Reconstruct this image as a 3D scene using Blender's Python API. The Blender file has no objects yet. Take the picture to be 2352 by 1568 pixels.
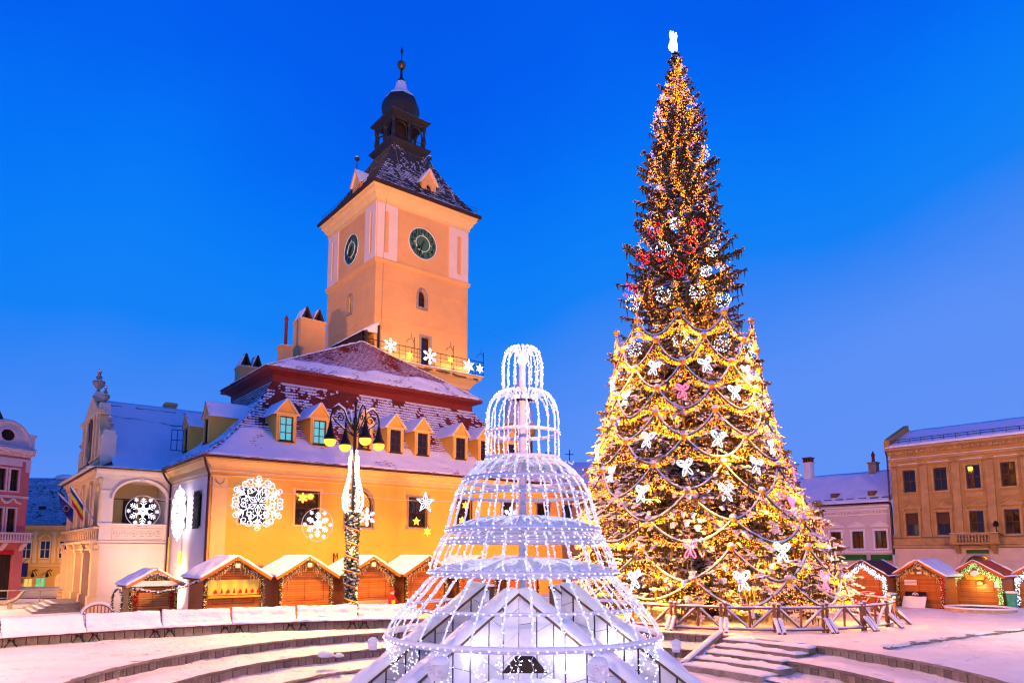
import bpy, math, random
from mathutils import Vector, Matrix, noise
random.seed(7)
PI = math.pi
R = math.radians
scene = bpy.context.scene
col = scene.collection

# ------------------------------------------------------------------ camera
cd = bpy.data.cameras.new('camera')
cam = bpy.data.objects.new('camera', cd)
col.objects.link(cam)
cam.location = (0, 0, 3.2)
cam.rotation_euler = (R(90 + 6.93), 0, 0)
cd.sensor_width = 36.0
cd.lens = 36 * 1620 / 2352
cd.shift_y = 292 / 2352
cd.clip_start = 0.1
cd.clip_end = 3000
scene.camera = cam

# ------------------------------------------------------------------ dusk sky
world = bpy.data.worlds.new('World')
scene.world = world
world.use_nodes = True
wn = world.node_tree
wn.nodes.clear()
w_out = wn.nodes.new('ShaderNodeOutputWorld')
w_bg = wn.nodes.new('ShaderNodeBackground')
w_bg.inputs['Strength'].default_value = 1.0
w_tc = wn.nodes.new('ShaderNodeTexCoord')
def wmath(op, x, y):
    n = wn.nodes.new('ShaderNodeMath'); n.operation = op
    for k, q in enumerate((x, y)):
        if isinstance(q, (int, float)): n.inputs[k].default_value = q
        else: wn.links.new(q, n.inputs[k])
    return n.outputs[0]
w_xyz = wn.nodes.new('ShaderNodeSeparateXYZ')
wn.links.new(w_tc.outputs['Generated'], w_xyz.inputs[0])
w_up = wmath('MAXIMUM', w_xyz.outputs['Z'], 0.0)
w_low = wmath('MAXIMUM', wmath('SUBTRACT', 1.0, wmath('MULTIPLY', w_up, 1.4)), 0.0)
w_side = wmath('MAXIMUM', w_xyz.outputs['X'], wmath('MULTIPLY', w_xyz.outputs['X'], 0.2))      # last glow of dusk low on the right
w_val = wmath('SUBTRACT', wmath('SUBTRACT', wmath('MULTIPLY', w_up, 0.80), 0.05), wmath('MULTIPLY', wmath('MULTIPLY', w_side, 0.5), w_low))
w_ramp = wn.nodes.new('ShaderNodeValToRGB')
cr = w_ramp.color_ramp
cr.elements[0].position = 0.0
cr.elements[0].color = (0.120, 0.285, 0.92, 1)
cr.elements[1].position = 1.0
cr.elements[1].color = (0.0005, 0.035, 0.50, 1)
for p, c in ((0.17, (0.107, 0.283, 0.93, 1)), (0.30, (0.045, 0.237, 0.92, 1)), (0.37, (0.008, 0.220, 0.93, 1)), (0.43, (0.004, 0.212, 0.935, 1)),
             (0.51, (0.0015, 0.175, 0.93, 1)), (0.60, (0.001, 0.115, 0.87, 1)), (0.80, (0.0006, 0.060, 0.68, 1))):
    e = cr.elements.new(p)
    e.color = c
w_noise = wn.nodes.new('ShaderNodeTexNoise')
w_noise.inputs['Scale'].default_value = 1.9
w_noise.inputs['Detail'].default_value = 5.0
w_noise.inputs['Roughness'].default_value = 0.45
w_add = wn.nodes.new('ShaderNodeMath')
w_add.operation = 'MULTIPLY_ADD'
w_add.inputs[1].default_value = 0.30
wn.links.new(w_tc.outputs['Generated'], w_noise.inputs['Vector'])
wn.links.new(w_noise.outputs['Fac'], w_add.inputs[0])
wn.links.new(w_val, w_add.inputs[2])
wn.links.new(w_add.outputs[0], w_ramp.inputs['Fac'])
wn.links.new(w_ramp.outputs['Color'], w_bg.inputs['Color'])
wn.links.new(w_bg.outputs[0], w_out.inputs['Surface'])

scene.view_settings.view_transform = 'Standard'
scene.view_settings.look = 'None'
scene.view_settings.exposure = 0.0
scene.view_settings.gamma = 1.0
scene.render.engine = 'CYCLES'
scene.cycles.max_bounces = 5
scene.cycles.diffuse_bounces = 3
scene.cycles.glossy_bounces = 3
scene.cycles.transparent_max_bounces = 6
scene.cycles.sample_clamp_indirect = 4.0
scene.cycles.sample_clamp_direct = 0.0
scene.cycles.caustics_reflective = False
scene.cycles.caustics_refractive = False
scene.cycles.use_denoising = True
scene.cycles.filter_width = 1.25

SODIUM = (1.0, 0.45, 0.08)
WARM = (1.0, 0.66, 0.38)
PINKISH = (1.0, 0.70, 0.62)

def lamp(name, loc, power, color, radius=0.12, parent=None):
    ld = bpy.data.lights.new(name, 'POINT')
    ld.energy = power
    ld.color = color
    ld.shadow_soft_size = radius
    o = bpy.data.objects.new(name, ld)
    col.objects.link(o)
    o.location = loc
    if parent: o.parent = parent
    return o

def downlight(name, loc, power, color, parent):
    o = spot(name, loc, (loc[0], loc[1], loc[2] - 1), power, color, 174, 0.25, 0.12)
    o.parent = parent
    return o

def spot(name, loc, target, power, color, angle, blend=0.6, radius=0.25):
    ld = bpy.data.lights.new(name, 'SPOT')
    ld.energy = power
    ld.color = color
    ld.spot_size = R(angle)
    ld.spot_blend = blend
    ld.shadow_soft_size = radius
    o = bpy.data.objects.new(name, ld)
    col.objects.link(o)
    o.location = loc
    o.rotation_euler = (Vector(target) - Vector(loc)).to_track_quat('-Z', 'Y').to_euler()
    return o

# the floodlights of the square (their masts stand outside the frame, built further down), then two added fills without a fixture
spot('tower_floodlight', (8.0, -10.0, 9.2), (-8.4, 62.0, 32.5), 330000, (1.0, 0.45, 0.12), 25, 0.7)
spot('tower_floodlight', (-27.0, 14.0, 9.2), (-14.5, 64.0, 32.0), 90000, (1.0, 0.46, 0.15), 30, 0.7)
spot('facade_floodlight', (8.0, -10.0, 8.6), (-4.5, 54.0, 11.5), 210000, (1.0, 0.47, 0.20), 23, 0.9)
spot('palace_floodlight', (27.0, 18.0, 8.8), (40.0, 54.0, 6.0), 42000, (1.0, 0.49, 0.13), 60, 0.9)
spot('gable_fill_light', (-38.0, 45.0, -.3), (-33.0, 56.5, 8.0), 5200, (1.0, 0.46, 0.11), 110, 0.8)  # added spot, warms the gable up to its top
spot('loggia_fill_light', (-21.4, 44.6, .2), (-23.0, 51.0, 5.0), 2600, (1.0, 0.60, 0.34), 120, 0.8)  # added spot, warms the loggia front from behind the small hut
for k in range(6):                                   # ground lights between the huts and the hall front
    ax_ = 1.5 + 5.0 * k
    spot('ground_floodlight', (-18.06 + ax_ * 0.777 + 6.0 * 0.629, 42 + ax_ * 0.629 - 6.0 * 0.777, 0.4), (-18.06 + ax_ * 0.777, 42 + ax_ * 0.629, 4.4), 1050, (1.0, 0.40, 0.035), 130, 0.8)

# ------------------------------------------------------------------ materials
def newmat(name):
    m = bpy.data.materials.new(name)
    m.use_nodes = True
    n = m.node_tree
    return m, n, n.nodes['Principled BSDF']

def paint(name, c, rough=0.7, var=0.25, scale=3.0, bump=0.0, bscale=40.0, metal=0.0, c2=None, rnd=0.0, spec=0.3, coord='Object', stretch=(1, 1, 1)):
    """colour with noise variation, relief, and a different tone per object (rnd)"""
    m, n, b = newmat(name)
    L = n.links
    tc = n.nodes.new('ShaderNodeTexCoord')
    mp = n.nodes.new('ShaderNodeMapping')
    mp.inputs['Scale'].default_value = stretch
    L.new(tc.outputs[coord], mp.inputs['Vector'])
    nz = n.nodes.new('ShaderNodeTexNoise')
    nz.inputs['Scale'].default_value = scale
    nz.inputs['Detail'].default_value = 6.0
    nz.inputs['Roughness'].default_value = 0.62
    L.new(mp.outputs[0], nz.inputs['Vector'])
    mr = n.nodes.new('ShaderNodeMapRange')
    mr.inputs['From Min'].default_value = 0.32
    mr.inputs['From Max'].default_value = 0.68
    L.new(nz.outputs['Fac'], mr.inputs['Value'])
    mx = n.nodes.new('ShaderNodeMix')
    mx.data_type = 'RGBA'
    if c2 is None: c2 = tuple(x * (1 - var) for x in c)
    mx.inputs[6].default_value = (*c2, 1)
    mx.inputs[7].default_value = (*c, 1)
    L.new(mr.outputs[0], mx.inputs[0])
    out = mx.outputs[2]
    if rnd:
        oi = n.nodes.new('ShaderNodeObjectInfo')
        hs = n.nodes.new('ShaderNodeHueSaturation')
        mm = n.nodes.new('ShaderNodeMapRange')
        mm.inputs['To Min'].default_value = 1 - rnd
        mm.inputs['To Max'].default_value = 1 + rnd
        L.new(oi.outputs['Random'], mm.inputs['Value'])
        L.new(mm.outputs[0], hs.inputs['Value'])
        L.new(out, hs.inputs['Color'])
        out = hs.outputs['Color']
    L.new(out, b.inputs['Base Color'])
    b.inputs['Roughness'].default_value = rough
    b.inputs['Metallic'].default_value = metal
    b.inputs['Specular IOR Level'].default_value = spec
    if bump:
        n2 = n.nodes.new('ShaderNodeTexNoise')
        n2.inputs['Scale'].default_value = bscale
        n2.inputs['Detail'].default_value = 5.0
        L.new(mp.outputs[0], n2.inputs['Vector'])
        bp = n.nodes.new('ShaderNodeBump')
        bp.inputs['Strength'].default_value = bump
        bp.inputs['Distance'].default_value = 0.08
        L.new(n2.outputs['Fac'], bp.inputs['Height'])
        L.new(bp.outputs[0], b.inputs['Normal'])
    return m

def glow(name, c, strength, sampled=True):
    m, n, b = newmat(name)
    b.inputs['Base Color'].default_value = (*[x * 0.5 for x in c], 1)
    b.inputs['Emission Color'].default_value = (*c, 1)
    b.inputs['Emission Strength'].default_value = strength
    if not sampled: m.cycles.emission_sampling = 'NONE'
    return m

SNOW = paint('snow', (0.87, 0.87, 0.90), 0.55, 0.05, 1.5, 0.35, 9.0, coord='Object', spec=0.25)
def trodden():
    m = paint('trodden_snow', (0.88, 0.87, 0.88), 0.6, 0.10, 0.8, 0.9, 7.0, spec=0.25, c2=(0.76, 0.72, 0.71))
    n = m.node_tree; b = n.nodes['Principled BSDF']; L = n.links
    tc = n.nodes.new('ShaderNodeTexCoord')
    vo = n.nodes.new('ShaderNodeTexVoronoi'); vo.inputs['Scale'].default_value = 2.3
    L.new(tc.outputs['Object'], vo.inputs['Vector'])
    st = n.nodes.new('ShaderNodeMapRange'); st.interpolation_type = 'SMOOTHSTEP'      # footprints: round dents
    st.inputs['From Min'].default_value = 0.10; st.inputs['From Max'].default_value = 0.32
    L.new(vo.outputs['Distance'], st.inputs['Value'])
    nz = n.nodes.new('ShaderNodeTexNoise'); nz.inputs['Scale'].default_value = 0.35; nz.inputs['Detail'].default_value = 3
    L.new(tc.outputs['Object'], nz.inputs['Vector'])
    mk = n.nodes.new('ShaderNodeMapRange'); mk.inputs['From Min'].default_value = 0.40; mk.inputs['From Max'].default_value = 0.60
    mk.inputs['To Min'].default_value = 1.0; mk.inputs['To Max'].default_value = 0.0
    L.new(nz.outputs['Fac'], mk.inputs['Value'])
    mx = n.nodes.new('ShaderNodeMath'); mx.operation = 'MAXIMUM'
    L.new(st.outputs[0], mx.inputs[0]); L.new(mk.outputs[0], mx.inputs[1])
    b2 = n.nodes.new('ShaderNodeBump'); b2.inputs['Strength'].default_value = 0.8; b2.inputs['Distance'].default_value = 0.17
    L.new(mx.outputs[0], b2.inputs['Height'])
    old = b.inputs['Normal'].links[0].from_socket
    L.new(old, b2.inputs['Normal']); L.new(b2.outputs[0], b.inputs['Normal'])
    return m
SNOWG = trodden()
HALL = paint('ochre_plaster', (0.84, 0.44, 0.07), 0.85, 0.10, 0.9, 0.08, 30)
HALLTRIM = paint('pale_ochre_plaster', (0.85, 0.57, 0.22), 0.8, 0.10, 1.2, 0.05, 30)
PINKWALL = paint('cream_plaster', (0.82, 0.66, 0.55), 0.85, 0.10, 0.8, 0.06, 30)
TOWER = paint('peach_plaster', (0.80, 0.42, 0.15), 0.85, 0.14, 0.5, 0.08, 25)
TOWERTRIM = paint('pale_peach_plaster', (0.82, 0.63, 0.50), 0.85, 0.10, 0.7, 0.05, 25)
DAMAGE = paint('bare_masonry', (0.20, 0.11, 0.07), 0.9, 0.4, 6, 0.5, 20)
GABLE = paint('warm_cream_plaster', (0.82, 0.56, 0.28), 0.85, 0.12, 0.8, 0.06, 30)
TILE = paint('red_roof_tile', (0.26, 0.045, 0.025), 0.8, 0.5, 5, 0.2, 30)
TILEDARK = paint('slate_tile', (0.055, 0.06, 0.075), 0.7, 0.5, 6, 0.2, 30)
REDWOOD = paint('red_painted_boards', (0.25, 0.03, 0.018), 0.6, 0.35, 2, 0.15, 20, stretch=(1, 1, 12))
DARKWOOD = paint('dark_timber', (0.045, 0.022, 0.015), 0.7, 0.4, 4, 0.2, 30)
COPPER = paint('dark_green_copper', (0.018, 0.035, 0.032), 0.5, 0.5, 4, 0.2, 20, c2=(0.03, 0.012, 0.010))
STONE = paint('grey_stone', (0.34, 0.29, 0.26), 0.85, 0.3, 4, 0.3, 30)
WALLSTONE = paint('granite_block', (0.32, 0.26, 0.23), 0.85, 0.5, 2.5, 0.8, 18, rnd=0.30)
BENCHSTONE = paint('sandstone_block', (0.62, 0.45, 0.29), 0.85, 0.35, 3, 0.4, 25, rnd=0.18)
MARBLE = paint('white_marble', (0.84, 0.80, 0.86), 0.25, 0.22, 1.6, 0.03, 10, rnd=0.10, spec=0.5)
JOINT = paint('dark_joint', (0.06, 0.045, 0.045), 0.9, 0.3, 8)
IRON = paint('black_iron', (0.012, 0.011, 0.012), 0.45, 0.3, 10, 0.1, 60, metal=0.4)
FRAME = paint('brown_window_frame', (0.075, 0.028, 0.016), 0.5, 0.3, 8)
FRAMEW = paint('white_window_frame', (0.75, 0.70, 0.62), 0.5, 0.1, 8)
GUTTER = paint('brown_gutter', (0.06, 0.022, 0.016), 0.4, 0.3, 6, metal=0.3)
BOARD = paint('red_brown_board', (0.52, 0.155, 0.03), 0.55, 0.45, 3, 0.25, 30, rnd=0.22, stretch=(1, 1, 9))
PLANK = paint('honey_board', (0.60, 0.25, 0.065), 0.55, 0.35, 3, 0.2, 30, rnd=0.18, stretch=(1, 1, 9))
RAWLOG = paint('rough_log', (0.30, 0.13, 0.065), 0.75, 0.4, 5, 0.4, 25, rnd=0.15)
NEEDLE = paint('spruce_needles', (0.110, 0.105, 0.036), 0.75, 0.5, 7, c2=(0.115, 0.070, 0.026))
NEEDLE2 = paint('garland_needles', (0.085, 0.105, 0.028), 0.75, 0.4, 9)
BARK = paint('spruce_bark', (0.10, 0.06, 0.04), 0.9, 0.4, 8, 0.5, 20)
RED = paint('red_cloth', (0.55, 0.012, 0.02), 0.6, 0.3, 6)
GREENFILM = paint('green_plastic', (0.05, 0.34, 0.26), 0.35, 0.35, 5, 0.5, 12)
GREENSIGN = paint('green_sign', (0.006, 0.13, 0.02), 0.5, 0.08, 3)
PALACE = paint('ochre_palace_plaster', (0.50, 0.29, 0.095), 0.85, 0.3, 0.8, 0.1, 25)
PALTRIM = paint('palace_trim_plaster', (0.54, 0.34, 0.14), 0.85, 0.35, 1.6, 0.1, 25)
PALBASE = paint('rusticated_plaster', (0.72, 0.55, 0.44), 0.85, 0.15, 1.0, 0.08, 25)
LILAC = paint('pale_lilac_plaster', (0.66, 0.56, 0.56), 0.85, 0.12, 1.0, 0.06, 25)
WHITEP = paint('white_plaster', (0.80, 0.76, 0.76), 0.8, 0.08, 1.5)
ROSE = paint('rose_plaster', (0.66, 0.17, 0.17), 0.85, 0.18, 1.0, 0.08, 25)
ROSETRIM = paint('pink_white_trim', (0.76, 0.58, 0.60), 0.85, 0.12, 2.0)
SIGNBLUE = paint('navy_sign', (0.02, 0.018, 0.10), 0.4, 0.1, 3)
CLOCKFACE = paint('dark_green_clock_face', (0.060, 0.165, 0.100), 0.95, 0.2, 3, spec=0.05)
BLACK = paint('black_paint', (0.008, 0.008, 0.009), 0.4, 0.2, 5)
WHITE = paint('white_paint', (0.80, 0.80, 0.80), 0.5, 0.05, 5)
GOLD = paint('gilded_copper', (0.45, 0.19, 0.05), 0.35, 0.3, 5, metal=0.8)
YELLOW = paint('yellow_cloth', (0.80, 0.60, 0.02), 0.7, 0.15, 8)
BLUE = paint('blue_cloth', (0.012, 0.03, 0.22), 0.7, 0.15, 8)
CLOTH = paint('printed_yellow_cloth', (0.80, 0.62, 0.10), 0.7, 0.12, 14)
ROPE = paint('frosted_cord', (0.80, 0.80, 0.86), 0.5, 0.12, 14, 0.4, 40)
LROPE = glow('frosted_light_rope', (0.80, 0.78, 1.0), 0.62)
POLEW = paint('white_metal_pole', (0.62, 0.60, 0.74), 0.45, 0.12, 4)
BLUEICE = paint('blue_ice', (0.10, 0.20, 0.62), 0.25, 0.3, 5, 0.2, 10)
ORANGEB = paint('orange_board', (0.85, 0.40, 0.02), 0.5, 0.1, 4)
REDROOF = paint('orange_red_roofing', (0.52, 0.10, 0.03), 0.7, 0.3, 4, 0.3, 20)
BROWNROOF = paint('brown_roofing', (0.10, 0.035, 0.03), 0.7, 0.3, 4, 0.3, 20)

def glassmat(name, c, rough=0.04):
    m, n, b = newmat(name)
    nz = n.nodes.new('ShaderNodeTexNoise')
    nz.inputs['Scale'].default_value = 1.3
    bp = n.nodes.new('ShaderNodeBump')
    bp.inputs['Strength'].default_value = 0.06
    tc = n.nodes.new('ShaderNodeTexCoord')
    n.links.new(tc.outputs['Object'], nz.inputs['Vector'])
    n.links.new(nz.outputs['Fac'], bp.inputs['Height'])
    n.links.new(bp.outputs[0], b.inputs['Normal'])
    b.inputs['Base Color'].default_value = (*c, 1)
    b.inputs['Roughness'].default_value = rough
    b.inputs['Specular IOR Level'].default_value = 0.5
    b.inputs['IOR'].default_value = 1.5
    return m
GLASS = glassmat('dark_window_glass', (0.020, 0.012, 0.012))
LITTEAL = glow('teal_lit_window', (0.10, 0.55, 0.62), 0.75)
LITWARM = glow('warm_lit_window', (1.0, 0.50, 0.14), 0.55)
LITGREEN = glow('green_lit_window', (0.25, 0.9, 0.30), 0.55)
LITYELLOW = glow('yellow_lit_window', (1.0, 0.70, 0.10), 0.7)
BULBW = glow('cold_white_bulb', (0.84, 0.84, 1.0), 9.0)
TUBEW = glow('cold_white_light_tube', (0.78, 0.78, 1.0), 2.4)
TUBEWW = glow('bright_white_light_tube', (0.80, 0.80, 1.0), 5.0)
TUBEDIM = glow('dim_white_light_tube', (0.74, 0.76, 1.0), 1.3)
BULBA = glow('amber_bulb', (1.0, 0.27, 0.010), 8.5)
BULBG = glow('green_bulb', (0.25, 1.0, 0.25), 3.0)
BULBB = glow('blue_white_bulb', (0.5, 0.72, 1.0), 7.0)
BULBY = glow('dim_warm_bulb', (1.0, 0.58, 0.12), 1.3)
STARY = glow('amber_star_tube', (1.0, 0.40, 0.04), 3.0)
BULBR = glow('red_bulb', (1.0, 0.010, 0.02), 8.0)
TUBEP = glow('pink_light_tube', (1.0, 0.16, 0.32), 2.6)
TUBET = glow('aqua_light_tube', (0.55, 0.92, 1.0), 2.2)
LAMPG = glow('sodium_lamp_glass', (1.0, 0.36, 0.03), 3.2, False)

# ------------------------------------------------------------------ mesh builder
class MB:
    def __init__(s):
        s.v = []; s.f = []; s.k = []
    def add(s, vs, fs, k=0):
        b = len(s.v)
        s.v.extend([tuple(v) for v in vs])
        for f in fs:
            s.f.append(tuple(i + b for i in f)); s.k.append(k)
        return s
    def box(s, x0, x1, y0, y1, z0, z1, k=0):
        return s.add([(x0, y0, z0), (x1, y0, z0), (x1, y1, z0), (x0, y1, z0), (x0, y0, z1), (x1, y0, z1), (x1, y1, z1), (x0, y1, z1)],
                     [(0, 3, 2, 1), (4, 5, 6, 7), (0, 1, 5, 4), (1, 2, 6, 5), (2, 3, 7, 6), (3, 0, 4, 7)], k)
    def bar(s, p, q, w, h=None, k=0):
        p = Vector(p); q = Vector(q); h = h or w
        d = (q - p).normalized()
        u = Vector((0, 0, 1)) if abs(d.z) < 0.9 else Vector((0, 1, 0))
        a = d.cross(u).normalized() * (w / 2)
        b = a.cross(d).normalized() * (h / 2)
        vs = [p - a - b, p + a - b, p + a + b, p - a + b, q - a - b, q + a - b, q + a + b, q - a + b]
        return s.add(vs, [(0, 1, 2, 3), (4, 7, 6, 5), (0, 4, 5, 1), (1, 5, 6, 2), (2, 6, 7, 3), (3, 7, 4, 0)], k)
    def tube(s, pts, r, n=6, k=0, closed=False):
        pts = [Vector(p) for p in pts]
        N = len(pts)
        if N < 2: return s
        rr = r if isinstance(r, (list, tuple)) else [r] * N
        vs = []; ref = None
        for i, p in enumerate(pts):
            if closed: d = pts[(i + 1) % N] - pts[i - 1]
            else: d = pts[min(i + 1, N - 1)] - pts[max(i - 1, 0)]
            if d.length < 1e-9: d = Vector((0, 0, 1))
            d.normalize()
            if ref is None: ref = Vector((0, 0, 1)) if abs(d.z) < 0.9 else Vector((1, 0, 0))
            a = d.cross(ref)
            if a.length < 1e-6: a = d.cross(Vector((1, 0.3, 0)))
            a.normalize()
            b = d.cross(a); ref = -b if False else a.cross(d)
            for j in range(n):
                t = 2 * PI * j / n
                vs.append(p + a * (math.cos(t) * rr[i]) + b * (math.sin(t) * rr[i]))
        fs = []
        M = N if closed else N - 1
        for i in range(M):
            i2 = (i + 1) % N
            for j in range(n):
                j2 = (j + 1) % n
                fs.append((i * n + j, i * n + j2, i2 * n + j2, i2 * n + j))
        if not closed:
            fs.append(tuple(range(n - 1, -1, -1))); fs.append(tuple((N - 1) * n + j for j in range(n)))
        return s.add(vs, fs, k)
    def lathe(s, prof, n=16, c=(0, 0, 0), k=0, a0=0.0, a1=2 * PI, sq=1.0):
        full = abs(a1 - a0 - 2 * PI) < 1e-6
        m = n if full else n + 1
        vs = []
        for r, z in prof:
            for j in range(m):
                t = a0 + (a1 - a0) * j / n
                vs.append((c[0] + r * math.cos(t), c[1] + r * sq * math.sin(t), c[2] + z))
        fs = []
        for i in range(len(prof) - 1):
            for j in range(n):
                j2 = (j + 1) % m
                fs.append((i * m + j, i * m + j2, (i + 1) * m + j2, (i + 1) * m + j))
        if full:
            fs.append(tuple(range(n - 1, -1, -1))); fs.append(tuple((len(prof) - 1) * m + j for j in range(n)))
        return s.add(vs, fs, k)
    def octa(s, c, r, k=0, sz=1.0):
        x, y, z = c
        return s.add([(x + r, y, z), (x - r, y, z), (x, y + r, z), (x, y - r, z), (x, y, z + r * sz), (x, y, z - r * sz)],
                     [(0, 2, 4), (2, 1, 4), (1, 3, 4), (3, 0, 4), (2, 0, 5), (1, 2, 5), (3, 1, 5), (0, 3, 5)], k)
    def blob(s, c, rx, ry, rz, k=0, n=6, rings=3, flat=0.0):
        vs = []; fs = []
        for i in range(1, rings + 1):
            ph = PI * i / (rings + 1)
            for j in range(n):
                t = 2 * PI * (j + 0.5 * (i % 2)) / n
                f = 1 + 0.16 * noise.noise(Vector((c[0] * 3 + math.cos(t), c[1] * 3 + math.sin(t), c[2] * 3 + ph)))
                vs.append((c[0] + rx * f * math.sin(ph) * math.cos(t), c[1] + ry * f * math.sin(ph) * math.sin(t), c[2] + rz * f * (math.cos(ph) if ph < PI / 2 else math.cos(ph) * (1 - flat))))
        vs.append((c[0], c[1], c[2] + rz)); vs.append((c[0], c[1], c[2] - rz * (1 - flat)))
        T = len(vs) - 2
        for i in range(rings - 1):
            for j in range(n):
                j2 = (j + 1) % n
                fs.append((i * n + j, (i + 1) * n + j, (i + 1) * n + j2, i * n + j2))
        for j in range(n):
            j2 = (j + 1) % n
            fs.append((T, j, j2)); fs.append((T + 1, (rings - 1) * n + j2, (rings - 1) * n + j))
        return s.add(vs, fs, k)
    def prism(s, poly, y0, y1, k=0):
        """polygon in local x,z extruded along y"""
        n = len(poly)
        vs = [(x, y0, z) for x, z in poly] + [(x, y1, z) for x, z in poly]
        fs = [tuple(range(n)), tuple(range(2 * n - 1, n - 1, -1))]
        for i in range(n):
            j = (i + 1) % n
            fs.append((i, i + n, j + n, j))
        return s.add(vs, fs, k)
    def grid(s, fn, nu, nv, k=0):
        vs = [fn(i / nu, j / nv) for j in range(nv + 1) for i in range(nu + 1)]
        fs = [(j * (nu + 1) + i, j * (nu + 1) + i + 1, (j + 1) * (nu + 1) + i + 1, (j + 1) * (nu + 1) + i) for j in range(nv) for i in range(nu)]
        return s.add(vs, fs, k)
    def slab(s, fn, nu, nv, th, k=0, jit=0.02, nsc=1.3, edge=0.6):
        """snow blanket of uneven thickness th lying on the surface fn(u, v)"""
        def nrm(u, v):
            e = 0.01
            a = Vector(fn(min(u + e, 1), v)) - Vector(fn(max(u - e, 0), v))
            b = Vector(fn(u, min(v + e, 1))) - Vector(fn(u, max(v - e, 0)))
            c = a.cross(b)
            if c.length < 1e-9: c = Vector((0, 0, 1))
            c.normalize()
            return c if c.z >= 0 else -c
        top = []; bot = []
        for j in range(nv + 1):
            for i in range(nu + 1):
                u = i / nu; v = j / nv
                p = Vector(fn(u, v)); n_ = nrm(u, v)
                d = th + jit * 1.6 * noise.noise(p * nsc) + jit * 0.8 * noise.noise(p * nsc * 3.1)
                if i in (0, nu) or j in (0, nv): d *= edge
                top.append(p + n_ * max(d, 0.01)); bot.append(p + n_ * 0.004)
        W = nu + 1; B = len(top)
        fs = []
        for j in range(nv):
            for i in range(nu):
                a = j * W + i
                fs.append((a, a + 1, a + W + 1, a + W))
        def rim(a, b): fs.append((a, B + a, B + b, b))
        for i in range(nu):
            rim(i, i + 1); rim(nv * W + i + 1, nv * W + i)
        for j in range(nv):
            rim((j + 1) * W, j * W); rim(j * W + nu, (j + 1) * W + nu)
        return s.add(top + bot, fs, k)
    def holed(s, x0, x1, z0, z1, holes, y=0.0, depth=0.3, k=0, kr=None):
        """wall in the x,z plane facing -y with openings (hx0, hx1, hz0, hz1, arch)"""
        kr = k if kr is None else kr
        xs = sorted({x0, x1, *[h[0] for h in holes], *[h[1] for h in holes]})
        zs = sorted({z0, z1, *[h[2] for h in holes], *[h[3] for h in holes]})
        for i in range(len(xs) - 1):
            for j in range(len(zs) - 1):
                cx = (xs[i] + xs[i + 1]) / 2; cz = (zs[j] + zs[j + 1]) / 2
                if any(h[0] < cx < h[1] and h[2] < cz < h[3] for h in holes): continue
                s.add([(xs[i], y, zs[j]), (xs[i + 1], y, zs[j]), (xs[i + 1], y, zs[j + 1]), (xs[i], y, zs[j + 1])], [(0, 1, 2, 3)], k)
        for h in holes:
            a, b, c, d = h[:4]; ar = h[4] if len(h) > 4 else 0
            out = archpts(a, b, d, ar) if ar else [(b, d), (a, d)]
            loop = [(a, c), (b, c)] + out
            N = len(loop)
            for i in range(N):
                p = loop[i]; q = loop[(i + 1) % N]
                s.add([(p[0], y, p[1]), (q[0], y, q[1]), (q[0], y + depth, q[1]), (p[0], y + depth, p[1])], [(0, 1, 2, 3)], kr)
            if ar:
                for i in range(len(out) - 1):
                    p = out[i]; q = out[i + 1]
                    s.add([(p[0], y, p[1]), (p[0], y, d), (q[0], y, d), (q[0], y, q[1])], [(0, 1, 2, 3)], k)
        return s
    def xf(s, M):
        s.v = [tuple(M @ Vector(v)) for v in s.v]
        return s

def archpts(a, b, top, ar, n=12):
    """right springing over the crown to the left springing"""
    cx = (a + b) / 2; w = (b - a) / 2
    return [(cx + w * math.cos(PI * i / n), top - ar + ar * math.sin(PI * i / n)) for i in range(n + 1)]

def tomesh(name, mb, mats):
    me = bpy.data.meshes.new(name)
    me.from_pydata(mb.v, [], mb.f)
    mats = mats if isinstance(mats, (list, tuple)) else [mats]
    for m in mats: me.materials.append(m)
    if len(mats) > 1: me.polygons.foreach_set('material_index', mb.k)
    me.update()
    return me

def place(name, me, parent=None, loc=(0, 0, 0), rz=0.0):
    o = bpy.data.objects.new(name, me)
    col.objects.link(o)
    o.location = loc
    o.rotation_euler = (0, 0, rz) if not isinstance(rz, (tuple, list)) else rz
    if parent: o.parent = parent
    return o

def obj(name, mb, mats, parent=None, smooth=False, loc=(0, 0, 0), rz=0.0, kind=None):
    me = tomesh(name, mb, mats)
    if smooth: me.polygons.foreach_set('use_smooth', [True] * len(me.polygons))
    o = place(name, me, parent, loc, rz)
    if kind: o['kind'] = kind
    return o

def tag(o, label, cat, group=None):
    o['label'] = label; o['category'] = cat
    if group: o['group'] = group
    return o

def thing(name, label, cat, loc=(0, 0, 0), rz=0.0, group=None):
    o = bpy.data.objects.new(name, None)
    col.objects.link(o)
    o.location = loc
    o.rotation_euler = (0, 0, rz) if not isinstance(rz, (tuple, list)) else rz
    return tag(o, label, cat, group)

def copytree(o, parent=None):
    c = o.copy(); col.objects.link(c)
    if parent: c.parent = parent
    for ch in list(o.children): copytree(ch, c)
    return c

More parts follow.
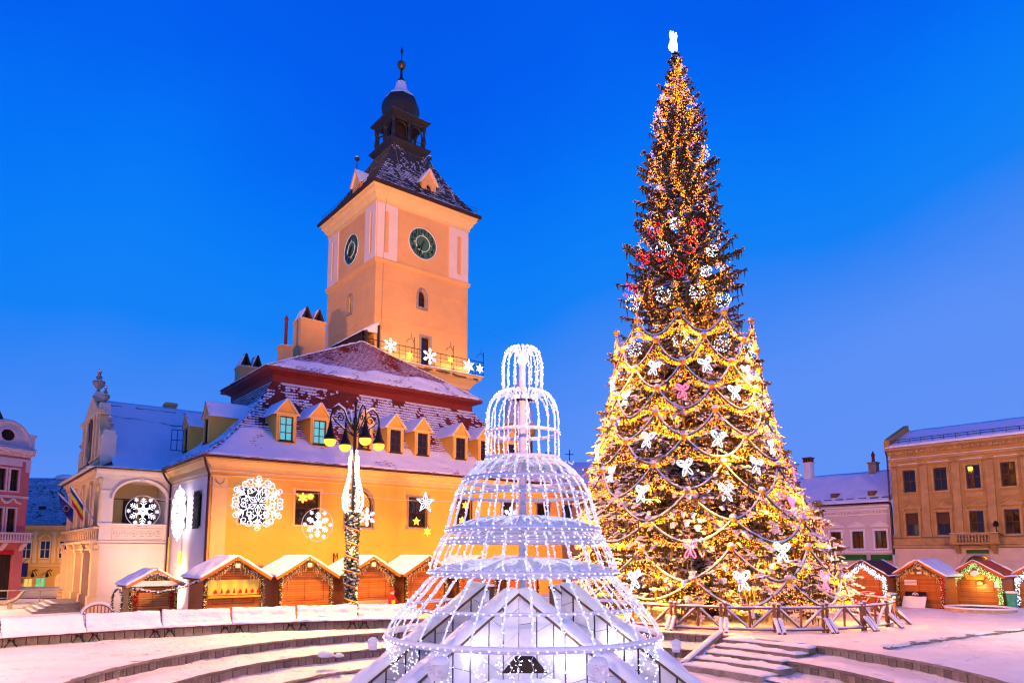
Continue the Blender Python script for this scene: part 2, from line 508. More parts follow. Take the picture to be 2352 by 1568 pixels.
def window(parent, x0, x1, z0, z1, y=0.16, nx=2, nz=2, fr=None, gl=None, arch=0.0, b=0.06, name='window'):
    """frame bars (part) with glass (sub-part) set into an opening"""
    fr = fr or FRAME; gl = gl or GLASS
    m = MB()
    top = z1 - arch
    m.box(x0, x0 + b, y - 0.04, y + 0.04, z0, top); m.box(x1 - b, x1, y - 0.04, y + 0.04, z0, top)
    m.box(x0 + b, x1 - b, y - 0.04, y + 0.04, z0, z0 + b)
    if arch: m.tube([(p, y, q) for p, q in archpts(x0 + b / 2, x1 - b / 2, z1 - b / 2, arch)], b / 2, 4)
    else: m.box(x0 + b, x1 - b, y - 0.04, y + 0.04, z1 - b, z1)
    for i in range(1, nx):
        x = x0 + (x1 - x0) * i / nx
        m.box(x - b * .42, x + b * .42, y - 0.035, y + 0.035, z0 + b, z1 - b)
    for j in range(1, nz):
        z = z0 + (z1 - z0) * j / nz
        m.box(x0 + b, x1 - b, y - 0.03, y + 0.03, z - b * .42, z + b * .42)
    o = obj(name, m, fr, parent)
    g = MB()
    if arch:
        pts = [(x0, z0), (x1, z0)] + archpts(x0, x1, z1, arch)
        g.add([(p, y + 0.02, q) for p, q in pts], [tuple(range(len(pts)))])
        obj('pane', g, gl, o)
    else:
        for i in range(nx):
            g2 = MB()
            a = x0 + (x1 - x0) * i / nx; c = x0 + (x1 - x0) * (i + 1) / nx
            t = 0.006 * (-1) ** i
            g2.add([(a, y + 0.02 - t, z0), (c, y + 0.02 + t, z0), (c, y + 0.02 + t, z1), (a, y + 0.02 - t, z1)], [(0, 1, 2, 3)])
            obj('pane', g2, gl, o)
    return o

def surround(mb, x0, x1, z0, z1, w=0.14, d=0.07, k=0, y=0.0, sill=0.0):
    """raised trim round an opening"""
    mb.box(x0 - w, x0, y - d, y + 0.02, z0, z1, k); mb.box(x1, x1 + w, y - d, y + 0.02, z0, z1, k)
    mb.box(x0 - w, x1 + w, y - d - .01, y + 0.02, z1, z1 + w, k)
    mb.box(x0 - w - sill, x1 + w + sill, y - d - .03 - sill, y + 0.02, z0 - w * .8, z0, k)
    return mb

def moulding(mb, x0, x1, prof, k=0):
    """horizontal moulding: profile of (out, z) swept along x, out towards -y"""
    n = len(prof)
    vs = [(x0, -o, z) for o, z in prof] + [(x1, -o, z) for o, z in prof]
    fs = [(i, i + 1, n + i + 1, n + i) for i in range(n - 1)] + [tuple(range(n)), tuple(range(2 * n - 1, n - 1, -1))]
    return mb.add(vs, fs, k)

def ringmould(mb, rect, prof, k=0, close=True):
    """moulding running round a rectangle (x0, x1, y0, y1): profile of (outset, z)"""
    x0, x1, y0, y1 = rect
    vs = []
    for o, z in prof:
        vs += [(x0 - o, y0 - o, z), (x1 + o, y0 - o, z), (x1 + o, y1 + o, z), (x0 - o, y1 + o, z)]
    fs = []
    for i in range(len(prof) - 1):
        for j in range(4):
            j2 = (j + 1) % 4
            fs.append((i * 4 + j, i * 4 + j2, i * 4 + 4 + j2, i * 4 + 4 + j))
    if close:
        t = (len(prof) - 1) * 4
        fs.append((0, 3, 2, 1)); fs.append((t, t + 1, t + 2, t + 3))
    return mb.add(vs, fs, k)

def needles(mb, p, d, L, n, w=0.02, k=0, spread=0.9):
    """a tuft of needle-like blades at p"""
    p = Vector(p); d = Vector(d)
    for _ in range(n):
        q = d + Vector((random.uniform(-1, 1), random.uniform(-1, 1), random.uniform(-1, 1))) * spread
        if q.length < 1e-3: continue
        q = q.normalized() * (L * random.uniform(0.6, 1.1))
        s_ = q.cross(Vector((random.uniform(-1, 1), random.uniform(-1, 1), random.uniform(-1, 1))))
        if s_.length < 1e-6: continue
        s_ = s_.normalized() * w
        mb.add([p - s_, p + s_, p + q], [(0, 1, 2)], k)

def garland(path, r, step=0.06, n=7, snow=0.35, bulbs=0.25, br=0.014):
    """fir garland: needle tufts (0), snow (1), bulbs (2)"""
    mb = MB()
    path = [Vector(p) for p in path]
    for a, b in zip(path[:-1], path[1:]):
        L = (b - a).length
        for i in range(max(1, int(L / step))):
            p = a.lerp(b, (i + random.random()) * step / L if L > step else 0.5)
            needles(mb, p, (0, 0, 0.1), r, n, r * 0.14, 0)
            if random.random() < snow:
                mb.blob(p + Vector((random.uniform(-.6, .6) * r, random.uniform(-.8, -.1) * r, r * random.uniform(.1, .7))), r * .45, r * .4, r * .25, 1, 5, 2)
            if random.random() < bulbs:
                q = Vector((random.uniform(-1, 1), random.uniform(-1, 0.2), random.uniform(-1, 1))) * r
                mb.octa(p + q, br, 2)
    return mb

# ------------------------------------------------------------------ the ground: square, sunken rings, stairs
AX, AY = 0.6, 19.5                                   # centre of the sunken fountain court
def smooth(t):
    t = max(0.0, min(1.0, t)); return t * t * (3 - 2 * t)
def ground_z(x, y):
    return -0.6 * smooth((-x - 17) / 9) * smooth((y - 29) / 9)
def fbm(x, y, s):
    return noise.noise(Vector((x * s, y * s, 3.1))) + 0.5 * noise.noise(Vector((x * s * 2.3, y * s * 2.3, 9.7))) + 0.25 * noise.noise(Vector((x * s * 5, y * s * 5, 1.7)))
S0, S1 = R(31), R(49)                                # the stairs leave a gap in the ring walls
def in_stairs(t): return S0 < t < S1
mb = MB()
NA = 288
radii = [12.0 + 0.25 * i for i in range(60)] + [27.0 + 0.6 * i for i in range(40)] + [52, 56, 62, 70, 80, 95, 120, 160, 240, 400, 900]
rows = []
for i, r in enumerate(radii):
    for j in range(NA):
        t = -PI + 2 * PI * j / NA
        x = AX + r * math.cos(t); y = AY + r * math.sin(t)
        z = ground_z(x, y)
        if r < 60:
            z += 0.05 * fbm(x, y, 0.55) + 0.030 * noise.noise(Vector((x * 3.1, y * 3.1, 0))) - 0.05 * max(0, noise.noise(Vector((x * 1.9, y * 1.9, 8))) - .25)
            # worn tracks curving between the tree fence and the right-hand huts
            d = abs(math.hypot(x - 8.0, y - 40.0) - 13.0 + 0.7 * noise.noise(Vector((x * .4, y * .4, 5))))
            if x > 6 and y < 44: z -= 0.07 * math.exp(-(d / 0.35) ** 2) + 0.05 * math.exp(-((d - 1.6) / 0.3) ** 2)
            z += 0.03
        if i == 0:
            z = ground_z(x, y) + 0.0 + 0.02 * noise.noise(Vector((x * 4, y * 4, 2)))
        mb.v.append((x, y, z))
for i in range(len(radii) - 1):
    for j in range(NA):
        j2 = (j + 1) % NA
        mb.f.append((i * NA + j, i * NA + j2, (i + 1) * NA + j2, (i + 1) * NA + j)); mb.k.append(0)
o = obj('ground', mb, SNOWG, smooth=True); o['kind'] = 'structure'; o['label'] = 'trodden snow over the whole square'

LEV = [(12.0, 10.35, -0.43), (10.35, 8.75, -0.86), (8.75, 7.5, -1.05), (7.5, 0.05, -1.22)]
court = bpy.data.objects.new('terrace', None); col.objects.link(court); court['kind'] = 'structure'
def arc_pts(r, a0, a1, n): return [(AX + r * math.cos(a0 + (a1 - a0) * i / n), AY + r * math.sin(a0 + (a1 - a0) * i / n)) for i in range(n + 1)]
for r0, r1, z in LEV:                                # snow lying on each ring
    m = MB()
    nr = 14 if r1 > 1 else 30
    n_a = 220
    vs = []
    for i in range(nr + 1):
        r = r0 + (r1 - r0) * i / nr
        for j in range(n_a):
            t = 2 * PI * j / n_a
            x = AX + r * math.cos(t); y = AY + r * math.sin(t)
            h = 0.06 + 0.05 * fbm(x, y, 0.8) + 0.02 * noise.noise(Vector((x * 4, y * 4, 7)))
            if i <= 2: h += 0.10 * (1 - i / 3) * (0.7 + 0.6 * noise.noise(Vector((x * 1.3, y * 1.3, 4))))   # drift against the riser
            if i == nr and r1 > 1: h = 0.012 + 0.02 * noise.noise(Vector((x * 3, y * 3, 1)))
            vs.append((x, y, z + h))
    fs = [(i * n_a + j, i * n_a + (j + 1) % n_a, (i + 1) * n_a + (j + 1) % n_a, (i + 1) * n_a + j) for i in range(nr) for j in range(n_a)]
    m.add(vs, fs)
    o = obj('snow', m, SNOWG, court, smooth=True); o['kind'] = 'stuff'
# retaining walls: dark joint behind, blocks in front, thin coping
def block_mesh(w, h, d, mat):
    m = MB(); b = 0.012
    m.add([(-w/2, 0, 0), (w/2, 0, 0), (w/2, 0, h), (-w/2, 0, h), (-w/2 + b, -d, b), (w/2 - b, -d, b), (w/2 - b, -d, h - b), (-w/2 + b, -d, h - b)],
          [(4, 5, 6, 7), (0, 1, 5, 4), (1, 2, 6, 5), (2, 3, 7, 6), (3, 0, 4, 7), (0, 3, 2, 1)])
    return tomesh('stone_block', m, mat)
def ring_wall(r, ztop, h, spans, step, mat, name='ring_wall', inward=True, cap=0.07):
    w = bpy.data.objects.new(name, None); col.objects.link(w); w['kind'] = 'structure'
    back = MB(); capm = MB()
    bms = [block_mesh(step * r - 0.014, h - cap - 0.005, d_, mat) for d_ in (0.085, 0.095, 0.11)]
    for a0, a1 in spans:
        n = max(2, int((a1 - a0) / step))
        s_ = (a1 - a0) / n
        sg = 1 if inward else -1
        P = arc_pts(r + 0.05 * sg, a0, a1, n); Q = arc_pts(r + 0.36 * sg, a0, a1, n)
        for i in range(n):
            back.add([(*P[i], ztop - h - .1), (*P[i + 1], ztop - h - .1), (*P[i + 1], ztop - cap), (*P[i], ztop - cap), (*Q[i], ztop - h - .1), (*Q[i + 1], ztop - h - .1), (*Q[i + 1], ztop - cap), (*Q[i], ztop - cap)],
                     [(0, 1, 2, 3), (3, 2, 6, 7), (4, 7, 6, 5)] + ([(0, 3, 7, 4)] if i == 0 else []) + ([(1, 5, 6, 2)] if i == n - 1 else []))
        P = arc_pts(r - 0.075 * sg, a0, a1, n); Q = arc_pts(r + 0.36 * sg, a0, a1, n)
        for i in range(n):
            zz = ztop - 0.004
            capm.add([(*P[i], ztop - cap + .003), (*P[i + 1], ztop - cap + .003), (*P[i + 1], zz), (*P[i], zz), (*Q[i], ztop - cap + .003), (*Q[i + 1], ztop - cap + .003), (*Q[i + 1], zz), (*Q[i], zz)],
                     [(0, 1, 2, 3), (3, 2, 6, 7), (0, 4, 5, 1)] + ([(0, 3, 7, 4)] if i == 0 else []) + ([(1, 5, 6, 2)] if i == n - 1 else []))
        for i in range(n):
            t = a0 + s_ * (i + 0.5)
            rr = r + (0.05 + random.uniform(-.012, .012)) * sg
            place('stone_block', random.choice(bms), w, (AX + rr * math.cos(t), AY + rr * math.sin(t), ztop - h), (t - PI / 2) if inward else (t + PI / 2))
    obj('backing', back, JOINT, w); obj('coping', capm, WALLSTONE, w)
    return w
ring_wall(12.0, 0.0, 0.43, [(R(-28), S0), (S1, R(205))], 0.026, WALLSTONE)
ring_wall(10.35, -0.43, 0.43, [(R(-28), S0), (R(51), R(205))], 0.030, WALLSTONE)
ring_wall(8.75, -0.86, 0.20, [(R(55), R(200))], 0.05, WALLSTONE, cap=0.06)
ring_wall(7.5, -1.05, 0.18, [(R(60), R(200))], 0.06, WALLSTONE, cap=0.06)
# stairs between the two stretches of wall
st = bpy.data.objects.new('stairs', None); col.objects.link(st); st['kind'] = 'structure'
sz = [(12.25, 11.55, -0.10), (11.55, 10.85, -0.27), (10.85, 10.1, -0.44), (10.1, 9.4, -0.60), (9.4, 8.6, -0.76)]
for i, (ra, rb, z) in enumerate(sz):
    m = MB(); a0, a1 = (S0 + R(.3), S1 - R(.3)) if i < 3 else (S0 - R(2.0), S1 + R(1.5))
    P = arc_pts(ra + .3, a0, a1, 10); Q = arc_pts(rb, a0, a1, 10)
    for j in range(10):
        m.add([(*P[j], z), (*P[j + 1], z), (*Q[j + 1], z), (*Q[j], z), (*Q[j], z - .35), (*Q[j + 1], z - .35)], [(0, 1, 2, 3), (3, 2, 5, 4)])
    m.add([(*P[0], z), (*Q[0], z), (*Q[0], z - .5), (*P[0], z - .5)], [(0, 1, 2, 3)]); m.add([(*P[10], z), (*Q[10], z), (*Q[10], z - .5), (*P[10], z - .5)], [(0, 1, 2, 3)])
    sp = obj('step', m, WALLSTONE, st)
    m = MB()
    def fn(u, v, ra=ra, rb=rb, z=z, a0=a0, a1=a1):
        r = rb + .03 + (ra - rb) * v; t = a0 + (a1 - a0) * u
        return (AX + r * math.cos(t), AY + r * math.sin(t), z)
    m.slab(fn, 26, 6, 0.085, 0, 0.045, 1.6, 0.5)
    obj('snow', m, SNOW, sp, smooth=True)
def cheek(t):
    m = MB()
    p = [(AX + r * math.cos(t), AY + r * math.sin(t), z) for r, z in ((12.1, .08), (8.8, -.75))]
    m.bar(p[0], p[1], .22, .16)
    o = obj('cheek_wall', m, WALLSTONE, st)
    m = MB()
    d = Vector((-math.sin(t), math.cos(t), 0)) * .12
    m.slab(lambda u, v: Vector(p[0]).lerp(Vector(p[1]), u) + d * (2 * v - 1) + Vector((0, 0, .085)), 16, 3, .07, 0, .03, 2)
    obj('snow', m, SNOW, o, smooth=True)
cheek(R(50.2))
# kerb line on the right
m = MB()
kp = [(12.6, 24.3), (14.3, 25.7), (17.5, 27.8), (21.5, 30.3), (28, 34.5)]
for p, q in zip(kp[:-1], kp[1:]): m.bar((*p, .03), (*q, .03), .22, .2)
o = obj('kerb', m, WALLSTONE); o['kind'] = 'structure'
m = MB()
for p, q in zip(kp[:-1], kp[1:]):
    L = Vector(q).xy - Vector(p).xy if False else Vector((q[0] - p[0], q[1] - p[1]))
    n_ = Vector((-L.y, L.x, 0)).normalized()
    m.slab(lambda u, v: Vector((*p, .10 + .03 * noise.noise(Vector((u * 6 + p[0], v, 0))))).lerp(Vector((*q, .10)), u) + n_ * (.02 + .16 * noise.noise(Vector((u * 5, p[0], 0))) + (v - .5) * .34), 30, 4, .05, 0, .05, 1.5, .4)
o = obj('kerb_snow', m, SNOWG, smooth=True); o['kind'] = 'structure'
# loose snow lumps on the rings
for x, y, z, s_ in ((-6.6, 25.6, -.36, .30), (-6.1, 25.5, -.36, .17), (-9.3, 20.2, -.8, .16), (-8.9, 20.6, -.8, .2)):
    m = MB(); m.blob((0, 0, 0), s_, s_ * .8, s_ * .75, 0, 10, 5, .8); tag(obj('snow_lump', m, SNOW, None, True, (x, y, z)),
        {.30: 'larger heap of snow left on the upper ring step', .17: 'small snow heap touching the larger heap on the step', .16: 'small lump of snow on the lower ring, nearer the camera', .2: 'flat lump of snow on the lower ring beside a smaller one'}[s_], 'snow heap', 'heaps of snow on the ring steps')

# ------------------------------------------------------------------ curved row of snow-covered benches on the left
BX, BY, BR = -1.2, 10.2, 21.7
ring = ring_wall  # the bench wall follows its own circle
def bench_wall():
    w = bpy.data.objects.new('bench_wall', None); col.objects.link(w); w['kind'] = 'structure'
    a0, a1 = R(90), R(150)
    n = 66; s_ = (a1 - a0) / n; r = BR + .30
    me = block_mesh(s_ * r - .012, .36, .07, BENCHSTONE)
    m = MB()
    for i in range(n):
        p = [(BX + rr * math.cos(a0 + s_ * (i + k)), BY + rr * math.sin(a0 + s_ * (i + k))) for rr in (r, r + .35) for k in (0, 1)]
        m.add([(*p[0], -.7), (*p[1], -.7), (*p[1], .36), (*p[0], .36), (*p[2], -.7), (*p[3], -.7), (*p[3], .36), (*p[2], .36)], [(0, 1, 2, 3), (3, 2, 6, 7), (4, 7, 6, 5)])
        t = a0 + s_ * (i + .5)
        rr = r + random.uniform(-.008, .008)
        place('stone_block', me, w, (BX + rr * math.cos(t), BY + rr * math.sin(t), random.uniform(-.01, .0)), t - PI / 2)
    obj('backing', m, JOINT, w)
bench_wall()
def bench_leg_mesh():
    m = MB()
    for sx in (-1, 1):
        m.tube([(sx * .20, 0, 0), (sx * .13, 0, .12), (sx * .05, 0, .22), (sx * .10, 0, .34)], .022, 5)
    m.tube([(-.12, 0, .20), (-.06, 0, .255), (.06, 0, .255), (.12, 0, .20)], .016, 5)
    m.tube([(0, .0, .255), (0, .42, .30), (0, .52, .98)], .02, 5)
    m.tube([(.0, .40, .0), (0, .36, .18), (0, .20, .27)], .02, 5)
    return tomesh('leg', m, IRON)
LEGM = bench_leg_mesh()
bl = {0: 'snow covered bench half hidden by the fountain, right end of the curved row', 1: 'snow covered bench left of the fountain cage, second from the right end of the row',
      2: 'snow covered bench in front of the garlanded lamp post', 3: 'snow covered bench in front of the second wooden hut with plain shutters',
      4: 'snow covered bench in front of the hut with the yellow cloth', 5: 'snow covered bench in front of the small hut by the loggia',
      6: 'snow covered bench at the left edge of the picture, nearest in the row'}
W_ = 2.60
for k in range(7):
    t = R(97.9 + 6.75 * (k + .5))
    b_ = thing('bench', bl[k], 'bench', (BX + BR * math.cos(t), BY + BR * math.sin(t), 0), t - PI / 2, 'curved row of benches under snow')
    for i in range(4):
        m = MB(); m.box(-W_/2 + .03, W_/2 - .03, -.12 + .115 * i, -.02 + .115 * i, .335 + .006 * i, .37 + .006 * i); obj('slat', m, FRAME if i else REDWOOD, b_)
    for i in range(4):
        m = MB(); y = .40 + .03 * i; z = .44 + .14 * i
        m.box(-W_/2 + .03, W_/2 - .03, y, y + .03, z, z + .11); obj('slat', m, FRAME, b_)
    for x in (-W_/2 + .30, W_/2 - .26): place('leg', LEGM, b_, (x, -.02, 0))
    m = MB()
    ph = k * 7.3
    def fn(u, v):                                   # snow from the seat front up over the back
        x = (u - .5) * (W_ - .07)
        q = v * 5; K = [(-.14, .375), (-.02, .40), (.16, .47), (.30, .66), (.40, .88), (.52, .965)]
        i_ = min(4, int(q)); g_ = q - i_
        p = (x, K[i_][0] + (K[i_ + 1][0] - K[i_][0]) * g_, K[i_][1] + (K[i_ + 1][1] - K[i_][1]) * g_)
        return p
    m.slab(lambda u, v: tuple(c + .018 * noise.noise(Vector((u * 9 + ph, v * 7, i_))) for i_, c in enumerate(fn(u, v))), 44, 18, .075, 0, .03, 1.6, .95)
    obj('snow', m, SNOW, b_, smooth=True)

# ------------------------------------------------------------------ the council hall (local frame: x along the front, y inward)
HA = R(39)
HX, HY = -18.06, 42.0
def hall_pt(a, n, z=0):
    return (HX + a * math.cos(HA) - n * math.sin(HA), HY + a * math.sin(HA) + n * math.cos(HA), z)
LH, DH = 28.7, 20.5
hall = thing('town_hall', 'ochre hall with snowy red tiled mansard roof behind the wooden huts', 'building', (HX, HY, 0), HA)
fw = [(1.75, 3.35, 5.1, 7.3), (5.3, 6.9, 5.1, 7.3), (8.8, 10.8, 5.05, 7.65, 1.0), (13.7, 15.2, 5.15, 7.3), (17.9, 19.2, 5.15, 7.35), (22.2, 23.6, 5.2, 7.35), (25.9, 27.2, 5.2, 7.4),
      (2.75, 3.5, 1.2, 2.45, .35), (11.65, 12.9, 1.0, 2.55, .6), (19.0, 20.2, 1.0, 2.55, .6)]
m = MB()
m.holed(0, LH, -1, 9.0, fw, 0, .32)
m.add([(LH, 0, -1), (LH, DH, -1), (LH, DH, 9), (LH, 0, 9)], [(0, 1, 2, 3)]); m.add([(0, DH, -1), (LH, DH, -1), (LH, DH, 9), (0, DH, 9)], [(0, 1, 2, 3)])
obj('wall', m, HALL, hall)
m = MB()                                             # side wall towards the loggia
sw = [(1.55, 2.75, 4.9, 7.0), (4.9, 6.7, 4.9, 6.95)]
m.holed(-DH, 0, -1, 9.0, [(-b, -a, c, d) for a, b, c, d in sw], 0, .32)
m.xf(Matrix.Rotation(-PI / 2, 4, 'Z'))
obj('wall', m, PINKWALL, hall)
m = MB(); m.box(.6, LH - .6, .45, .5, -1, 9); m.box(.45, .5, .6, DH - .6, -1, 9); obj('inner_wall', m, BLACK, hall)
# cornice and gutter
m = MB()
ringmould(m, (0, LH, 0, DH), [(0, 8.15), (.10, 8.15), (.10, 8.27), (.03, 8.3), (.03, 8.55), (.16, 8.62), (.28, 8.80), (.40, 8.86), (.40, 9.0), (.46, 9.02)], close=False)
ringmould(m, (0, LH, 0, DH), [(0, 7.93), (.05, 7.95), (.05, 8.0), (0, 8.02)], close=False)
obj('cornice', m, HALLTRIM, hall)
m = MB()
g = [(-.6, -.6, 9.02), (LH + .6, -.6, 9.02)]
m.tube([(LH + .6, -.6, 9.02), (-.6, -.6, 9.02), (-.6, 9.4, 9.02)], .085, 6)
for i in range(24):
    x = .2 + i * 1.2; m.tube([(x, -.42, 9.15), (x, -.72, 9.06), (x, -.70, 8.9)], .015, 4)
obj('gutter', m, GUTTER, hall)
m = MB(); m.slab(lambda u, v: (-.66 + (LH + 1.3) * u, -.70 + .12 * v, 9.09), 60, 2, .03, 0, .02, 3); m.slab(lambda u, v: (-.70 + .12 * v, -.6 + 10 * u, 9.09), 30, 2, .03, 0, .02, 3)
obj('gutter_snow', m, SNOW, hall)
for pts in ([(-.55, -.55, 8.95), (-.4, -.4, 8.5), (-.12, -.12, 8.0), (-.12, -.12, -.6)], [(-.6, 9.3, 8.95), (-.35, 8.9, 8.3), (-.14, 8.7, 8.0), (-.14, 8.7, -.6)]):
    m = MB(); m.tube(pts, .075, 7); obj('downpipe', m, GUTTER, hall)
# corner pilaster with a festooned capital
m = MB()
m.box(.12, 1.0, -.07, .02, -1, 7.15); m.box(.05, 1.07, -.12, .02, 7.15, 7.22); m.box(.12, 1.0, -.08, .02, 7.22, 7.85); m.box(.0, 1.12, -.16, .02, 7.85, 7.95)
for s_ in (0, 1): m.tube([(.3 + .27 * math.cos(PI + PI * i / 8) * .9 + .26, -.10, 7.66 + .22 * math.sin(PI + PI * i / 8)) for i in range(9)], .035, 5)
for x in (.30, .82): m.lathe([(.01, 0), (.07, .03), (.07, .08), (.01, .1)], 8, (x, -.10, 7.64))
m.lathe([(.01, 0), (.06, .05), (.03, .14), (.01, .16)], 6, (.56, -.10, 7.28))
obj('pilaster', m, HALLTRIM, hall)
m = MB()
m.box(-.07, .02, .12, 1.0, -1, 7.9); m.box(-.12, .02, .05, 1.07, 7.15, 7.22); obj('pilaster', m, PINKWALL, hall)
# windows with stone surrounds, iron grilles
def lattice(mb, x0, x1, z0, z1, step, y, w=.018, diag=True):
    if diag:
        n = int((x1 - x0 + z1 - z0) / step) + 1
        for i in range(n + 1):
            s_ = i * step
            a = (x0 + max(0, s_ - (z1 - z0)), z0 + min(s_, z1 - z0)); b = (x0 + min(s_, x1 - x0), z0 + max(0, s_ - (x1 - x0)))
            if a[0] < b[0] - .02:
                mb.bar((a[0], y, a[1]), (b[0], y, b[1]), w)
                mb.bar((x0 + x1 - a[0], y - .012, a[1]), (x0 + x1 - b[0], y - .012, b[1]), w)
    else:
        for i in range(int((x1 - x0) / step) + 1): mb.bar((x0 + i * step, y, z0), (x0 + i * step, y, z1), w)
        for i in range(int((z1 - z0) / step) + 1): mb.bar((x0, y - .012, z0 + i * step), (x1, y - .012, z0 + i * step), w)
for i, h in enumerate(fw):
    ar = h[4] if len(h) > 4 else 0
    big = h[2] > 3
    o = window(hall, h[0] + .02, h[1] - .02, h[2] + .02, h[3] - .02, .2, 2, 2 if big else 1, FRAME, GLASS, ar * .98, .09)
    if big and ar:
        for c_ in list(o.children): c_.data.materials[0] = LITWARM
    m = MB()
    if ar:
        pts = archpts(h[0] - .08, h[1] + .08, h[3] + .08, ar + .05)
        m.tube([(h[1] + .08, -.02, h[2])] + [(p, -.02, q) for p, q in pts] + [(h[0] - .08, -.02, h[2])], .085, 4)
        m.box(h[0] - .2, h[1] + .2, -.08, .02, h[2] - .14, h[2])
    else:
        surround(m, h[0], h[1], h[2], h[3], .15, .05, 0, 0, .03)
        m.box(h[0] - .24, h[0], -.055, .02, h[3] - .1, h[3] + .2); m.box(h[1], h[1] + .24, -.055, .02, h[3] - .1, h[3] + .2)
        m.box(h[0] - .24, h[0], -.055, .02, h[2] - .15, h[2] + .15); m.box(h[1], h[1] + .24, -.055, .02, h[2] - .15, h[2] + .15)
    obj('window_surround', m, STONE if i > 1 else HALLTRIM, hall)
    m = MB()
    lattice(m, h[0] + .03, h[1] - .03, h[2] + .03, h[3] - .03 - ar * .45, .26, .06 if not ar else .1)
    m.bar((h[0], -.06, h[2]), (h[0], -.06, h[3] - ar), .03); m.bar((h[1], -.06, h[2]), (h[1], -.06, h[3] - ar), .03)
    if not ar: m.bar((h[0], -.06, h[3]), (h[1], -.06, h[3]), .03); m.bar((h[0], -.06, h[2]), (h[1], -.06, h[2]), .03)
    obj('grille', m, IRON, hall)
for a, b, c, d in sw:
    o = window(hall, -b + .02, -a - .02, c + .02, d - .02, .2, 2, 2, FRAME, GLASS, 0, .08)
    o.rotation_euler = (0, 0, -PI / 2)
    m = MB(); lattice(m, -b - .05, -a + .05, c - .1, d + .1, .16, -.12, .03, False); lattice(m, -b - .05, -a + .05, c - .1, d + .1, .3, -.16, .03)
    obj('grille', m, IRON, hall, rz=-PI / 2)
m = MB()                                             # wrought iron bracket on the wall
m.box(8.0, 8.08, -.06, .0, 2.3, 3.3)
m.tube([(8.04, -.05, 2.5), (8.04, -.35, 2.6), (8.04, -.62, 3.0), (8.04, -.55, 3.32), (8.04, -.42, 3.2), (8.04, -.5, 3.05)], .025, 5)
m.tube([(8.04, -.05, 3.2), (8.04, -.25, 3.15), (8.04, -.3, 2.95), (8.04, -.18, 2.9)], .02, 5)
tag(obj('wall_bracket', m, IRON, None, False, (HX, HY, 0), HA), 'black scrolled iron bracket on the ochre wall beside the garlanded lamp', 'bracket')

# roof: bellcast lower slopes, red boarded band, hipped upper roof
E0, E1, EZ0, EZ1 = .62, 5.5, 9.1, 15.6
def bell(v):                                        # 0 eave .. 1 band: inset and height
    q = v ** 1.25
    return -E0 + (E1 + E0) * v, EZ0 + (EZ1 - EZ0) * (.62 * v + .38 * v * v)
def lower_front(u, v):
    i, z = bell(v); return (i + (LH - 2 * i) * u, i, z)
def lower_left(u, v):
    i, z = bell(v); return (i, DH - i - (DH - 2 * i) * u, z)
def lower_right(u, v):
    i, z = bell(v); return (LH - i, i + (DH - 2 * i) * u, z)
AP = (14.3, 9.2, 21.1)
UE = 4.85                                            # upper eave inset
def tri(A, B, C):
    A, B, C = Vector(A), Vector(B), Vector(C)
    return lambda u, v: tuple((A.lerp(B, u)).lerp(C, v))
def tiles(fn, nu, nv, cover, seed, lip=.045):
    """courses of pointed tiles; cover(u, v, p) gives the chance that a tile is snowed over"""
    m = MB()
    for j in range(nv):
        v0, v1 = j / nv, min(1.0, (j + 1.15) / nv)
        for i in range(nu):
            u0 = (i + .5 * (j % 2)) / nu; u1 = u0 + 1 / nu
            if u0 >= 1: continue
            u1 = min(u1, 1)
            a, b, c, d = (Vector(fn(u0, v0)), Vector(fn(u1, v0)), Vector(fn(u1, v1)), Vector(fn(u0, v1)))
            n_ = (b - a).cross(d - a)
            if n_.length < 1e-9: continue
            n_.normalize()
            if n_.z < 0: n_ = -n_
            mid = (Vector(fn((u0 + u1) / 2, max(0, v0 - .28 / nv))))
            l = n_ * (lip * random.uniform(.7, 1.4))
            p = (a + c) / 2
            sn = cover((u0 + u1) / 2, (v0 + v1) / 2, p)
            k = 1 if sn + .26 * random.uniform(-1, 1) > .5 else 0
            if k: l = l * 1.5
            if k:
                f_ = .02 + random.random() ** 1.5 * max(.02, min(.6, 1.2 - sn)); A1 = (a + l).lerp(d + n_ * .006, f_); B1 = (b + l).lerp(c + n_ * .006, f_)
                m.add([a + l, mid + l * 1.15, b + l, B1, A1], [(0, 1, 2, 3, 4)], 0)
                m.add([A1, (A1 + B1) / 2 - (d - a) * .12 + n_ * .012, B1, c + n_ * .016, d + n_ * .016], [(0, 1, 2, 3, 4)], 1)
            else: m.add([a + l, mid + l * 1.15, b + l, c + n_ * .006, d + n_ * .006], [(0, 1, 2, 3, 4)], k)
            m.add([a, mid, b, a + l, mid + l * 1.15, b + l], [(0, 1, 4, 3), (1, 2, 5, 4)], 0)
    return m
def cov_lower(u, v, p):
    f = .92 + .75 * (0.42 - v) + .75 * noise.noise(p * .33) + 1.0 * noise.noise(p * 1.0) + .3 * noise.noise(p * 2.6)
    return f
def cov_upper(u, v, p):
    return 1.0 - .45 * v + .8 * noise.noise(p * .45 + Vector((7, 0, 0))) + .4 * noise.noise(p * 1.3)
hr = obj('roof', MB().grid(lower_front, 12, 10).grid(lower_left, 12, 10).grid(lower_right, 12, 10), TILE, hall)
o = obj('tile', tiles(lower_front, 100, 34, cov_lower, 1, .035), [TILE, SNOW], hr); o['kind'] = 'stuff'
o = obj('tile', tiles(lower_left, 50, 30, lambda u, v, p: .9 + .5 * noise.noise(p * .5), 2), [TILE, SNOW], hr); o['kind'] = 'stuff'
o = obj('tile', tiles(lower_right, 50, 30, lambda u, v, p: .8 + .5 * noise.noise(p * .5), 2), [TILE, SNOW], hr); o['kind'] = 'stuff'
m = MB()                                             # the deep snow on the lower part, with an uneven upper margin
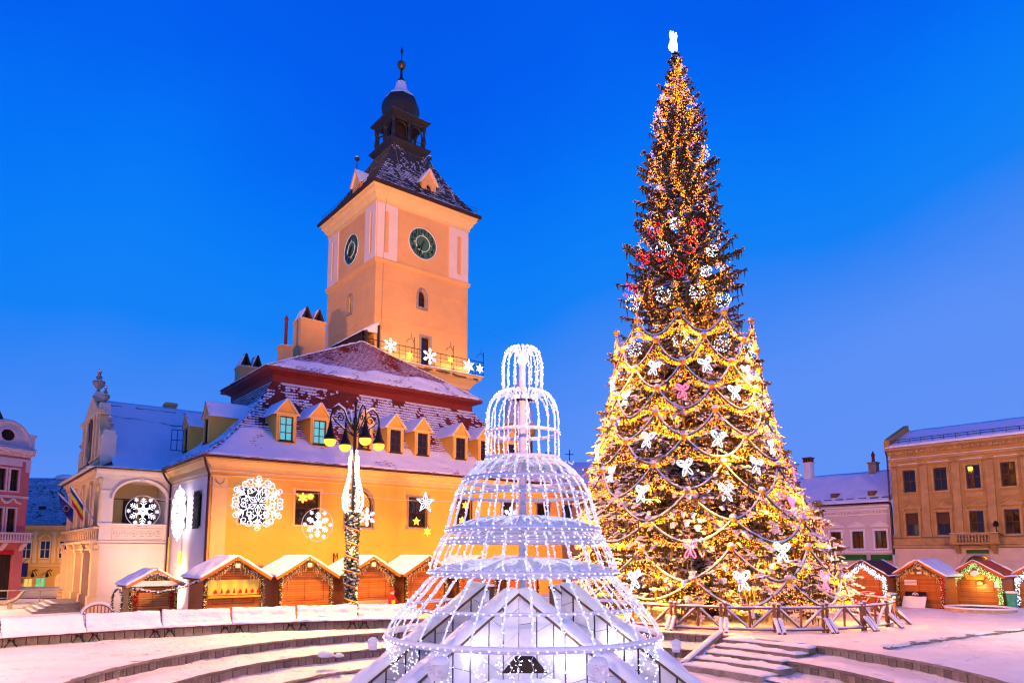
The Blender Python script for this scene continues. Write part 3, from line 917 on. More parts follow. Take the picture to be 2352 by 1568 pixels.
def vtop(u): return .40 + .10 * noise.noise(Vector((u * 6, 1.3, 0))) + .06 * noise.noise(Vector((u * 17, 4, 0)))
m.slab(lambda u, v: lower_front(.004 + .992 * u, v * vtop(u)), 150, 22, .085, 0, .035, .9, .55)
m.slab(lambda u, v: lower_left(u, v * .8), 50, 16, .085, 0, .035, .9, .55)
obj('snow', m, SNOW, hr, smooth=True)
# band
m = MB()
ringmould(m, (E1, LH - E1, E1, DH - E1), [(0, 15.5), (0, 16.1), (.28, 16.25), (.5, 16.3), (.65, 16.34), (.65, 16.52)], 0, False)
obj('band', m, REDWOOD, hall)
ub = [(UE, UE, 16.55), (LH - UE, UE, 16.55), (LH - UE, DH - UE, 16.55), (UE, DH - UE, 16.55)]
AP2 = (14.3, 12.5, 21.1)
m = MB(); m.add(ub + [AP, AP2], [(0, 1, 4), (1, 2, 5, 4), (2, 3, 5), (3, 0, 4, 5), (0, 3, 2, 1)])
ur = obj('roof', m, TILE, hall)
f_uf = lambda u, v: tuple(Vector(ub[0]).lerp(Vector(ub[1]), u).lerp(Vector(AP), v))
o = obj('tile', tiles(f_uf, 80, 34, cov_upper, 3), [TILE, SNOW], ur); o['kind'] = 'stuff'
f_ul = lambda u, v: tuple(Vector(ub[3]).lerp(Vector(ub[0]), u).lerp(Vector(AP2).lerp(Vector(AP), u), v))
o = obj('tile', tiles(f_ul, 40, 30, lambda u, v, p: .9, 4), [TILE, SNOW], ur); o['kind'] = 'stuff'
m = MB()
m.slab(lambda u, v: f_uf(u, v * (.22 + .12 * u + .10 * noise.noise(Vector((u * 7, 0, 2))))), 90, 10, .09, 0, .04, 1.1, .5)
for A, B in ((ub[0], AP), (ub[1], AP), (ub[0], ub[3])):
    d = (Vector(B) - Vector(A)); s_ = Vector((-d.y, d.x, 0)).normalized() * .14
    m.slab(lambda u, v: Vector(A).lerp(Vector(B), u) + s_ * (2 * v - 1) + Vector((0, 0, .04)), 40, 3, .09, 0, .04, 2)
obj('snow', m, SNOW, ur, smooth=True)
# dormers along the front
def dormer(x, zb=10.55, name='dormer', glass=GLASS, fr=FRAME, opened=False, side=False):
    d = MB()
    w, zt, zp = .68, 12.42, 13.35
    yf = 1.05
    def back(z): return yf + 4.4 * (z - 9.9) / 4.0 + .4
    d.holed(x - w, x + w, zb - .5, zt, [(x - .45, x + .45, zb + .12, zt - .14)], yf, .2)
    d.add([(x - w, yf, zt), (x + w, yf, zt), (x, yf, zp)], [(0, 1, 2)])
    for s_ in (-1, 1):
        d.add([(x + s_ * w, yf, zb - .5), (x + s_ * w, yf, zt), (x + s_ * w, back(zt), zt), (x + s_ * w, back(zb), zb - .5)], [(0, 1, 2, 3)])
    D = obj(name, d, HALL, hall)
    t = MB()
    for s_ in (-1, 1):
        t.bar((x + s_ * (w + .17), yf - .05, zt - .06), (x, yf - .05, zp + .08), .12, .12)
    t.bar((x - w - .12, yf - .06, zt), (x + w + .12, yf - .06, zt), .12, .10)
    surround(t, x - .45, x + .45, zb + .12, zt - .14, .07, .04, 0, yf)
    obj('trim', t, HALLTRIM, D)
    r = MB()
    for s_ in (-1, 1):
        A = (x + s_ * (w + .2), yf - .14, zt - .08); B = (x + s_ * (w + .2), back(zt) + .2, zt - .08); C_ = (x, yf - .14, zp + .12); D_ = (x, back(zp) + .6, zp + .12)
        r.add([A, B, D_, C_], [(0, 1, 2, 3)], 0)
        r.slab(lambda u, v: Vector(A).lerp(Vector(B), u).lerp(Vector(C_).lerp(Vector(D_), u), v), 12, 8, .075, 1, .03, 2.5, .6)
    obj('dormer_roof', r, [TILE, SNOW], D, False)
    wd = window(D, x - .43, x + .43, zb + .14, zt - .16, yf + .1, 2, 3, fr, glass, 0, .06)
    m2 = MB(); m2.box(x - .52, x + .52, yf - .1, yf + .02, zb + .02, zb + .12); obj('sill', m2, DARKWOOD, D)
    return D
for i, x in enumerate((4.92, 7.25, 10.55, 13.1, 15.42, 18.9, 21.3, 24.0)):
    dormer(x, 10.52, glass=LITTEAL if i < 2 else GLASS)
# dormers on the side slope towards the loggia
def side_dormer(y, open_=False):
    D = dormer(0, 10.52, 'dormer')
    D.matrix_local = Matrix.Translation((0, y, 0)) @ Matrix.Rotation(-PI / 2, 4, 'Z')
    return D
side_dormer(5.2); o = side_dormer(10.2)
m = MB()
for a, b in (((0, 0), (.48, 0)), ((0, 1.5), (.48, 1.5)), ((0, 0), (0, 1.5)), ((.48, 0), (.48, 1.5)), ((.24, 0), (.24, 1.5)), ((0, .75), (.48, .75))): m.bar((a[0] * 1.6, 0, a[1]), (b[0] * 1.6, 0, b[1]), .05)
obj('open_sash', m, FRAME, hall, False, (.95, 10.66, 10.7), R(170))
# chimneys
def chimney(name, label, x, y, z0, z1, wx, wy, caps, pipe=0):
    c = thing(name, label, 'chimney', hall_pt(x, y), HA)
    m = MB(); m.box(-wx, wx, -wy, wy, z0, z1); m.box(-wx - .08, wx + .08, -wy - .08, wy + .08, z1 - .22, z1 - .1); m.box(-wx - .05, wx + .05, -wy - .05, wy + .05, z1 - .1, z1)
    obj('stack', m, TOWER, c)
    for q in range(caps):
        m = MB(); cx = -wx + (2 * wx) * (q + .5) / caps if caps > 1 else 0; ww = wx / caps
        m.prism([(cx - ww * .95, z1), (cx - ww * .55, z1), (cx, z1 + .85), (cx + ww * .55, z1), (cx + ww * .95, z1), (cx + .06, z1 + 1.1), (cx - .06, z1 + 1.1)], -wy * .9, wy * .9)
        obj('chimney_cap', m, DARKWOOD, c)
        m = MB(); m.slab(lambda u, v: (cx - ww * .95 + (ww * .9) * u, -wy * .9 + 1.8 * wy * v, z1 + .05 + 1.05 * u), 6, 6, .05, 0, .03, 3); obj('snow', m, SNOW, c)
    m = MB(); m.slab(lambda u, v: (-wx + 2 * wx * u, -wy + 2 * wy * v, z1), 6, 6, .07, 0, .03, 3); obj('snow', m, SNOW, c, True)
    if pipe:
        m = MB(); m.lathe([(.14, z1), (.14, z1 + pipe), (.2, z1 + pipe + .02), (.02, z1 + pipe + .45)], 10); obj('flue', m, TILE, c)
    return c
chimney('chimney', 'broad ochre chimney with a tented cap next to the clock tower', 11.6, 14.0, 17, 23.5, 1.1, .9, 2)
chimney('chimney', 'slim ochre chimney with a tall dark flue pipe', 9.0, 12.6, 16.5, 20.5, .48, .48, 0, 2.3)
chimney('chimney', 'ochre chimney with two dark peaked caps over the roof end', 6.9, 15.0, 14, 18.75, .95, .7, 2)

# ------------------------------------------------------------------ the clock tower (local frame as the hall)
tower = thing('clock_tower', 'tall peach clock tower with dark lantern and onion spire', 'tower', hall_pt(15.96, 10.24), HA)
TW = 10.0
m = MB()
m.holed(0, TW, 0, 36, [(4.45, 5.2, 25.95, 27.45, .62), (4.8, 5.72, 20.3, 23.1)], 0, .35)
m.add([(TW, 0, 0), (TW, TW, 0), (TW, TW, 36), (TW, 0, 36)], [(0, 1, 2, 3)]); m.add([(0, TW, 0), (TW, TW, 0), (TW, TW, 36), (0, TW, 36)], [(0, 1, 2, 3)])
m2 = MB(); m2.holed(-TW, 0, 0, 36, [(-5.2, -4.5, 25.7, 27.2, .6)], 0, .35); m2.xf(Matrix.Rotation(-PI / 2, 4, 'Z')); m.add(m2.v, m2.f)
obj('wall', m, TOWER, tower)
m = MB(); m.box(.5, TW - .5, .5, .6, 0, 36); m.box(.5, .6, .5, TW - .5, 0, 36); obj('inner_wall', m, BLACK, tower)
m = MB()
ringmould(m, (0, TW, 0, TW), [(0, 29.0), (.10, 29.05), (.18, 29.3), (.20, 29.42), (0, 29.5)], 0, False)
ringmould(m, (0, TW, 0, TW), [(0, 27.42), (.04, 27.44), (.04, 27.50), (0, 27.52)], 0, False)
ringmould(m, (0, TW, 0, TW), [(0, 24.0), (.05, 24.02), (.05, 24.1), (0, 24.12)], 0, False)
obj('string_course', m, TOWER, tower)
m = MB(); ringmould(m, (0, TW, 0, TW), [(0, 34.7), (.12, 34.75), (.12, 35.0), (.32, 35.25), (.40, 35.5), (.62, 35.7), (.62, 35.95), (.8, 36.0)], 0, False); obj('cornice', m, HALLTRIM, tower)
m = MB()
for s_ in (0, 1):                                    # pilasters on the clock stage, recessed strips
    for x0, x1 in ((.03, 2.1), (7.75, 9.97)):
        p = MB(); c_ = (x0 + x1) / 2 + (-.1 if x0 < 1 else .05)
        p.holed(x0, x1, 29.5, 34.7, [(c_ - .22, c_ + .22, 30.1, 34.0, .15)], -.09, .09); p.add([(x0, -.09, 29.5), (x0, 0, 29.5), (x0, 0, 34.7), (x0, -.09, 34.7)], [(0, 1, 2, 3)]); p.add([(x1, -.09, 29.5), (x1, 0, 29.5), (x1, 0, 34.7), (x1, -.09, 34.7)], [(0, 1, 2, 3)])
        if s_: p.v = [(y, x, z) for x, y, z in p.v]
        obj('pilaster', p, TOWERTRIM, tower)
def gothic(parent, x, z0, z1, rot=0):
    m = MB(); w = .375
    pts = archpts(x - w - .1, x + w + .1, z1 + .2, .75)
    m.tube([(x + w + .1, -.02, z0 - .1)] + [(p, -.02, q) for p, q in pts] + [(x - w - .1, -.02, z0 - .1)], .14, 4); m.box(x - w - .22, x + w + .22, -.12, .02, z0 - .3, z0 - .05)
    o = obj('window_surround', m, STONE, parent); o.rotation_euler = (0, 0, rot)
    o = window(parent, x - w, x + w, z0, z1, .22, 2, 3, FRAME, GLASS, .6, .06); o.rotation_euler = (0, 0, rot)
gothic(tower, 4.82, 25.95, 27.45); gothic(tower, -4.85, 25.7, 27.2, -PI / 2)
m = MB(); surround(m, 4.8, 5.72, 20.3, 23.1, .2, .07); obj('window_surround', m, STONE, tower)
window(tower, 4.8, 5.72, 20.3, 23.1, .25, 1, 2, DARKWOOD, GLASS, 0, .08, 'door')
# clocks
NUM = {}
def numeral_mesh(h):
    if h not in NUM:
        cu = bpy.data.curves.new('numeral', 'FONT'); cu.body = str(h); cu.size = .56; cu.align_x = 'CENTER'; cu.align_y = 'CENTER'; cu.extrude = .012; cu.offset = .014
        o = bpy.data.objects.new('numeral', cu); col.objects.link(o)
        me = bpy.data.meshes.new_from_object(o.evaluated_get(bpy.context.evaluated_depsgraph_get()))
        me.materials.clear(); me.materials.append(BLACK); NUM[h] = me
        bpy.data.objects.remove(o); bpy.data.curves.remove(cu)
    return NUM[h]
def clock(rot, x, z, rr):
    m = MB(); m.lathe([(.01, 0), (rr, 0), (rr, .07), (.01, .07)], 40); m.xf(Matrix.Rotation(PI / 2, 4, 'X'))
    c = obj('clock_face', m, CLOCKFACE, tower, False, (x, 0, z) if rot == 0 else (0, x, z), rot)
    m = MB(); m.tube([(rr * math.cos(t * PI / 24), -.08, rr * math.sin(t * PI / 24)) for t in range(48)], .045, 5, closed=True)
    m.tube([(rr * .5 * math.cos(t * PI / 18), -.08, rr * .5 * math.sin(t * PI / 18)) for t in range(36)], .035, 5, closed=True)
    for q in range(4):
        t = q * PI / 2; m.bar((rr * .52 * math.cos(t), -.08, rr * .52 * math.sin(t)), (rr * .66 * math.cos(t), -.08, rr * .66 * math.sin(t)), .04)
    obj('clock_rim', m, WHITE, c)
    for h in range(1, 13):
        t = PI / 2 - h * PI / 6
        place('numeral', numeral_mesh(h), c, (rr * .77 * math.cos(t), -.085, rr * .77 * math.sin(t)), (PI / 2, 0, 0))
    for L, w, ang, nm in ((.62, .17, PI / 2 - 7.55 * PI / 6, 'hour_hand'), (.92, .12, PI / 2 - 33 * PI / 30, 'minute_hand')):
        m = MB(); L *= rr
        for a0, a1, ww in ((-.22 * L, 0, w), (0, L * .62, w * .8), ):
            m.bar((a0 * math.cos(ang), -.12, a0 * math.sin(ang)), (a1 * math.cos(ang), -.12, a1 * math.sin(ang)), ww, .03)
        px, pz = -math.sin(ang), math.cos(ang)
        q = [(.5, 0), (.62, 1.5), (.72, 1.2), (1, 0), (.72, -1.2), (.62, -1.5)]
        vs = [(L * a * math.cos(ang) + px * b * w * .75, -.135, L * a * math.sin(ang) + pz * b * w * .75) for a, b in q]
        m.add(vs, [tuple(range(6))]); m.add([(v[0], -.105, v[2]) for v in vs], [tuple(range(5, -1, -1))])
        obj(nm, m, BLACK, c)
clock(0, 4.78, 32.02, 1.5); clock(-PI / 2, 4.85, 31.8, 1.45)
# eaves, snow guard and pavilion roof
EO = .95
m = MB(); ringmould(m, (0, TW, 0, TW), [(.55, 35.95), (EO, 36.05), (EO, 36.35), (.2, 36.5)], 0, False); obj('eaves', m, DARKWOOD, tower)
RB, RT, HZ0, HZ1 = TW / 2 + EO - .12, 1.9, 36.32, 42.9
def rf(i):                                          # four slightly hollow slopes
    def f(u, v):
        h = RB + (RT - RB) * (v ** .82); z = HZ0 + (HZ1 - HZ0) * v
        p = [(-h + 2 * h * u, -h), (h, -h + 2 * h * u), (h - 2 * h * u, h), (-h, h - 2 * h * u)][i]
        return (TW / 2 + p[0], TW / 2 + p[1], z)
    return f
m = MB()
for i in range(4): m.grid(rf(i), 8, 10)
tr = obj('roof', m, TILEDARK, tower)
for i in (0, 1, 3):
    o = obj('tile', tiles(rf(i), 34, 30, lambda u, v, p: .60 + .30 * noise.noise(p * .6) + .55 * noise.noise(p * 1.7) - .25 * v + (.35 if i == 3 else 0), 5, .05), [TILEDARK, SNOW], tr); o['kind'] = 'stuff'
m = MB()
for i in (0, 3):
    m.slab(lambda u, v: rf(i)(u, v * .045), 50, 2, .08, 0, .03, 2); m.slab(lambda u, v: rf(i)(u, .0) if False else tuple(Vector(rf(i)(u, 0)) + Vector((0, 0, .02))), 50, 1, .02, 0, .0, 2)
obj('snow', m, SNOW, tr, True)
m = MB()
for i in (0, 3):
    P = [Vector(rf(i)(u / 30, .03)) for u in range(31)]
    for dz in (.35, .6): m.tube([p + Vector((0, 0, dz)) for p in P], .018, 4)
    for p in P[::2]: m.tube([p, p + Vector((0, 0, .62))], .014, 4)
obj('snow_guard', m, IRON, tower)
m = MB()                                             # gilded tile edge under the lantern
for i in (0, 3):
    for q in range(7): m.bar(Vector(rf(i)((q + .1) / 7, .93)) + Vector((0, -.05, .05)), Vector(rf(i)((q + .5) / 7, .88)) + Vector((0, -.05, .05)), .06); m.bar(Vector(rf(i)((q + .5) / 7, .88)) + Vector((0, -.05, .05)), Vector(rf(i)((q + .9) / 7, .93)) + Vector((0, -.05, .05)), .06)
obj('tile_border', m, GOLD, tr)
def tdormer(rot, x):
    d = MB(); yf = .15; zb, zt, zp = 36.6, 38.35, 39.6; w = .78
    d.holed(x - w, x + w, zb, zt, [(x - .27, x + .27, zb + .35, zb + 1.6, .27)], yf, .25)
    d.add([(x - w, yf, zt), (x + w, yf, zt), (x, yf, zp)], [(0, 1, 2)])
    for s_ in (-1, 1): d.add([(x + s_ * w, yf, zb), (x + s_ * w, yf, zt), (x + s_ * w, yf + 2.2, zt), (x + s_ * w, yf + .9, zb)], [(0, 1, 2, 3)])
    D = obj('dormer', d, TOWER, tower)
    m = MB(); m.box(x - .3, x + .3, yf + .2, yf + .24, zb + .3, zb + 1.7); obj('opening', m, BLACK, D)
    t = MB()
    for s_ in (-1, 1): t.bar((x + s_ * (w + .2), yf - .08, zt - .15), (x, yf - .08, zp + .1), .2, .16)
    obj('trim', t, TOWERTRIM, D)
    r = MB()
    for s_ in (-1, 1):
        A = (x + s_ * (w + .3), yf - .2, zt - .2); B = (x + s_ * (w + .3), yf + 2, zt - .2); C_ = (x, yf - .2, zp + .2); D_ = (x, yf + 3, zp + .2)
        r.add([A, B, D_, C_], [(0, 1, 2, 3)], 0); r.slab(lambda u, v: Vector(A).lerp(Vector(B), u).lerp(Vector(C_).lerp(Vector(D_), u), v), 8, 6, .06, 1, .03, 2.5)
    obj('dormer_roof', r, [TILEDARK, SNOW], D)
    m = MB(); m.tube([(x, yf, zp + .2), (x, yf, zp + 1.1)], [.06, .04], 6); m.lathe([(.02, 0), (.2, .1), (.25, .22), (.2, .36), (.02, .42)], 10, (x, yf, zp + 1.05)); f = obj('finial', m, COPPER, D)
    m = MB(); m.blob((x, yf, zp + 1.42), .2, .2, .14, 0, 8, 3, .7); obj('snow', m, SNOW, f, True)
    D.rotation_euler = (0, 0, rot)
    return D
tdormer(0, 5.5); tdormer(-PI / 2, -4.6)
# lantern
cx = cy = TW / 2
m = MB(); ringmould(m, (cx, cx, cy, cy), [(1.75, 42.7), (1.9, 42.95), (2.2, 43.25), (2.3, 43.4), (2.3, 43.5), (1.9, 43.6)], 0); obj('lantern_base', m, COPPER, tower)
m = MB(); ringmould(m, (cx, cx, cy, cy), [(1.7, 45.9), (1.85, 46.1), (2.2, 46.35), (2.25, 46.5), (1.5, 46.75)], 0); obj('lantern_cornice', m, COPPER, tower)
m = MB(); ringmould(m, (cx, cx, cy, cy), [(2.12, 46.56), (2.1, 46.62), (1.6, 46.8)], 0); obj('snow', m, SNOW, tower)
for i in range(4):
    for j in range(2):
        h = 1.75
        for u in ((-1,) if j == 0 else (0,)):
            p = [(u * h, -h), (h, u * h), (-u * h, h), (-h, -u * h)][i]
            m = MB(); m.lathe([(.20, 43.55), (.20, 43.75), (.13, 43.85), (.15, 44.1), (.22, 44.4), (.2, 44.6), (.12, 45.0), (.12, 45.4), (.2, 45.6), (.2, 46.0)], 8, (cx + p[0], cy + p[1], 0)); obj('column', m, COPPER, tower)
m = MB()
for i in range(4):
    q = MB()
    for c_ in (-.87, .87):
        pts = [(c_ + .62 * math.cos(PI * k / 10), 45.15 + .6 * math.sin(PI * k / 10)) for k in range(11)]
        q.tube([(c_ + .62, 0, 43.9)] + [(a, 0, b) for a, b in pts] + [(c_ - .62, 0, 43.9)], .07, 4)
    q.bar((-1.7, 0, 44.25), (1.7, 0, 44.25), .05)
    for k in range(16): q.bar((-1.65 + k * .22, 0, 43.55), (-1.65 + k * .22, 0, 44.25), .025)
    q.xf(Matrix.Translation((cx, cy, 0)) @ Matrix.Rotation(i * PI / 2, 4, 'Z') @ Matrix.Translation((0, -1.68, 0)))
    m.add(q.v, q.f)
obj('arcade', m, COPPER, tower)
m = MB(); m.box(cx - .75, cx + .75, cy - .75, cy + .75, 43.5, 46.2); obj('lantern_core', m, DARKWOOD, tower)
m = MB(); m.lathe([(1.5, 46.7), (1.62, 46.9), (1.85, 47.5), (1.95, 48.1), (1.85, 48.7), (1.55, 49.3), (1.25, 49.6)], 8, (cx, cy, 0), 0, R(22.5), R(382.5)); obj('onion_dome', m, COPPER, tower)
m = MB(); m.lathe([(1.62, 49.22), (1.5, 49.42), (1.15, 49.75), (.8, 50.15), (.6, 50.6), (.5, 51.15), (.3, 51.2)], 8, (cx, cy, 0), 0, R(22.5), R(382.5)); obj('snow', m, SNOW, tower)
m = MB(); m.lathe([(.25, 51.1), (.36, 51.2), (.36, 51.45), (.18, 51.55), (.13, 52.0), (.12, 52.75)], 10, (cx, cy, 0)); m.lathe([(.05, 53.4), (.06, 54.4), (.16, 54.6), (.01, 55.2)], 6, (cx, cy, 0)); obj('finial', m, COPPER, tower)
m = MB(); m.lathe([(.05, 52.68), (.3, 52.75), (.44, 53.05), (.42, 53.3), (.3, 53.45), (.05, 53.52)], 14, (cx, cy, 0)); obj('ball', m, GOLD, tower, True)
m = MB(); m.blob((cx, cy, 53.38), .36, .36, .16, 0, 10, 3, .6); obj('snow', m, SNOW, tower, True)
m = MB(); m.tube([(cx - 1.7, cy - 1.75, 43.4), (2.6, .5, 38.5), (1.9, -.85, 36.5), (.8, -.3, 35.3), (.78, -.12, 34.4), (.55, -.05, 18)], .02, 4); obj('lightning_wire', m, STONE, tower)
# trumpeters' gallery
m = MB(); ringmould(m, (0, TW, 0, TW), [(0, 18.2), (.06, 18.3), (.06, 18.75), (.25, 18.85), (.32, 19.15), (.75, 19.6), (1.0, 19.75), (1.0, 20.0), (1.1, 20.05)], 0, False); obj('gallery_cove', m, HALLTRIM, tower)
m = MB(); ringmould(m, (0, TW, 0, TW), [(-.02, 20.06), (1.18, 20.06), (1.18, 20.14), (-.02, 20.16)], 0, False); obj('gallery_floor', m, SNOW, tower)
m = MB()
for i in range(14):
    x = random.uniform(.3, 10.6); w_ = random.uniform(.25, .9)
    z = random.uniform(19.72, 19.9)
    n_ = 9
    vs = [(x + w_ * math.cos(2 * PI * k / n_) * random.uniform(.7, 1.2), -1.012 - random.uniform(0, .004), min(20.0, z + .13 * math.sin(2 * PI * k / n_) * random.uniform(.6, 1.2))) for k in range(n_)]
    m.add(vs, [tuple(range(n_))])
obj('damaged_patch', m, DAMAGE, tower)
m = MB()
rail = [(-1.1, 1.5), (-1.1, -1.1), (11.1, -1.1), (11.1, 8)]
for a, b in zip(rail[:-1], rail[1:]):
    for z in (20.3, 20.75, 21.1, 21.5): m.tube([(*a, z), (*b, z)], .022 if z < 21.4 else .035, 4)
    L = math.hypot(b[0] - a[0], b[1] - a[1]); n_ = int(L / .6)
    for i in range(n_ + 1):
        f = i / n_; p = (a[0] + (b[0] - a[0]) * f, a[1] + (b[1] - a[1]) * f); m.tube([(*p, 20.1), (*p, 21.5)], .02, 4)
obj('railing', m, IRON, tower)
for x in (3.4, 7.6, 11.1):
    m = MB(); m.tube([(x, -1.15, 20.1), (x, -1.15, 22.5)], .035, 5); m.tube([(x, -1.15, 22.0), (x - .25, -1.15, 22.35), (x - .6, -1.15, 22.2), (x - .8, -1.15, 21.9)], .025, 5); m.tube([(x - .3, -1.15, 22.3), (x - .3, -1.15, 22.8)], .02, 4); obj('lamp_bracket', m, IRON, tower)
for x in (1.2, 3.4, 7.6, 9.6): lamp('gallery_light', (x, -.8, 20.35), 90, (1.0, .62, .26), .1, tower)
# timber lean-to along the left side of the gallery
m = MB(); A, B, C_, D_ = (0, -.9, 23.2), (0, 9.5, 23.2), (-1.5, 9.5, 22.2), (-1.5, -1.2, 22.2)
m.add([A, B, C_, D_], [(0, 1, 2, 3)]); lt = obj('lean_to_roof', m, TILE, tower)
m = MB(); f = lambda u, v: Vector(A).lerp(Vector(B), u).lerp(Vector(D_).lerp(Vector(C_), u), v); m.slab(f, 30, 6, .1, 0, .05, 1.5, .6); m.add([(0, -.85, 23.2), (-1.5, -1.15, 22.2), (-1.4, -1.0, 22.1), (0, -.7, 22.3)], [(0, 1, 2, 3)]); obj('snow', m, SNOW, lt, True)
m = MB(); m.box(-1.35, -1.25, -.2, 9.5, 20.1, 22.2); m.box(-1.4, -1.2, -1.15, -.95, 20.1, 22.2); m.bar((-1.3, -1.0, 21.4), (-1.3, .2, 22.2), .1); m.box(-.15, -.02, -1.1, -.9, 20.1, 22.9); obj('timber_wall', m, DARKWOOD, tower)

# ------------------------------------------------------------------ the loggia wing (own frame: x along the arcade side, y inward), corner at hall (-4.15, 9.8)
LX, LY, _ = hall_pt(-4.15, 9.8)
log = thing('loggia_wing', 'cream loggia with open arches, scrolled gable and snowy roof at the hall', 'building', (LX, LY, 0), HA)
LW, LD = 4.15, 15.5
m = MB()
m.holed(0, LW, 5.16, 8.9, [(.75, 4.05, 5.16, 8.22, 1.25)], 0, .45, 0, 0)
m.box(0, LW, 0, .45, 4.05, 5.16); m.holed(0, LW, -.7, 4.05, [], .05, .1)
obj('wall', m, PINKWALL, log)
pts = archpts(.62, 4.18, 8.36, 1.4, 16)
m = MB(); m.tube([(p, -.03, q) for p, q in pts], .13, 4); obj('arch_band', m, PINKWALL, log)
for bx in ((2.3, 2.52, -.16, .02, 8.2, 8.5), (-.06, .78, -.07, .02, 7.4, 7.5), (-.10, 4.2, -.12, .03, 5.12, 5.24), (-.08, 4.2, -.10, .03, 4.0, 4.12), (-.05, 4.2, -.06, .06, 3.86, 3.93), (-.06, .45, -.05, .06, -.7, .45)):
    m = MB(); m.box(*bx); obj('ledge' if bx[1] > 1 else 'capital', m, PINKWALL, log)
pf = MB(); pf.box(.78, 3.92, -.04, .02, 4.2, 4.25); pf.box(.78, 3.92, -.04, .02, 4.93, 4.98); pf.box(.78, .83, -.04, .02, 4.25, 4.93); pf.box(3.87, 3.92, -.04, .02, 4.25, 4.93); pf = obj('parapet_panel', pf, PINKWALL, log)
for i in range(6):
    x = 1.1 + i * .5
    m = MB()
    m.tube([(x + .19 * math.cos(t * PI / 8), -.02, 4.59 + .19 * math.sin(t * PI / 8)) for t in range(16)], .035, 5, closed=True)
    k_ = len(m.v); m.lathe([(.01, -.06), (.06, -.03), (.08, .02)], 8); m.v[k_:] = [(x + a, -.05 + c, 4.59 + b) for a, b, c in m.v[k_:]]
    if i < 5: m.tube([(x + .1, -.02, 4.42), (x + .25, -.02, 4.60), (x + .4, -.02, 4.78)], .03, 5)
    obj('rosette', m, PINKWALL, pf)
m = MB()
m.box(.3, 4.1, 3.2, 3.3, 4.5, 8.8); m.box(.05, 4.1, .5, LD - .5, 4.0, 4.1); obj('inner_wall', m, HALLTRIM, log)
m = MB(); m.box(3.0, 3.9, 3.08, 3.2, 5.0, 7.0); m.box(1.9, 2.7, 3.08, 3.2, 5.0, 7.1); obj('doorway', m, DARKWOOD, log)
m = MB(); m.tube([(.75, .2, 6.95), (4.05, .2, 6.95)], .045, 6); obj('tie_rod', m, IRON, log)
m = MB(); m.box(.4, 4.1, .5, 6, 8.25, 8.3); obj('ceiling', m, PINKWALL, log)
# arcaded gable side: facing -x
side_holes = []
for i in range(4):
    c_ = 1.5 + i * 3.6
    side_holes += [(-c_ - 1.05, -c_ + 1.05, 5.0, 8.0, 1.0)]
m = MB(); m.holed(-LD, 0, 4.05, 8.9, side_holes, 0, .45, 0, 0)
low = []
for i in range(4):
    c_ = 1.9 + i * 3.5
    low += [(-c_ - .8, -c_ + .8, -.3, 3.3, .7)]
m.holed(-LD, 0, -.9, 4.05, low, .1, .6)
for i in range(5):
    y = -.15 - i * 3.6
    m.box(y - .2, y + .2, -.10, .02, 5.2, 8.3); m.box(y - .28, y + .28, -.2, .03, 8.0, 8.3); m.box(y - .26, y + .26, -.3, .1, -.9, 3.3); m.box(y - .34, y + .34, -.4, .1, 3.3, 3.5); m.box(y - .36, y + .36, -.42, .1, -.9, .5)
    m.bar((y, -.2, 3.5), (y, -.42, 4.0), .4, .2)
m.box(-LD, 0, -.35, .03, 4.9, 5.05); m.box(-LD, 0, -.42, .03, 3.95, 4.1); m.box(-LD, 0, -.25, .03, 3.5, 3.6)
moulding(m, -LD, 0, [(-.05, 8.3), (.2, 8.35), (.25, 8.6), (.45, 8.75), (.5, 8.9), (-.05, 8.92)])
for i in range(18): m.box(-.5 - i * .8, -.2 - i * .8, -.12, .02, 4.25, 4.8)
m.xf(Matrix.Rotation(-PI / 2, 4, 'Z'))
obj('arcade', m, GABLE, log)
for i in range(4):
    c_ = 1.5 + i * 3.6
    m = MB(); m.box(.3, .36, c_ - 1.0, c_ + 1.0, 5.05, 6.7); obj('glazing', m, GLASS, log)
    m = MB(); m.box(.7, .76, 1.1 + i * 3.5, 2.7 + i * 3.5, -.5, 3.2); d_ = obj('door', m, DARKWOOD, log)
    m = MB(); lattice(m, -2.7 - i * 3.5, -1.1 - i * 3.5, -.3, 2.5, .2, .5, .03, False); m.xf(Matrix.Rotation(-PI / 2, 4, 'Z')); obj('grille', m, IRON, d_)
m = MB(); moulding(m, -.4, LW, [(-.02, 8.3), (.06, 8.35), (.1, 8.55), (.3, 8.75), (.35, 8.9), (-.02, 8.92)]); obj('cornice', m, PINKWALL, log)
# gable wall with scrolled outline, urns, mosaic cartouche
pc = LD / 2 - .6
prof = [(-1.0, 8.95), (-1.0, 9.3), (-1.6, 9.35), (-1.65, 11.4), (-3.0, 11.5), (-3.2, 12.0), (-3.7, 12.4), (-3.9, 13.2), (-4.1, 13.5), (-4.2, 13.55), (-pc - .9, 14.7), (-pc - .35, 15.1)]
left = [(-LD - x - .4 if False else -(2 * pc) - x, z) for x, z in prof]
poly = prof + left[::-1]
m = MB(); m.prism(poly, .15, .7)
m.box(-12.2, -2.4, .05, .2, 9.6, 9.8); m.box(-11.8, -2.8, .0, .2, 13.35, 13.6); m.box(-11.6, -3.0, .05, .2, 9.95, 10.1)
for x in (-10.2, -8.9, -5.4, -4.1): m.box(x - .25, x + .25, .02, .2, 10.1, 13.3); m.box(x - .35, x + .35, .0, .2, 12.95, 13.35)
m.prism([(-4.0, 13.6), (-10.3, 13.6), (-pc, 15.2)], .05, .2)
m.xf(Matrix.Rotation(-PI / 2, 4, 'Z')); gb = obj('gable', m, GABLE, log)
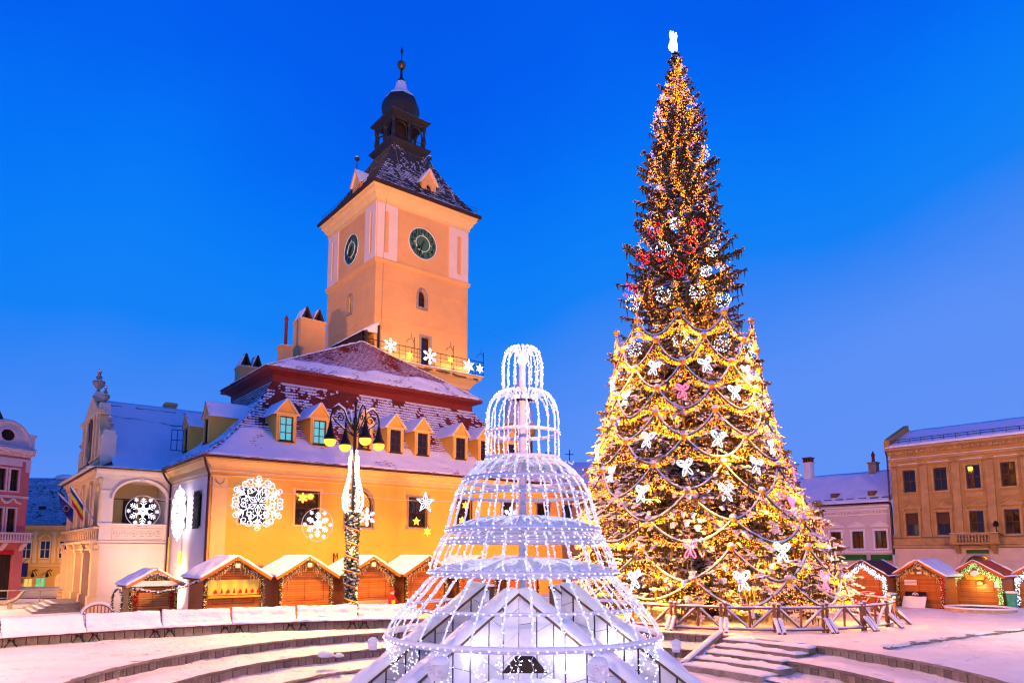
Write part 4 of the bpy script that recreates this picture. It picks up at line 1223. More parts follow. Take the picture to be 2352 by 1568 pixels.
for bxs in (((.05, .85, 1.0, 1.75, 8.95, 11.3), (.0, .9, 1.0, 1.8, 11.3, 11.45), (.1, .8, 1.1, 1.6, 11.45, 11.75)), ((.05, .8, 3.5, 4.3, 13.3, 13.45), (.1, .75, 3.6, 4.2, 13.45, 14.1)), ((.15, .7, pc - .3, pc + .3, 15.1, 15.5),)):
    m = MB()
    for bx in bxs: m.box(*bx)
    obj('gable_pier', m, PINKWALL, gb)
for x, y, z, s_ in ((.42, 1.35, 11.75, .62), (.42, 3.9, 14.1, .75), (.42, pc, 15.5, 1.05), (.42, 2 * pc - 1.3, 11.6, .6), (.42, 2 * pc - 3.9, 13.6, .7)):
    m = MB(); m.lathe([(.22, 0), (.12, .1), (.12, .25), (.34, .45), (.42, .7), (.42, .8), (.2, .85), (.15, 1.0), (.24, 1.1), (.1, 1.25), (.1, 1.4), (.16, 1.5), (.02, 1.7)], 12); m.v = [(a * s_ + x, b * s_ + y, c_ * s_ + z) for a, b, c_ in m.v]; u = obj('urn', m, STONE, gb, True)
    m = MB(); m.lathe([(.42, .8), (.38, .86), (.2, .9)], 12); m.lathe([(.16, 1.5), (.12, 1.68), (.01, 1.78)], 8); m.v = [(a * s_ + x, b * s_ + y, c_ * s_ + z) for a, b, c_ in m.v]; obj('snow', m, SNOW, u, True)
m = MB()                                             # cartouche with coloured mosaic
oval = [(-pc + .95 * math.cos(2 * PI * t / 20) * (1 + .1 * math.cos(8 * PI * t / 20)), 11.6 + 1.75 * math.sin(2 * PI * t / 20)) for t in range(20)]
m.prism(oval, .02, .14); m.xf(Matrix.Rotation(-PI / 2, 4, 'Z')); ca = obj('cartouche', m, DAMAGE, gb)
m = MB(); m.prism([(-pc + .75 * math.cos(PI + PI * t / 10), 11.5 + 1.45 * math.sin(PI + PI * t / 10)) for t in range(11)], -.02, .02); m.xf(Matrix.Rotation(-PI / 2, 4, 'Z')); obj('mosaic', m, GREENFILM, ca)
m = MB(); m.prism([(-pc - .3, 10.4), (-pc + .3, 10.4), (-pc + .45, 11.6), (-pc + .25, 12.6), (-pc, 13.0), (-pc - .25, 12.6), (-pc - .45, 11.6)], -.06, .0); m.xf(Matrix.Rotation(-PI / 2, 4, 'Z')); obj('mosaic', m, GOLD, ca)
# roof: ridge along x behind the gable
rz = 14.9
fr_ = lambda u, v: (-.35 + 12 * u if v < .02 else .55 + 11 * u, -.55 + (pc + .55) * v, 8.95 + (rz - 8.95) * (.72 * v + .28 * v * v))
bk_ = lambda u, v: (.55 + 11 * u, 2 * pc + .5 - (pc + .5) * v, 8.95 + (rz - 8.95) * v)
m = MB(); m.grid(fr_, 8, 8); m.grid(bk_, 8, 8); rf_ = obj('roof', m, TILE, log)
m = MB(); m.slab(fr_, 80, 30, .11, 0, .035, .8, .5); m.slab(bk_, 10, 6, .1); obj('snow', m, SNOW, rf_, True)
m = MB()
for i in range(60):
    u = i / 60
    if noise.noise(Vector((u * 9, 0, 0))) > -.25: m.bar(Vector(fr_(u, .93)) + Vector((0, -.02, .12)), Vector(fr_(u + 1 / 70, .93 + random.uniform(-.006, .006))) + Vector((0, -.02, .12)), .10, .07)
    if .0 < u < .5: m.bar(Vector(fr_(u, .80 - .1 * u + .015 * math.sin(u * 40))) + Vector((0, -.02, .10)), Vector(fr_(u + 1 / 70, .80 - .1 * u)) + Vector((0, -.02, .10)), .09, .06)
obj('bare_tile', m, TILEDARK, rf_)
m = MB(); m.tube([(LW - .2, -.62, 8.93), (-.45, -.62, 8.93), (-.55, -.55, 8.93), (-.55, LD, 8.85)], .08, 6); m.tube([(-.5, LD - .3, 8.8), (-.7, LD - .2, 8.4), (-.3, LD - .1, 8.0)], .06, 6); obj('gutter', m, GUTTER, log)
m = MB(); m.slab(lambda u, v: (-.9 + .5 * v, -.6 + (LD + .6) * u, 8.94), 40, 3, .06, 0, .03, 2); m.slab(lambda u, v: (-.9 + (LW + .7) * u, -.75 + .25 * v, 8.97), 20, 2, .06, 0, .03, 2); obj('gutter_snow', m, SNOW, log, True)
m = MB(); m.box(-.12, 4.2, -.13, .1, 5.24, 5.28); obj('ledge_snow', m, SNOW, log)
chimney('chimney', 'small plain chimney behind the loggia roof', 1.5, 17.5, 11, 15.4, .4, .4, 0)
# steps and a snowy bench below the arcade
stp = thing('stone_steps', 'stone steps with a little snow in front of the loggia arcade', 'steps', hall_pt(-6.3, 14.0, -.6), HA)
for i in range(4):
    m = MB(); m.box(-1.1 + .35 * i, 1.6, -3 + .15 * i, 3, .16 * i, .16 * i + .155); obj('step', m, STONE, stp)
    m = MB(); m.slab(lambda u, v: (-1.05 + .35 * i + .3 * v, -2.9 + 4.5 * u, .16 * i + .157), 20, 3, .03, 0, .02, 3); obj('snow', m, SNOW, stp, True)
sb = thing('stone_bench', 'curled stone bench beside the loggia steps', 'bench', hall_pt(-8.6, 17.0, -.6), HA)
m = MB(); m.tube([(-1.2, 0, .35), (-.6, 0, .45), (.2, 0, .42), (.8, 0, .7), (1.2, 0, 1.25)], [.12, .16, .16, .14, .1], 6); obj('seat', m, STONE, sb)
m = MB(); m.box(-.9, -.6, -.15, .15, 0, .4); m.box(.3, .6, -.15, .15, 0, .45); obj('leg', m, STONE, sb)
# small arched rack with snow before the loggia
rk = thing('arched_rack', 'low arched wooden rack capped with snow by the small hut', 'rack', hall_pt(-5.2, 1.5, -.25), HA)
m = MB(); m.tube([(.75 * math.cos(PI * t / 12), 0, .1 + .6 * math.sin(PI * t / 12)) for t in range(13)], .06, 6); m.bar((-.7, 0, .2), (.7, 0, .2), .06); obj('frame', m, RAWLOG, rk)
for i in range(7):
    x = -.55 + i * .18; m = MB(); m.bar((x, 0, 0), (x, 0, .1 + .58 * math.sqrt(max(0, 1 - (x / .75) ** 2))), .05); obj('slat', m, RAWLOG, rk)
m = MB(); m.tube([(.78 * math.cos(PI * t / 14), 0, .16 + .62 * math.sin(PI * t / 14)) for t in range(15)], [.02] + [.09] * 13 + [.02], 7); obj('snow', m, SNOW, rk, True)
# banner hanging by the downpipe and lanterns
m = MB(); m.box(-.16, -.13, 8.3, 8.55, 1.2, 4.4); tag(obj('banner', m, YELLOW, None, False, (HX, HY, 0), HA), 'narrow yellow banner hanging on the side wall of the hall', 'banner')

# ------------------------------------------------------------------ flags on the loggia
def flag(label, base, tip, cols, sag, stars=False):
    f = thing('flag', label, 'flag', hall_pt(*base[:2], base[2]), HA)
    A = Vector((0, 0, 0)); B = Vector(tip)
    m = MB(); m.tube([A, B], .035, 6); obj('flagpole', m, WHITE, f)
    m = MB(); d = B.normalized(); s_ = Vector((d.y, -d.x, 0)).normalized() if abs(d.x) + abs(d.y) > 0 else Vector((1, 0, 0))
    m.slab(lambda u, v: A.lerp(B, .05 + .95 * u) + s_ * (.04 * (2 * v - 1)) + Vector((0, 0, .035)), 20, 2, .04, 0, .02, 4); obj('snow', m, SNOW, f, True)
    n = len(cols)
    for i, c_ in enumerate(cols):                    # bands parallel to the pole, hanging down in folds
        m = MB()
        def fn(u, v):
            w = (i + v) / n
            p = A.lerp(B, .99 - .55 * u * (1 - .25 * w))
            fold = math.sin(u * 9 + w * 2) * .10 * (w + .15)
            return tuple(p + Vector((0.25 * w, .02 + fold, -sag * w - .15 * w * u)))
        m.grid(fn, 18, 6)
        o = obj('cloth', m, c_, f, True)
        sd = o.modifiers.new('thickness', 'SOLIDIFY'); sd.thickness = .012
    if stars:
        m = MB()
        for t in range(12):
            q = Vector((A.lerp(B, .78)) + Vector((.16, .0, -sag * .55))) + Vector((.16 * math.cos(t * PI / 6), -.12, .2 * math.sin(t * PI / 6)))
            m.blob(q, .035, .02, .035, 0, 5, 2)
        obj('star', m, YELLOW, f)
flag('blue yellow and red tricolour flag hanging from a pole on the loggia', (-4.25, 11.3, 5.5), (-1.6, -.2, 2.35), [BLUE, YELLOW, RED], 1.35)
flag('blue flag with a ring of yellow stars on the loggia', (-4.25, 15.0, 5.6), (-1.8, -.2, 1.9), [BLUE], 1.15, True)

# ------------------------------------------------------------------ houses beyond, left
def pediment(mb, xc, z, w, h, k=0, d=.16, snow=None):
    mb.prism([(xc - w, z), (xc + w, z), (xc, z + h)], -d * .6, .02, k)
    for s_ in (-1, 1): mb.bar((xc + s_ * (w + .08), -d * .7, z - .02), (xc, -d * .7, z + h + .03), d, .10, k)
    mb.box(xc - w - .1, xc + w + .1, -d - .02, .02, z - .1, z, k)
    if snow is not None:
        for s_ in (-1, 1): snow.bar((xc + s_ * (w + .1), -d * .7, z + .05), (xc, -d * .7, z + h + .10), d * 1.05, .06)
rose = thing('rose_house', 'rose pink townhouse with white trim and arched attic, left edge', 'building', (-42.1, 62.0, 0), R(72))
fwr = []
for z0, z1 in ((5.05, 7.1), (8.6, 10.45)):
    for x in (-2.3, -3.4, -5.5, -6.6, -9.0): fwr.append((x, x + .72, z0, z1))
m = MB(); m.holed(-12, -.6, -1.0, 12.0, fwr + [(-5.2, -1.5, -1.0, 3.6)], 0, .25); m.add([(-.6, 0, -1), (-.6, 8, -1), (-.6, 8, 12), (-.6, 0, 12)], [(0, 1, 2, 3)])
obj('wall', m, ROSE, rose)
m = MB()
for h in fwr:
    surround(m, h[0], h[1], h[2], h[3], .12, .07)
    if h[2] < 7: m.tube([(h[0] - .35, -.08, 7.55), (h[0] + .1, -.1, 7.7), (h[0] + .36, -.1, 8.0), (h[0] + .62, -.1, 7.7), (h[0] + 1.07, -.08, 7.55)], .10, 5)
    else: m.box(h[0] - .2, h[0] + .92, -.1, .02, 10.75, 11.25)
moulding(m, -12, -.5, [(-.02, 11.6), (.1, 11.65), (.15, 11.85), (.5, 12.0), (.55, 12.2), (-.02, 12.25)]); moulding(m, -12, -.55, [(-.02, 8.0), (.08, 8.05), (.08, 8.2), (-.02, 8.22)])
moulding(m, -12, -.55, [(-.02, 11.2), (.08, 11.25), (.08, 11.4), (-.02, 11.42)])
for i in range(18): m.box(-.7 - i * .5, -.5 - i * .5, -.35, .02, 11.72, 11.92)
m.box(-1.0, -.62, -.1, .02, 10.3, 11.3)
obj('trim', m, ROSETRIM, rose)
m = MB()
pts = archpts(-4.9, -.9, 14.5, 2.0, 16)
m.prism([(-4.9, 12.25)] + [(-.9, 12.25)] + pts, -.1, .5); m.tube([(p, -.15, q) for p, q in pts], .16, 5)
m.tube([(-2.9 + .7 * math.cos(t * PI / 10), -.14, 13.3 + .6 * math.sin(t * PI / 10)) for t in range(20)], .12, 5, closed=True)
m.box(-.95, -.5, -.2, .3, 12.25, 13.4); m.box(-1.05, -.4, -.3, .3, 13.4, 13.6)
at = obj('attic', m, ROSETRIM, rose)
m = MB(); m.prism([(-2.9 + .58 * math.cos(t * PI / 10), 13.3 + .48 * math.sin(t * PI / 10)) for t in range(20)], -.13, -.11); obj('round_window', m, GLASS, at)
m = MB(); m.slab(lambda u, v: (lambda q: (q[0], -.2 + .7 * v, q[1]))(pts[min(16, int(u * 16.01))]), 16, 3, .09, 0, .03, 2); m.box(-12, -.5, -.5, .0, 12.25, 12.33); obj('snow', m, SNOW, rose, True)
m = MB(); m.add([(-12, .3, 12.3), (-.6, .3, 12.3), (-2.5, 3.5, 15.6), (-12, 3.5, 15.6)], [(0, 1, 2, 3)]); m.add([(-.6, .3, 12.3), (-.6, 8, 12.3), (-2.5, 5, 15.6), (-2.5, 3.5, 15.6)], [(0, 1, 2, 3)]); obj('roof', m, SNOW, rose)
m = MB(); m.prism([(-4.6, 14.4), (-1.5, 14.4), (-2.75, 16.6), (-3.2, 17.6), (-4.6, 17.9)], 2.0, 3.0); obj('dark_roof_peak', m, TILEDARK, rose)
m = MB(); m.box(-12, -.55, -.9, .1, 4.2, 4.4); m.box(-12, -.6, -.95, -.8, 4.9, 5.05)
for i in range(40): m.lathe([(.05, 4.4), (.08, 4.55), (.05, 4.75), (.06, 4.9)], 6, (-.75 - i * .24, -.87, 0))
for x in (-.9, -2.6, -5): m.bar((x, 0, 3.6), (x, -.6, 4.2), .25)
obj('balcony', m, ROSETRIM, rose)
for h in fwr: window(rose, h[0] + .02, h[1] - .02, h[2] + .02, h[3] - .02, .15, 2, 2, FRAME, GLASS, 0, .06)
m = MB(); m.box(-5.2, -1.5, .2, .25, -1, 3.2)
for i in range(10): m.box(-5.1 + i * .36, -4.82 + i * .36, .15, .2, -1, 3.1)
obj('shutter', m, DARKWOOD, rose)
m = MB(); m.box(-5.2, -1.5, -.1, .2, 3.2, 3.6); obj('awning', m, RED, rose)

och = thing('ochre_house', 'ochre townhouse under a broad snowy roof between pink house and loggia', 'building', (-59.2, 85.0, 0), R(8))
fwo = [(-1.8 + i * 2.1, -.65 + i * 2.1, 2.75, 4.85) for i in range(6)] + [(.9, 1.9, -1.4, .4), (2.2, 3.3, -1.4, .5), (4.35, 5.9, -1.4, 1.1, .6), (6.6, 7.6, -1.4, .5)]
m = MB(); m.holed(-4, 14, -1.6, 6.5, fwo, 0, .25); obj('wall', m, HALL, och)
m = MB()
for i, h in enumerate(fwo[:6]):
    surround(m, h[0], h[1], h[2], h[3], .1, .06)
    m.tube([(h[0] - .15, -.06, h[3] + .15), (h[0] + .2, -.08, h[3] + .55), (h[0] + .58, -.08, h[3] + .7), (h[0] + .95, -.08, h[3] + .55), (h[0] + 1.3, -.06, h[3] + .15)], .09, 5)
    m.box(h[1] + .25, h[1] + .6, -.08, .02, 2.2, 5.6); m.box(h[1] + .15, h[1] + .7, -.12, .02, 5.6, 6.0); m.box(h[0], h[1], -.05, .02, 2.25, 2.55)
moulding(m, -4, 14, [(-.02, 6.2), (.15, 6.3), (.35, 6.5), (.4, 6.75), (-.02, 6.8)]); moulding(m, -4, 14, [(-.02, 1.7), (.1, 1.75), (.12, 1.9), (-.02, 1.95)])
obj('trim', m, HALLTRIM, och)
for i, h in enumerate(fwo):
    ar = h[4] if len(h) > 4 else 0
    window(och, h[0], h[1], h[2], h[3], .15, 2, 2 if h[2] > 0 else 1, FRAMEW, GLASS if h[2] > 0 else (LITYELLOW, LITGREEN, LITWARM, GLASS)[i - 6], ar, .07)
f_ = lambda u, v: (-4.5 + 19 * u, -.5 + 6 * v, 6.7 + 6.3 * (.8 * v + .2 * v * v))
m = MB(); m.grid(f_, 4, 4); m.grid(lambda u, v: (-4.5 + 19 * u, 11.5 - 6 * v, 6.7 + 6.3 * v), 4, 4); r_ = obj('roof', m, TILEDARK, och)
o = obj('tile', tiles(f_, 90, 44, lambda u, v, p: .92 + .30 * noise.noise(p * .5) + .5 * noise.noise(p * 1.6), 8, .05), [TILEDARK, SNOW], r_); o['kind'] = 'stuff'
m = MB(); m.box(1.2, 1.9, 1.6, 2.4, 8.6, 9.1); obj('roof_hatch', m, DARKWOOD, r_)
m = MB(); m.blob((2.2, 5.4, 13.0), 1.4, .8, .5, 0, 10, 3, .5); obj('snow', m, SNOW, r_, True)
m = MB(); m.box(.5, 1.7, -.9, -.8, .6, 2.2); m.bar((1.1, -.85, 2.2), (1.1, 0, 2.6), .05); tag(obj('shop_sign', m, SIGNBLUE, None, False, (-59.2, 85.0, 0), R(8)), 'plain navy hanging sign in front of the ochre house', 'sign')
for i, x in enumerate((2.4, 4.0)):
    m = MB(); m.tube([(x, 0, 1.3), (x, -.5, 1.45), (x, -1.1, 1.3), (x, -1.1, 1.1)], .05, 5); m.tube([(x, -.1, .7), (x, -.5, 1.1), (x, -.8, 1.3)], .035, 5); m.lathe([(.03, 0), (.2, .1), (.16, .5), (.03, .6)], 6, (x, -1.1, .5))
    tag(obj('wall_lantern', m, IRON, None, False, (-59.2, 85.0, 0), R(8)), ('black bracket lantern between the green door and the yellow door of the ochre house', 'black bracket lantern beside the arched shopfront of the ochre house')[i], 'lantern', 'lanterns on the ochre house')
# street railing and pavement on the left
rl = thing('street_railing', 'low metal street railing along the road at the left edge', 'railing', (-39.5, 55.5, -.6), R(32))
m = MB(); m.tube([(-6, 0, 1.0), (7, 0, 1.0)], .04, 5); m.tube([(-6, 0, .45), (7, 0, .45)], .03, 5); obj('rail', m, STONE, rl)
for i in range(7): m = MB(); m.tube([(-6 + i * 2.1, 0, 0), (-6 + i * 2.1, 0, 1.02)], .045, 6); obj('post', m, STONE, rl)
m = MB(); m.slab(lambda u, v: (-6 + 13 * u, -.05 + .1 * v, 1.03), 30, 2, .03, 0, .02, 3); obj('snow', m, SNOW, rl)
m = MB(); m.box(-7, 8, -.2, .2, 0, .14); o = obj('kerb', m, STONE, None, False, (-39, 54.4, -.6), R(32)); o['kind'] = 'structure'
road = MB(); road.add([(-90, 62, -.52), (-33, 62, -.52), (-33, 84, -.52), (-90, 84, -.52)], [(0, 1, 2, 3)]); o = obj('road', road, paint('slushy_asphalt', (.16, .13, .13), .35, .5, .7, .3, 6, c2=(.5, .47, .48))); o['kind'] = 'structure'

# ------------------------------------------------------------------ houses beyond, right
PA = R(-50)
pal = thing('palace', 'three storey ochre palace with pilasters and stone balcony at the right', 'building', (32.1, 60.0, 0), PA)
up = []; lo = []
for i in range(7):
    x = 1.27 + i * 2.34
    up.append((x, x + .98, 8.35, 10.2)); lo.append((x, x + .98, 4.75, 6.62))
PL = 17.5
m = MB(); m.holed(.3, PL, 3.7, 12.1, up + lo, 0, .3); m.add([(.3, 0, -1), (.3, 10, -1), (.3, 10, 12.1), (.3, 0, 12.1)], [(0, 1, 2, 3)]); obj('wall', m, PALACE, pal)
m = MB()
m.holed(.3, PL, -.5, 3.7, [(5.35, 7.35, -.5, 3.15, 1.0), (1.2, 4.2, -.5, 2.0), (9.2, 12.2, -.5, 2.0)], -.12, .4)
for i in range(8):
    z = .2 + i * .42
    for a, b in ((.3, 4.95), (7.75, PL)):
        if z < 2.1: a, b = ((.3, 1.1) if a < 1 else (7.75, 9.1))
        m.box(a, b, -.17, -.1, z, z + .36)
m.tube([(p, -.16, q) for p, q in archpts(5.2, 7.5, 3.3, 1.1)], .14, 4)
obj('rusticated_base', m, PALBASE, pal)
m = MB(); m.box(5.4, 7.3, .1, .15, -.5, 3.1); m.box(1.2, 4.2, .1, .15, -.5, 2.0); m.box(9.2, 12.2, .1, .15, -.5, 2.0); obj('shopfront', m, GLASS, pal)
m = MB(); m.box(1.0, 4.4, -.6, -.2, 2.05, 2.15); obj('awning_case', m, SIGNBLUE, pal)
m = MB(); sn = MB()
for h in up:
    surround(m, h[0], h[1], h[2], h[3], .17, .08); m.box(h[0] - .35, h[1] + .35, -.16, .02, 10.55, 10.7); sn.box(h[0] - .35, h[1] + .35, -.17, .0, 10.70, 10.74); m.box(h[0] - .1, h[1] + .1, -.05, .02, 7.7, 8.05)
for h in lo:
    surround(m, h[0], h[1], h[2], h[3], .17, .08); pediment(m, h[0] + .49, 7.03, .75, .42, 0, .2)
    for s_ in (h[0] - .12, h[1] + .12): m.box(s_ - .09, s_ + .09, -.14, .02, 6.72, 6.95)
moulding(m, .2, PL, [(-.02, 10.95), (.10, 11.0), (.14, 11.2), (-.02, 11.22)])
moulding(m, .2, PL, [(-.02, 11.55), (.12, 11.6), (.2, 11.78), (.55, 11.95), (.6, 12.1), (-.02, 12.15)])
for i in range(42): m.box(.4 + i * .41, .6 + i * .41, -.3, .02, 11.62, 11.8)
moulding(m, .2, PL, [(-.02, 3.7), (.22, 3.75), (.25, 3.95), (.1, 4.0), (.1, 4.5), (.18, 4.55), (-.02, 4.62)])
sn.box(.2, PL, -.16, .0, 11.22, 11.26); sn.box(.2, PL, -.62, .0, 12.15, 12.22)
obj('trim', m, PALTRIM, pal); obj('ledge_snow', sn, SNOW, pal)
for i in range(8):
    x = .55 + i * 2.34 if i else .58
    m = MB(); w = .28 if i else .22
    m.box(x - w, x + w, -.13, .02, 4.65, 10.45)
    for q in (-.16, 0, .16): m.box(x + q * w / .28 - .03, x + q * w / .28 + .03, -.145, -.12, 7.9, 10.3)
    m.box(x - w - .08, x + w + .08, -.18, .02, 4.62, 4.85); m.box(x - w - .1, x + w + .1, -.2, .02, 10.62, 10.75)
    for s_ in (-1, 1): m.tube([(x + s_ * (w + .02) + .10 * math.cos(t * PI / 5), -.17, 10.52 + .10 * math.sin(t * PI / 5)) for t in range(10)], .04, 5, closed=True)
    obj('pilaster', m, PALTRIM, pal)
for h in up + lo: window(pal, h[0] + .02, h[1] - .02, h[2] + .02, h[3] - .02, .14, 2, 2, FRAME, GLASS, 0, .075)
for i, h in enumerate(lo[:2]):
    m = MB(); m.box(h[0] + .08, h[1] - .08, .10, .13, 5.75 - .1 * i, h[3] - .08); obj('blind', m, FRAME, pal)
bal = MB(); bal.box(4.75, 8.1, -1.0, .02, 3.98, 4.12); bal.box(4.8, 8.05, -.98, -.82, 4.72, 4.85); bal.box(4.8, 5.3, -.98, -.7, 4.12, 4.8); bal.box(7.5, 8.05, -.98, -.7, 4.12, 4.8)
for x in (5.1, 7.6): bal.bar((x, 0, 3.3), (x, -.7, 3.95), .3, .25)
bo = obj('balcony', bal, PALACE, pal)
bm_ = tomesh('baluster', MB().lathe([(.05, 0), (.08, .05), (.05, .12), (.09, .28), (.05, .45), (.07, .55), (.06, .6)], 8), PALTRIM)
for i in range(10): place('baluster', bm_, bo, (5.42 + i * .22, -.9, 4.12))
m = MB(); m.slab(lambda u, v: (4.75 + 3.35 * u, -1.0 + .2 * v, 4.86), 20, 2, .03, 0, .015, 3); obj('snow', m, SNOW, bo, True)
f_ = lambda u, v: (.3 + (PL - .3) * u, -.55 + 4.5 * v, 12.2 + 1.9 * v)
m = MB(); m.grid(f_, 2, 2); pr = obj('roof', m, TILEDARK, pal)
m = MB(); m.slab(f_, 50, 10, .09, 0, .04, .8, .6); obj('snow', m, SNOW, pr, True)
m = MB(); m.prism([(.1, 12.1), (.5, 12.1), (.5, 12.9), (.1, 12.9)], -.5, .1); m.bar((.3, -.3, 12.7), (.3, 4, 14.4), .4, .5); obj('fire_wall', m, PALACE, pal)
m = MB()
for z, v in ((.28, .10), (.45, .10)): m.tube([Vector(f_(u / 20, v)) + Vector((0, 0, z)) for u in range(21)], .025, 4)
for u in range(0, 21): m.tube([Vector(f_(u / 20, .10)), Vector(f_(u / 20, .10)) + Vector((0, 0, .48))], .02, 4)
obj('snow_guard', m, IRON, pal)
m = MB(); m.tube([(.1, -.3, 12.0), (.15, -.12, 11.5), (.15, -.12, -.5)], .07, 6); obj('downpipe', m, GUTTER, pal)
m = MB(); m.prism([(5.65, 3.3), (7.15, 3.3), (7.15, 3.58), (5.65, 3.58)], -.34, -.24); tag(obj('sign_board', m, GREENSIGN, None, False, (32.1, 60, 0), PA), 'small plain green sign over the arched doorway of the palace', 'sign', 'plain green shop signs')
m = MB(); m.tube([(7.95, -.9, 4.85), (7.95, -.95, 5.3)], .04, 5); m.lathe([(.02, 0), (.16, .05), (.2, .25), (.12, .42), (.02, .5)], 8, (7.95, -.95, 5.25)); m.tube([(7.95, -.9, 5.0), (8.3, -.95, 4.6)], .03, 4); tag(obj('balcony_lantern', m, IRON, None, False, (32.1, 60, 0), PA), 'black lantern standing on the corner of the palace balcony', 'lantern')
m = MB(); m.box(.35, .45, -.75, -.2, 2.1, 3.2); o = obj('round_sign', m, FRAMEW); tag(o, 'pale projecting sign on the palace corner above the huts', 'sign'); o.location = (32.1, 60, 0); o.rotation_euler = (0, 0, PA)

whi = thing('white_house', 'low white house with snowy roof between the tree and the palace', 'building', (32.3, 60.3, 0), PA)
fww = [(-1.35 - i * 1.95, -.37 - i * 1.95, 3.73, 5.25) for i in range(7)]
m = MB(); m.holed(-14, .1, 2.2, 7.3, fww, 0, .28); obj('wall', m, LILAC, whi)
m = MB(); m.holed(-14, .1, -.5, 2.2, [(-4.8, -2.4, -.5, 2.0), (-1.9, -.5, -.5, 2.0)], .05, .3)
for x in (-.25, -2.15, -5.1): m.box(x - .22, x + .22, -.1, .1, -.5, 2.3)
obj('shop_wall', m, WHITEP, whi)
m = MB(); m.box(-4.8, -2.4, .3, .35, -.5, 2); m.box(-1.9, -.5, .3, .35, -.5, 2); obj('shopfront', m, GLASS, whi)
m = MB(); sn = MB()
for h in fww: surround(m, h[0], h[1], h[2], h[3], .16, .07); pediment(m, h[0] + .49, 5.68, .72, .36, 0, .16)
moulding(m, -14, .2, [(-.02, 6.6), (.08, 6.62), (.10, 6.75), (-.02, 6.78)])
moulding(m, -14, .2, [(-.02, 6.95), (.12, 7.0), (.2, 7.2), (.4, 7.3), (.42, 7.45), (-.02, 7.5)]); moulding(m, -14, .2, [(-.02, 3.3), (.1, 3.32), (.12, 3.55), (-.02, 3.6)])
for i in range(50): m.box(-.1 - i * .28, .02 - i * .28, -.16, .02, 6.84, 6.97)
sn.box(-14, .2, -.43, 0, 7.5, 7.56)
obj('trim', m, WHITEP, whi); obj('ledge_snow', sn, SNOW, whi)
for h in fww: window(whi, h[0] + .02, h[1] - .02, h[2] + .02, h[3] - .02, .14, 2, 2, FRAME, GLASS, 0, .07)
f_ = lambda u, v: (-14.3 + 14.6 * u, -.6 + 5.4 * v, 7.62 + 3.3 * v)
m = MB(); m.grid(f_, 2, 2); wr = obj('roof', m, BROWNROOF, whi)
m = MB(); m.slab(f_, 60, 14, .10, 0, .03, .8, .6); obj('snow', m, SNOW, wr, True)
m = MB(); m.tube([(-14.3, -.7, 7.6), (.3, -.7, 7.6)], .09, 6); m.tube([(.25, -.65, 7.6), (.2, -.1, 7.2), (.2, -.1, -.5)], .07, 6); obj('gutter', m, GUTTER, whi)
m = MB()
for i in range(14): m.box(-13.8 + i * 1.02, -13.1 + i * 1.02, -.05, .0, 8.05, 8.16)
obj('snow_stop', m, TILEDARK, wr)
for x in (-1.6, -4.9, -8.6): m = MB(); m.prism([(x - .28, 8.35), (x + .28, 8.35), (x + .28, 8.75), (x - .28, 8.75)], .3, 1.5); obj('roof_hatch', m, DAMAGE, wr)
for x, z, s_, nm in ((-3.0, 10.9, .35, 'short chimney with a red pot on the ridge of the white house'), (-9.3, 10.9, .4, 'tall pale chimney with red openings on the white house beside the tree')):
    c_ = thing('chimney', nm, 'chimney', (32.3, 60.3, 0), PA)
    h = .75 if s_ < .4 else 1.35
    m = MB(); m.box(x - s_, x + s_, 4.2, 4.9, 10.2, z + h); m.box(x - s_ - .08, x + s_ + .08, 4.1, 5.0, z + h, z + h + .12); obj('stack', m, WHITEP if s_ > .35 else STONE, c_)
    m = MB()
    if s_ < .4: m.lathe([(.16, z + h), (.14, z + h + .7), (.2, z + h + .75), (.02, z + h + 1.2)], 8, (x, 4.55, 0))
    else:
        for q in range(4): m.box(x - s_ + q * .23, x - s_ + q * .23 + .1, 4.2, 4.9, z + h + .1, z + h + .5)
        m.box(x - s_ - .05, x + s_ + .05, 4.1, 5, z + h + .5, z + h + .62)
    obj('chimney_pot', m, TILE, c_)
for i, (x0, x1) in enumerate(((-5.1, -2.1), (-1.7, -.02))):
    m = MB(); m.box(x0, x1, -.3, -.18, 2.72, 3.2); tag(obj('sign_board', m, GREENSIGN, None, False, (32.3, 60.3, 0), PA), ('long plain green shop sign on the white house nearest the tree', 'shorter plain green shop sign on the white house beside the palace')[i], 'sign', 'plain green shop signs')

# ------------------------------------------------------------------ behind the fountain: turret and the house at the hall's far end
tu = thing('church_turret', 'round brick turret with conical snowy roof seen through the fountain cage', 'tower', (.75, 78, 0))
m = MB(); m.lathe([(1.55, 0), (1.55, 16.2)], 10); tw_ = obj('wall', m, TOWER, tu)
m = MB(); m.lathe([(1.6, 16.2), (1.85, 16.4), (1.95, 17.2), (2.05, 17.4), (1.9, 17.5)], 10); obj('cornice', m, HALL, tu)
m = MB(); m.lathe([(2.0, 17.5), (1.7, 18.3), (1.3, 20.5), (.6, 22), (.05, 23.2)], 10); obj('roof', m, SNOW, tu)
for i in range(10):
    t = 2 * PI * (i + .5) / 10
    m = MB(); m.prism([(-.22, 13.6), (.22, 13.6), (.22, 15.3), (0, 15.65), (-.22, 15.3)], -.06, .02); o = obj('window', m, GLASS, tu, False, (1.5 * math.cos(t), 1.5 * math.sin(t), 0), t + PI / 2)
bh = thing('corner_house', 'orange house with lit windows behind the fountain cage', 'building', (4.0, 74, 0), R(12))
m = MB(); m.holed(-3.2, 7, 0, 10.6, [(-1.6, -.6, 6.0, 8.4), (1.4, 2.4, 6, 8.4), (4.2, 5.2, 6, 8.4)], 0, .25); m.add([(-3.2, 0, 0), (-3.2, 8, 0), (-3.2, 8, 10.6), (-3.2, 0, 10.6)], [(0, 1, 2, 3)]); obj('wall', m, TOWER, bh)
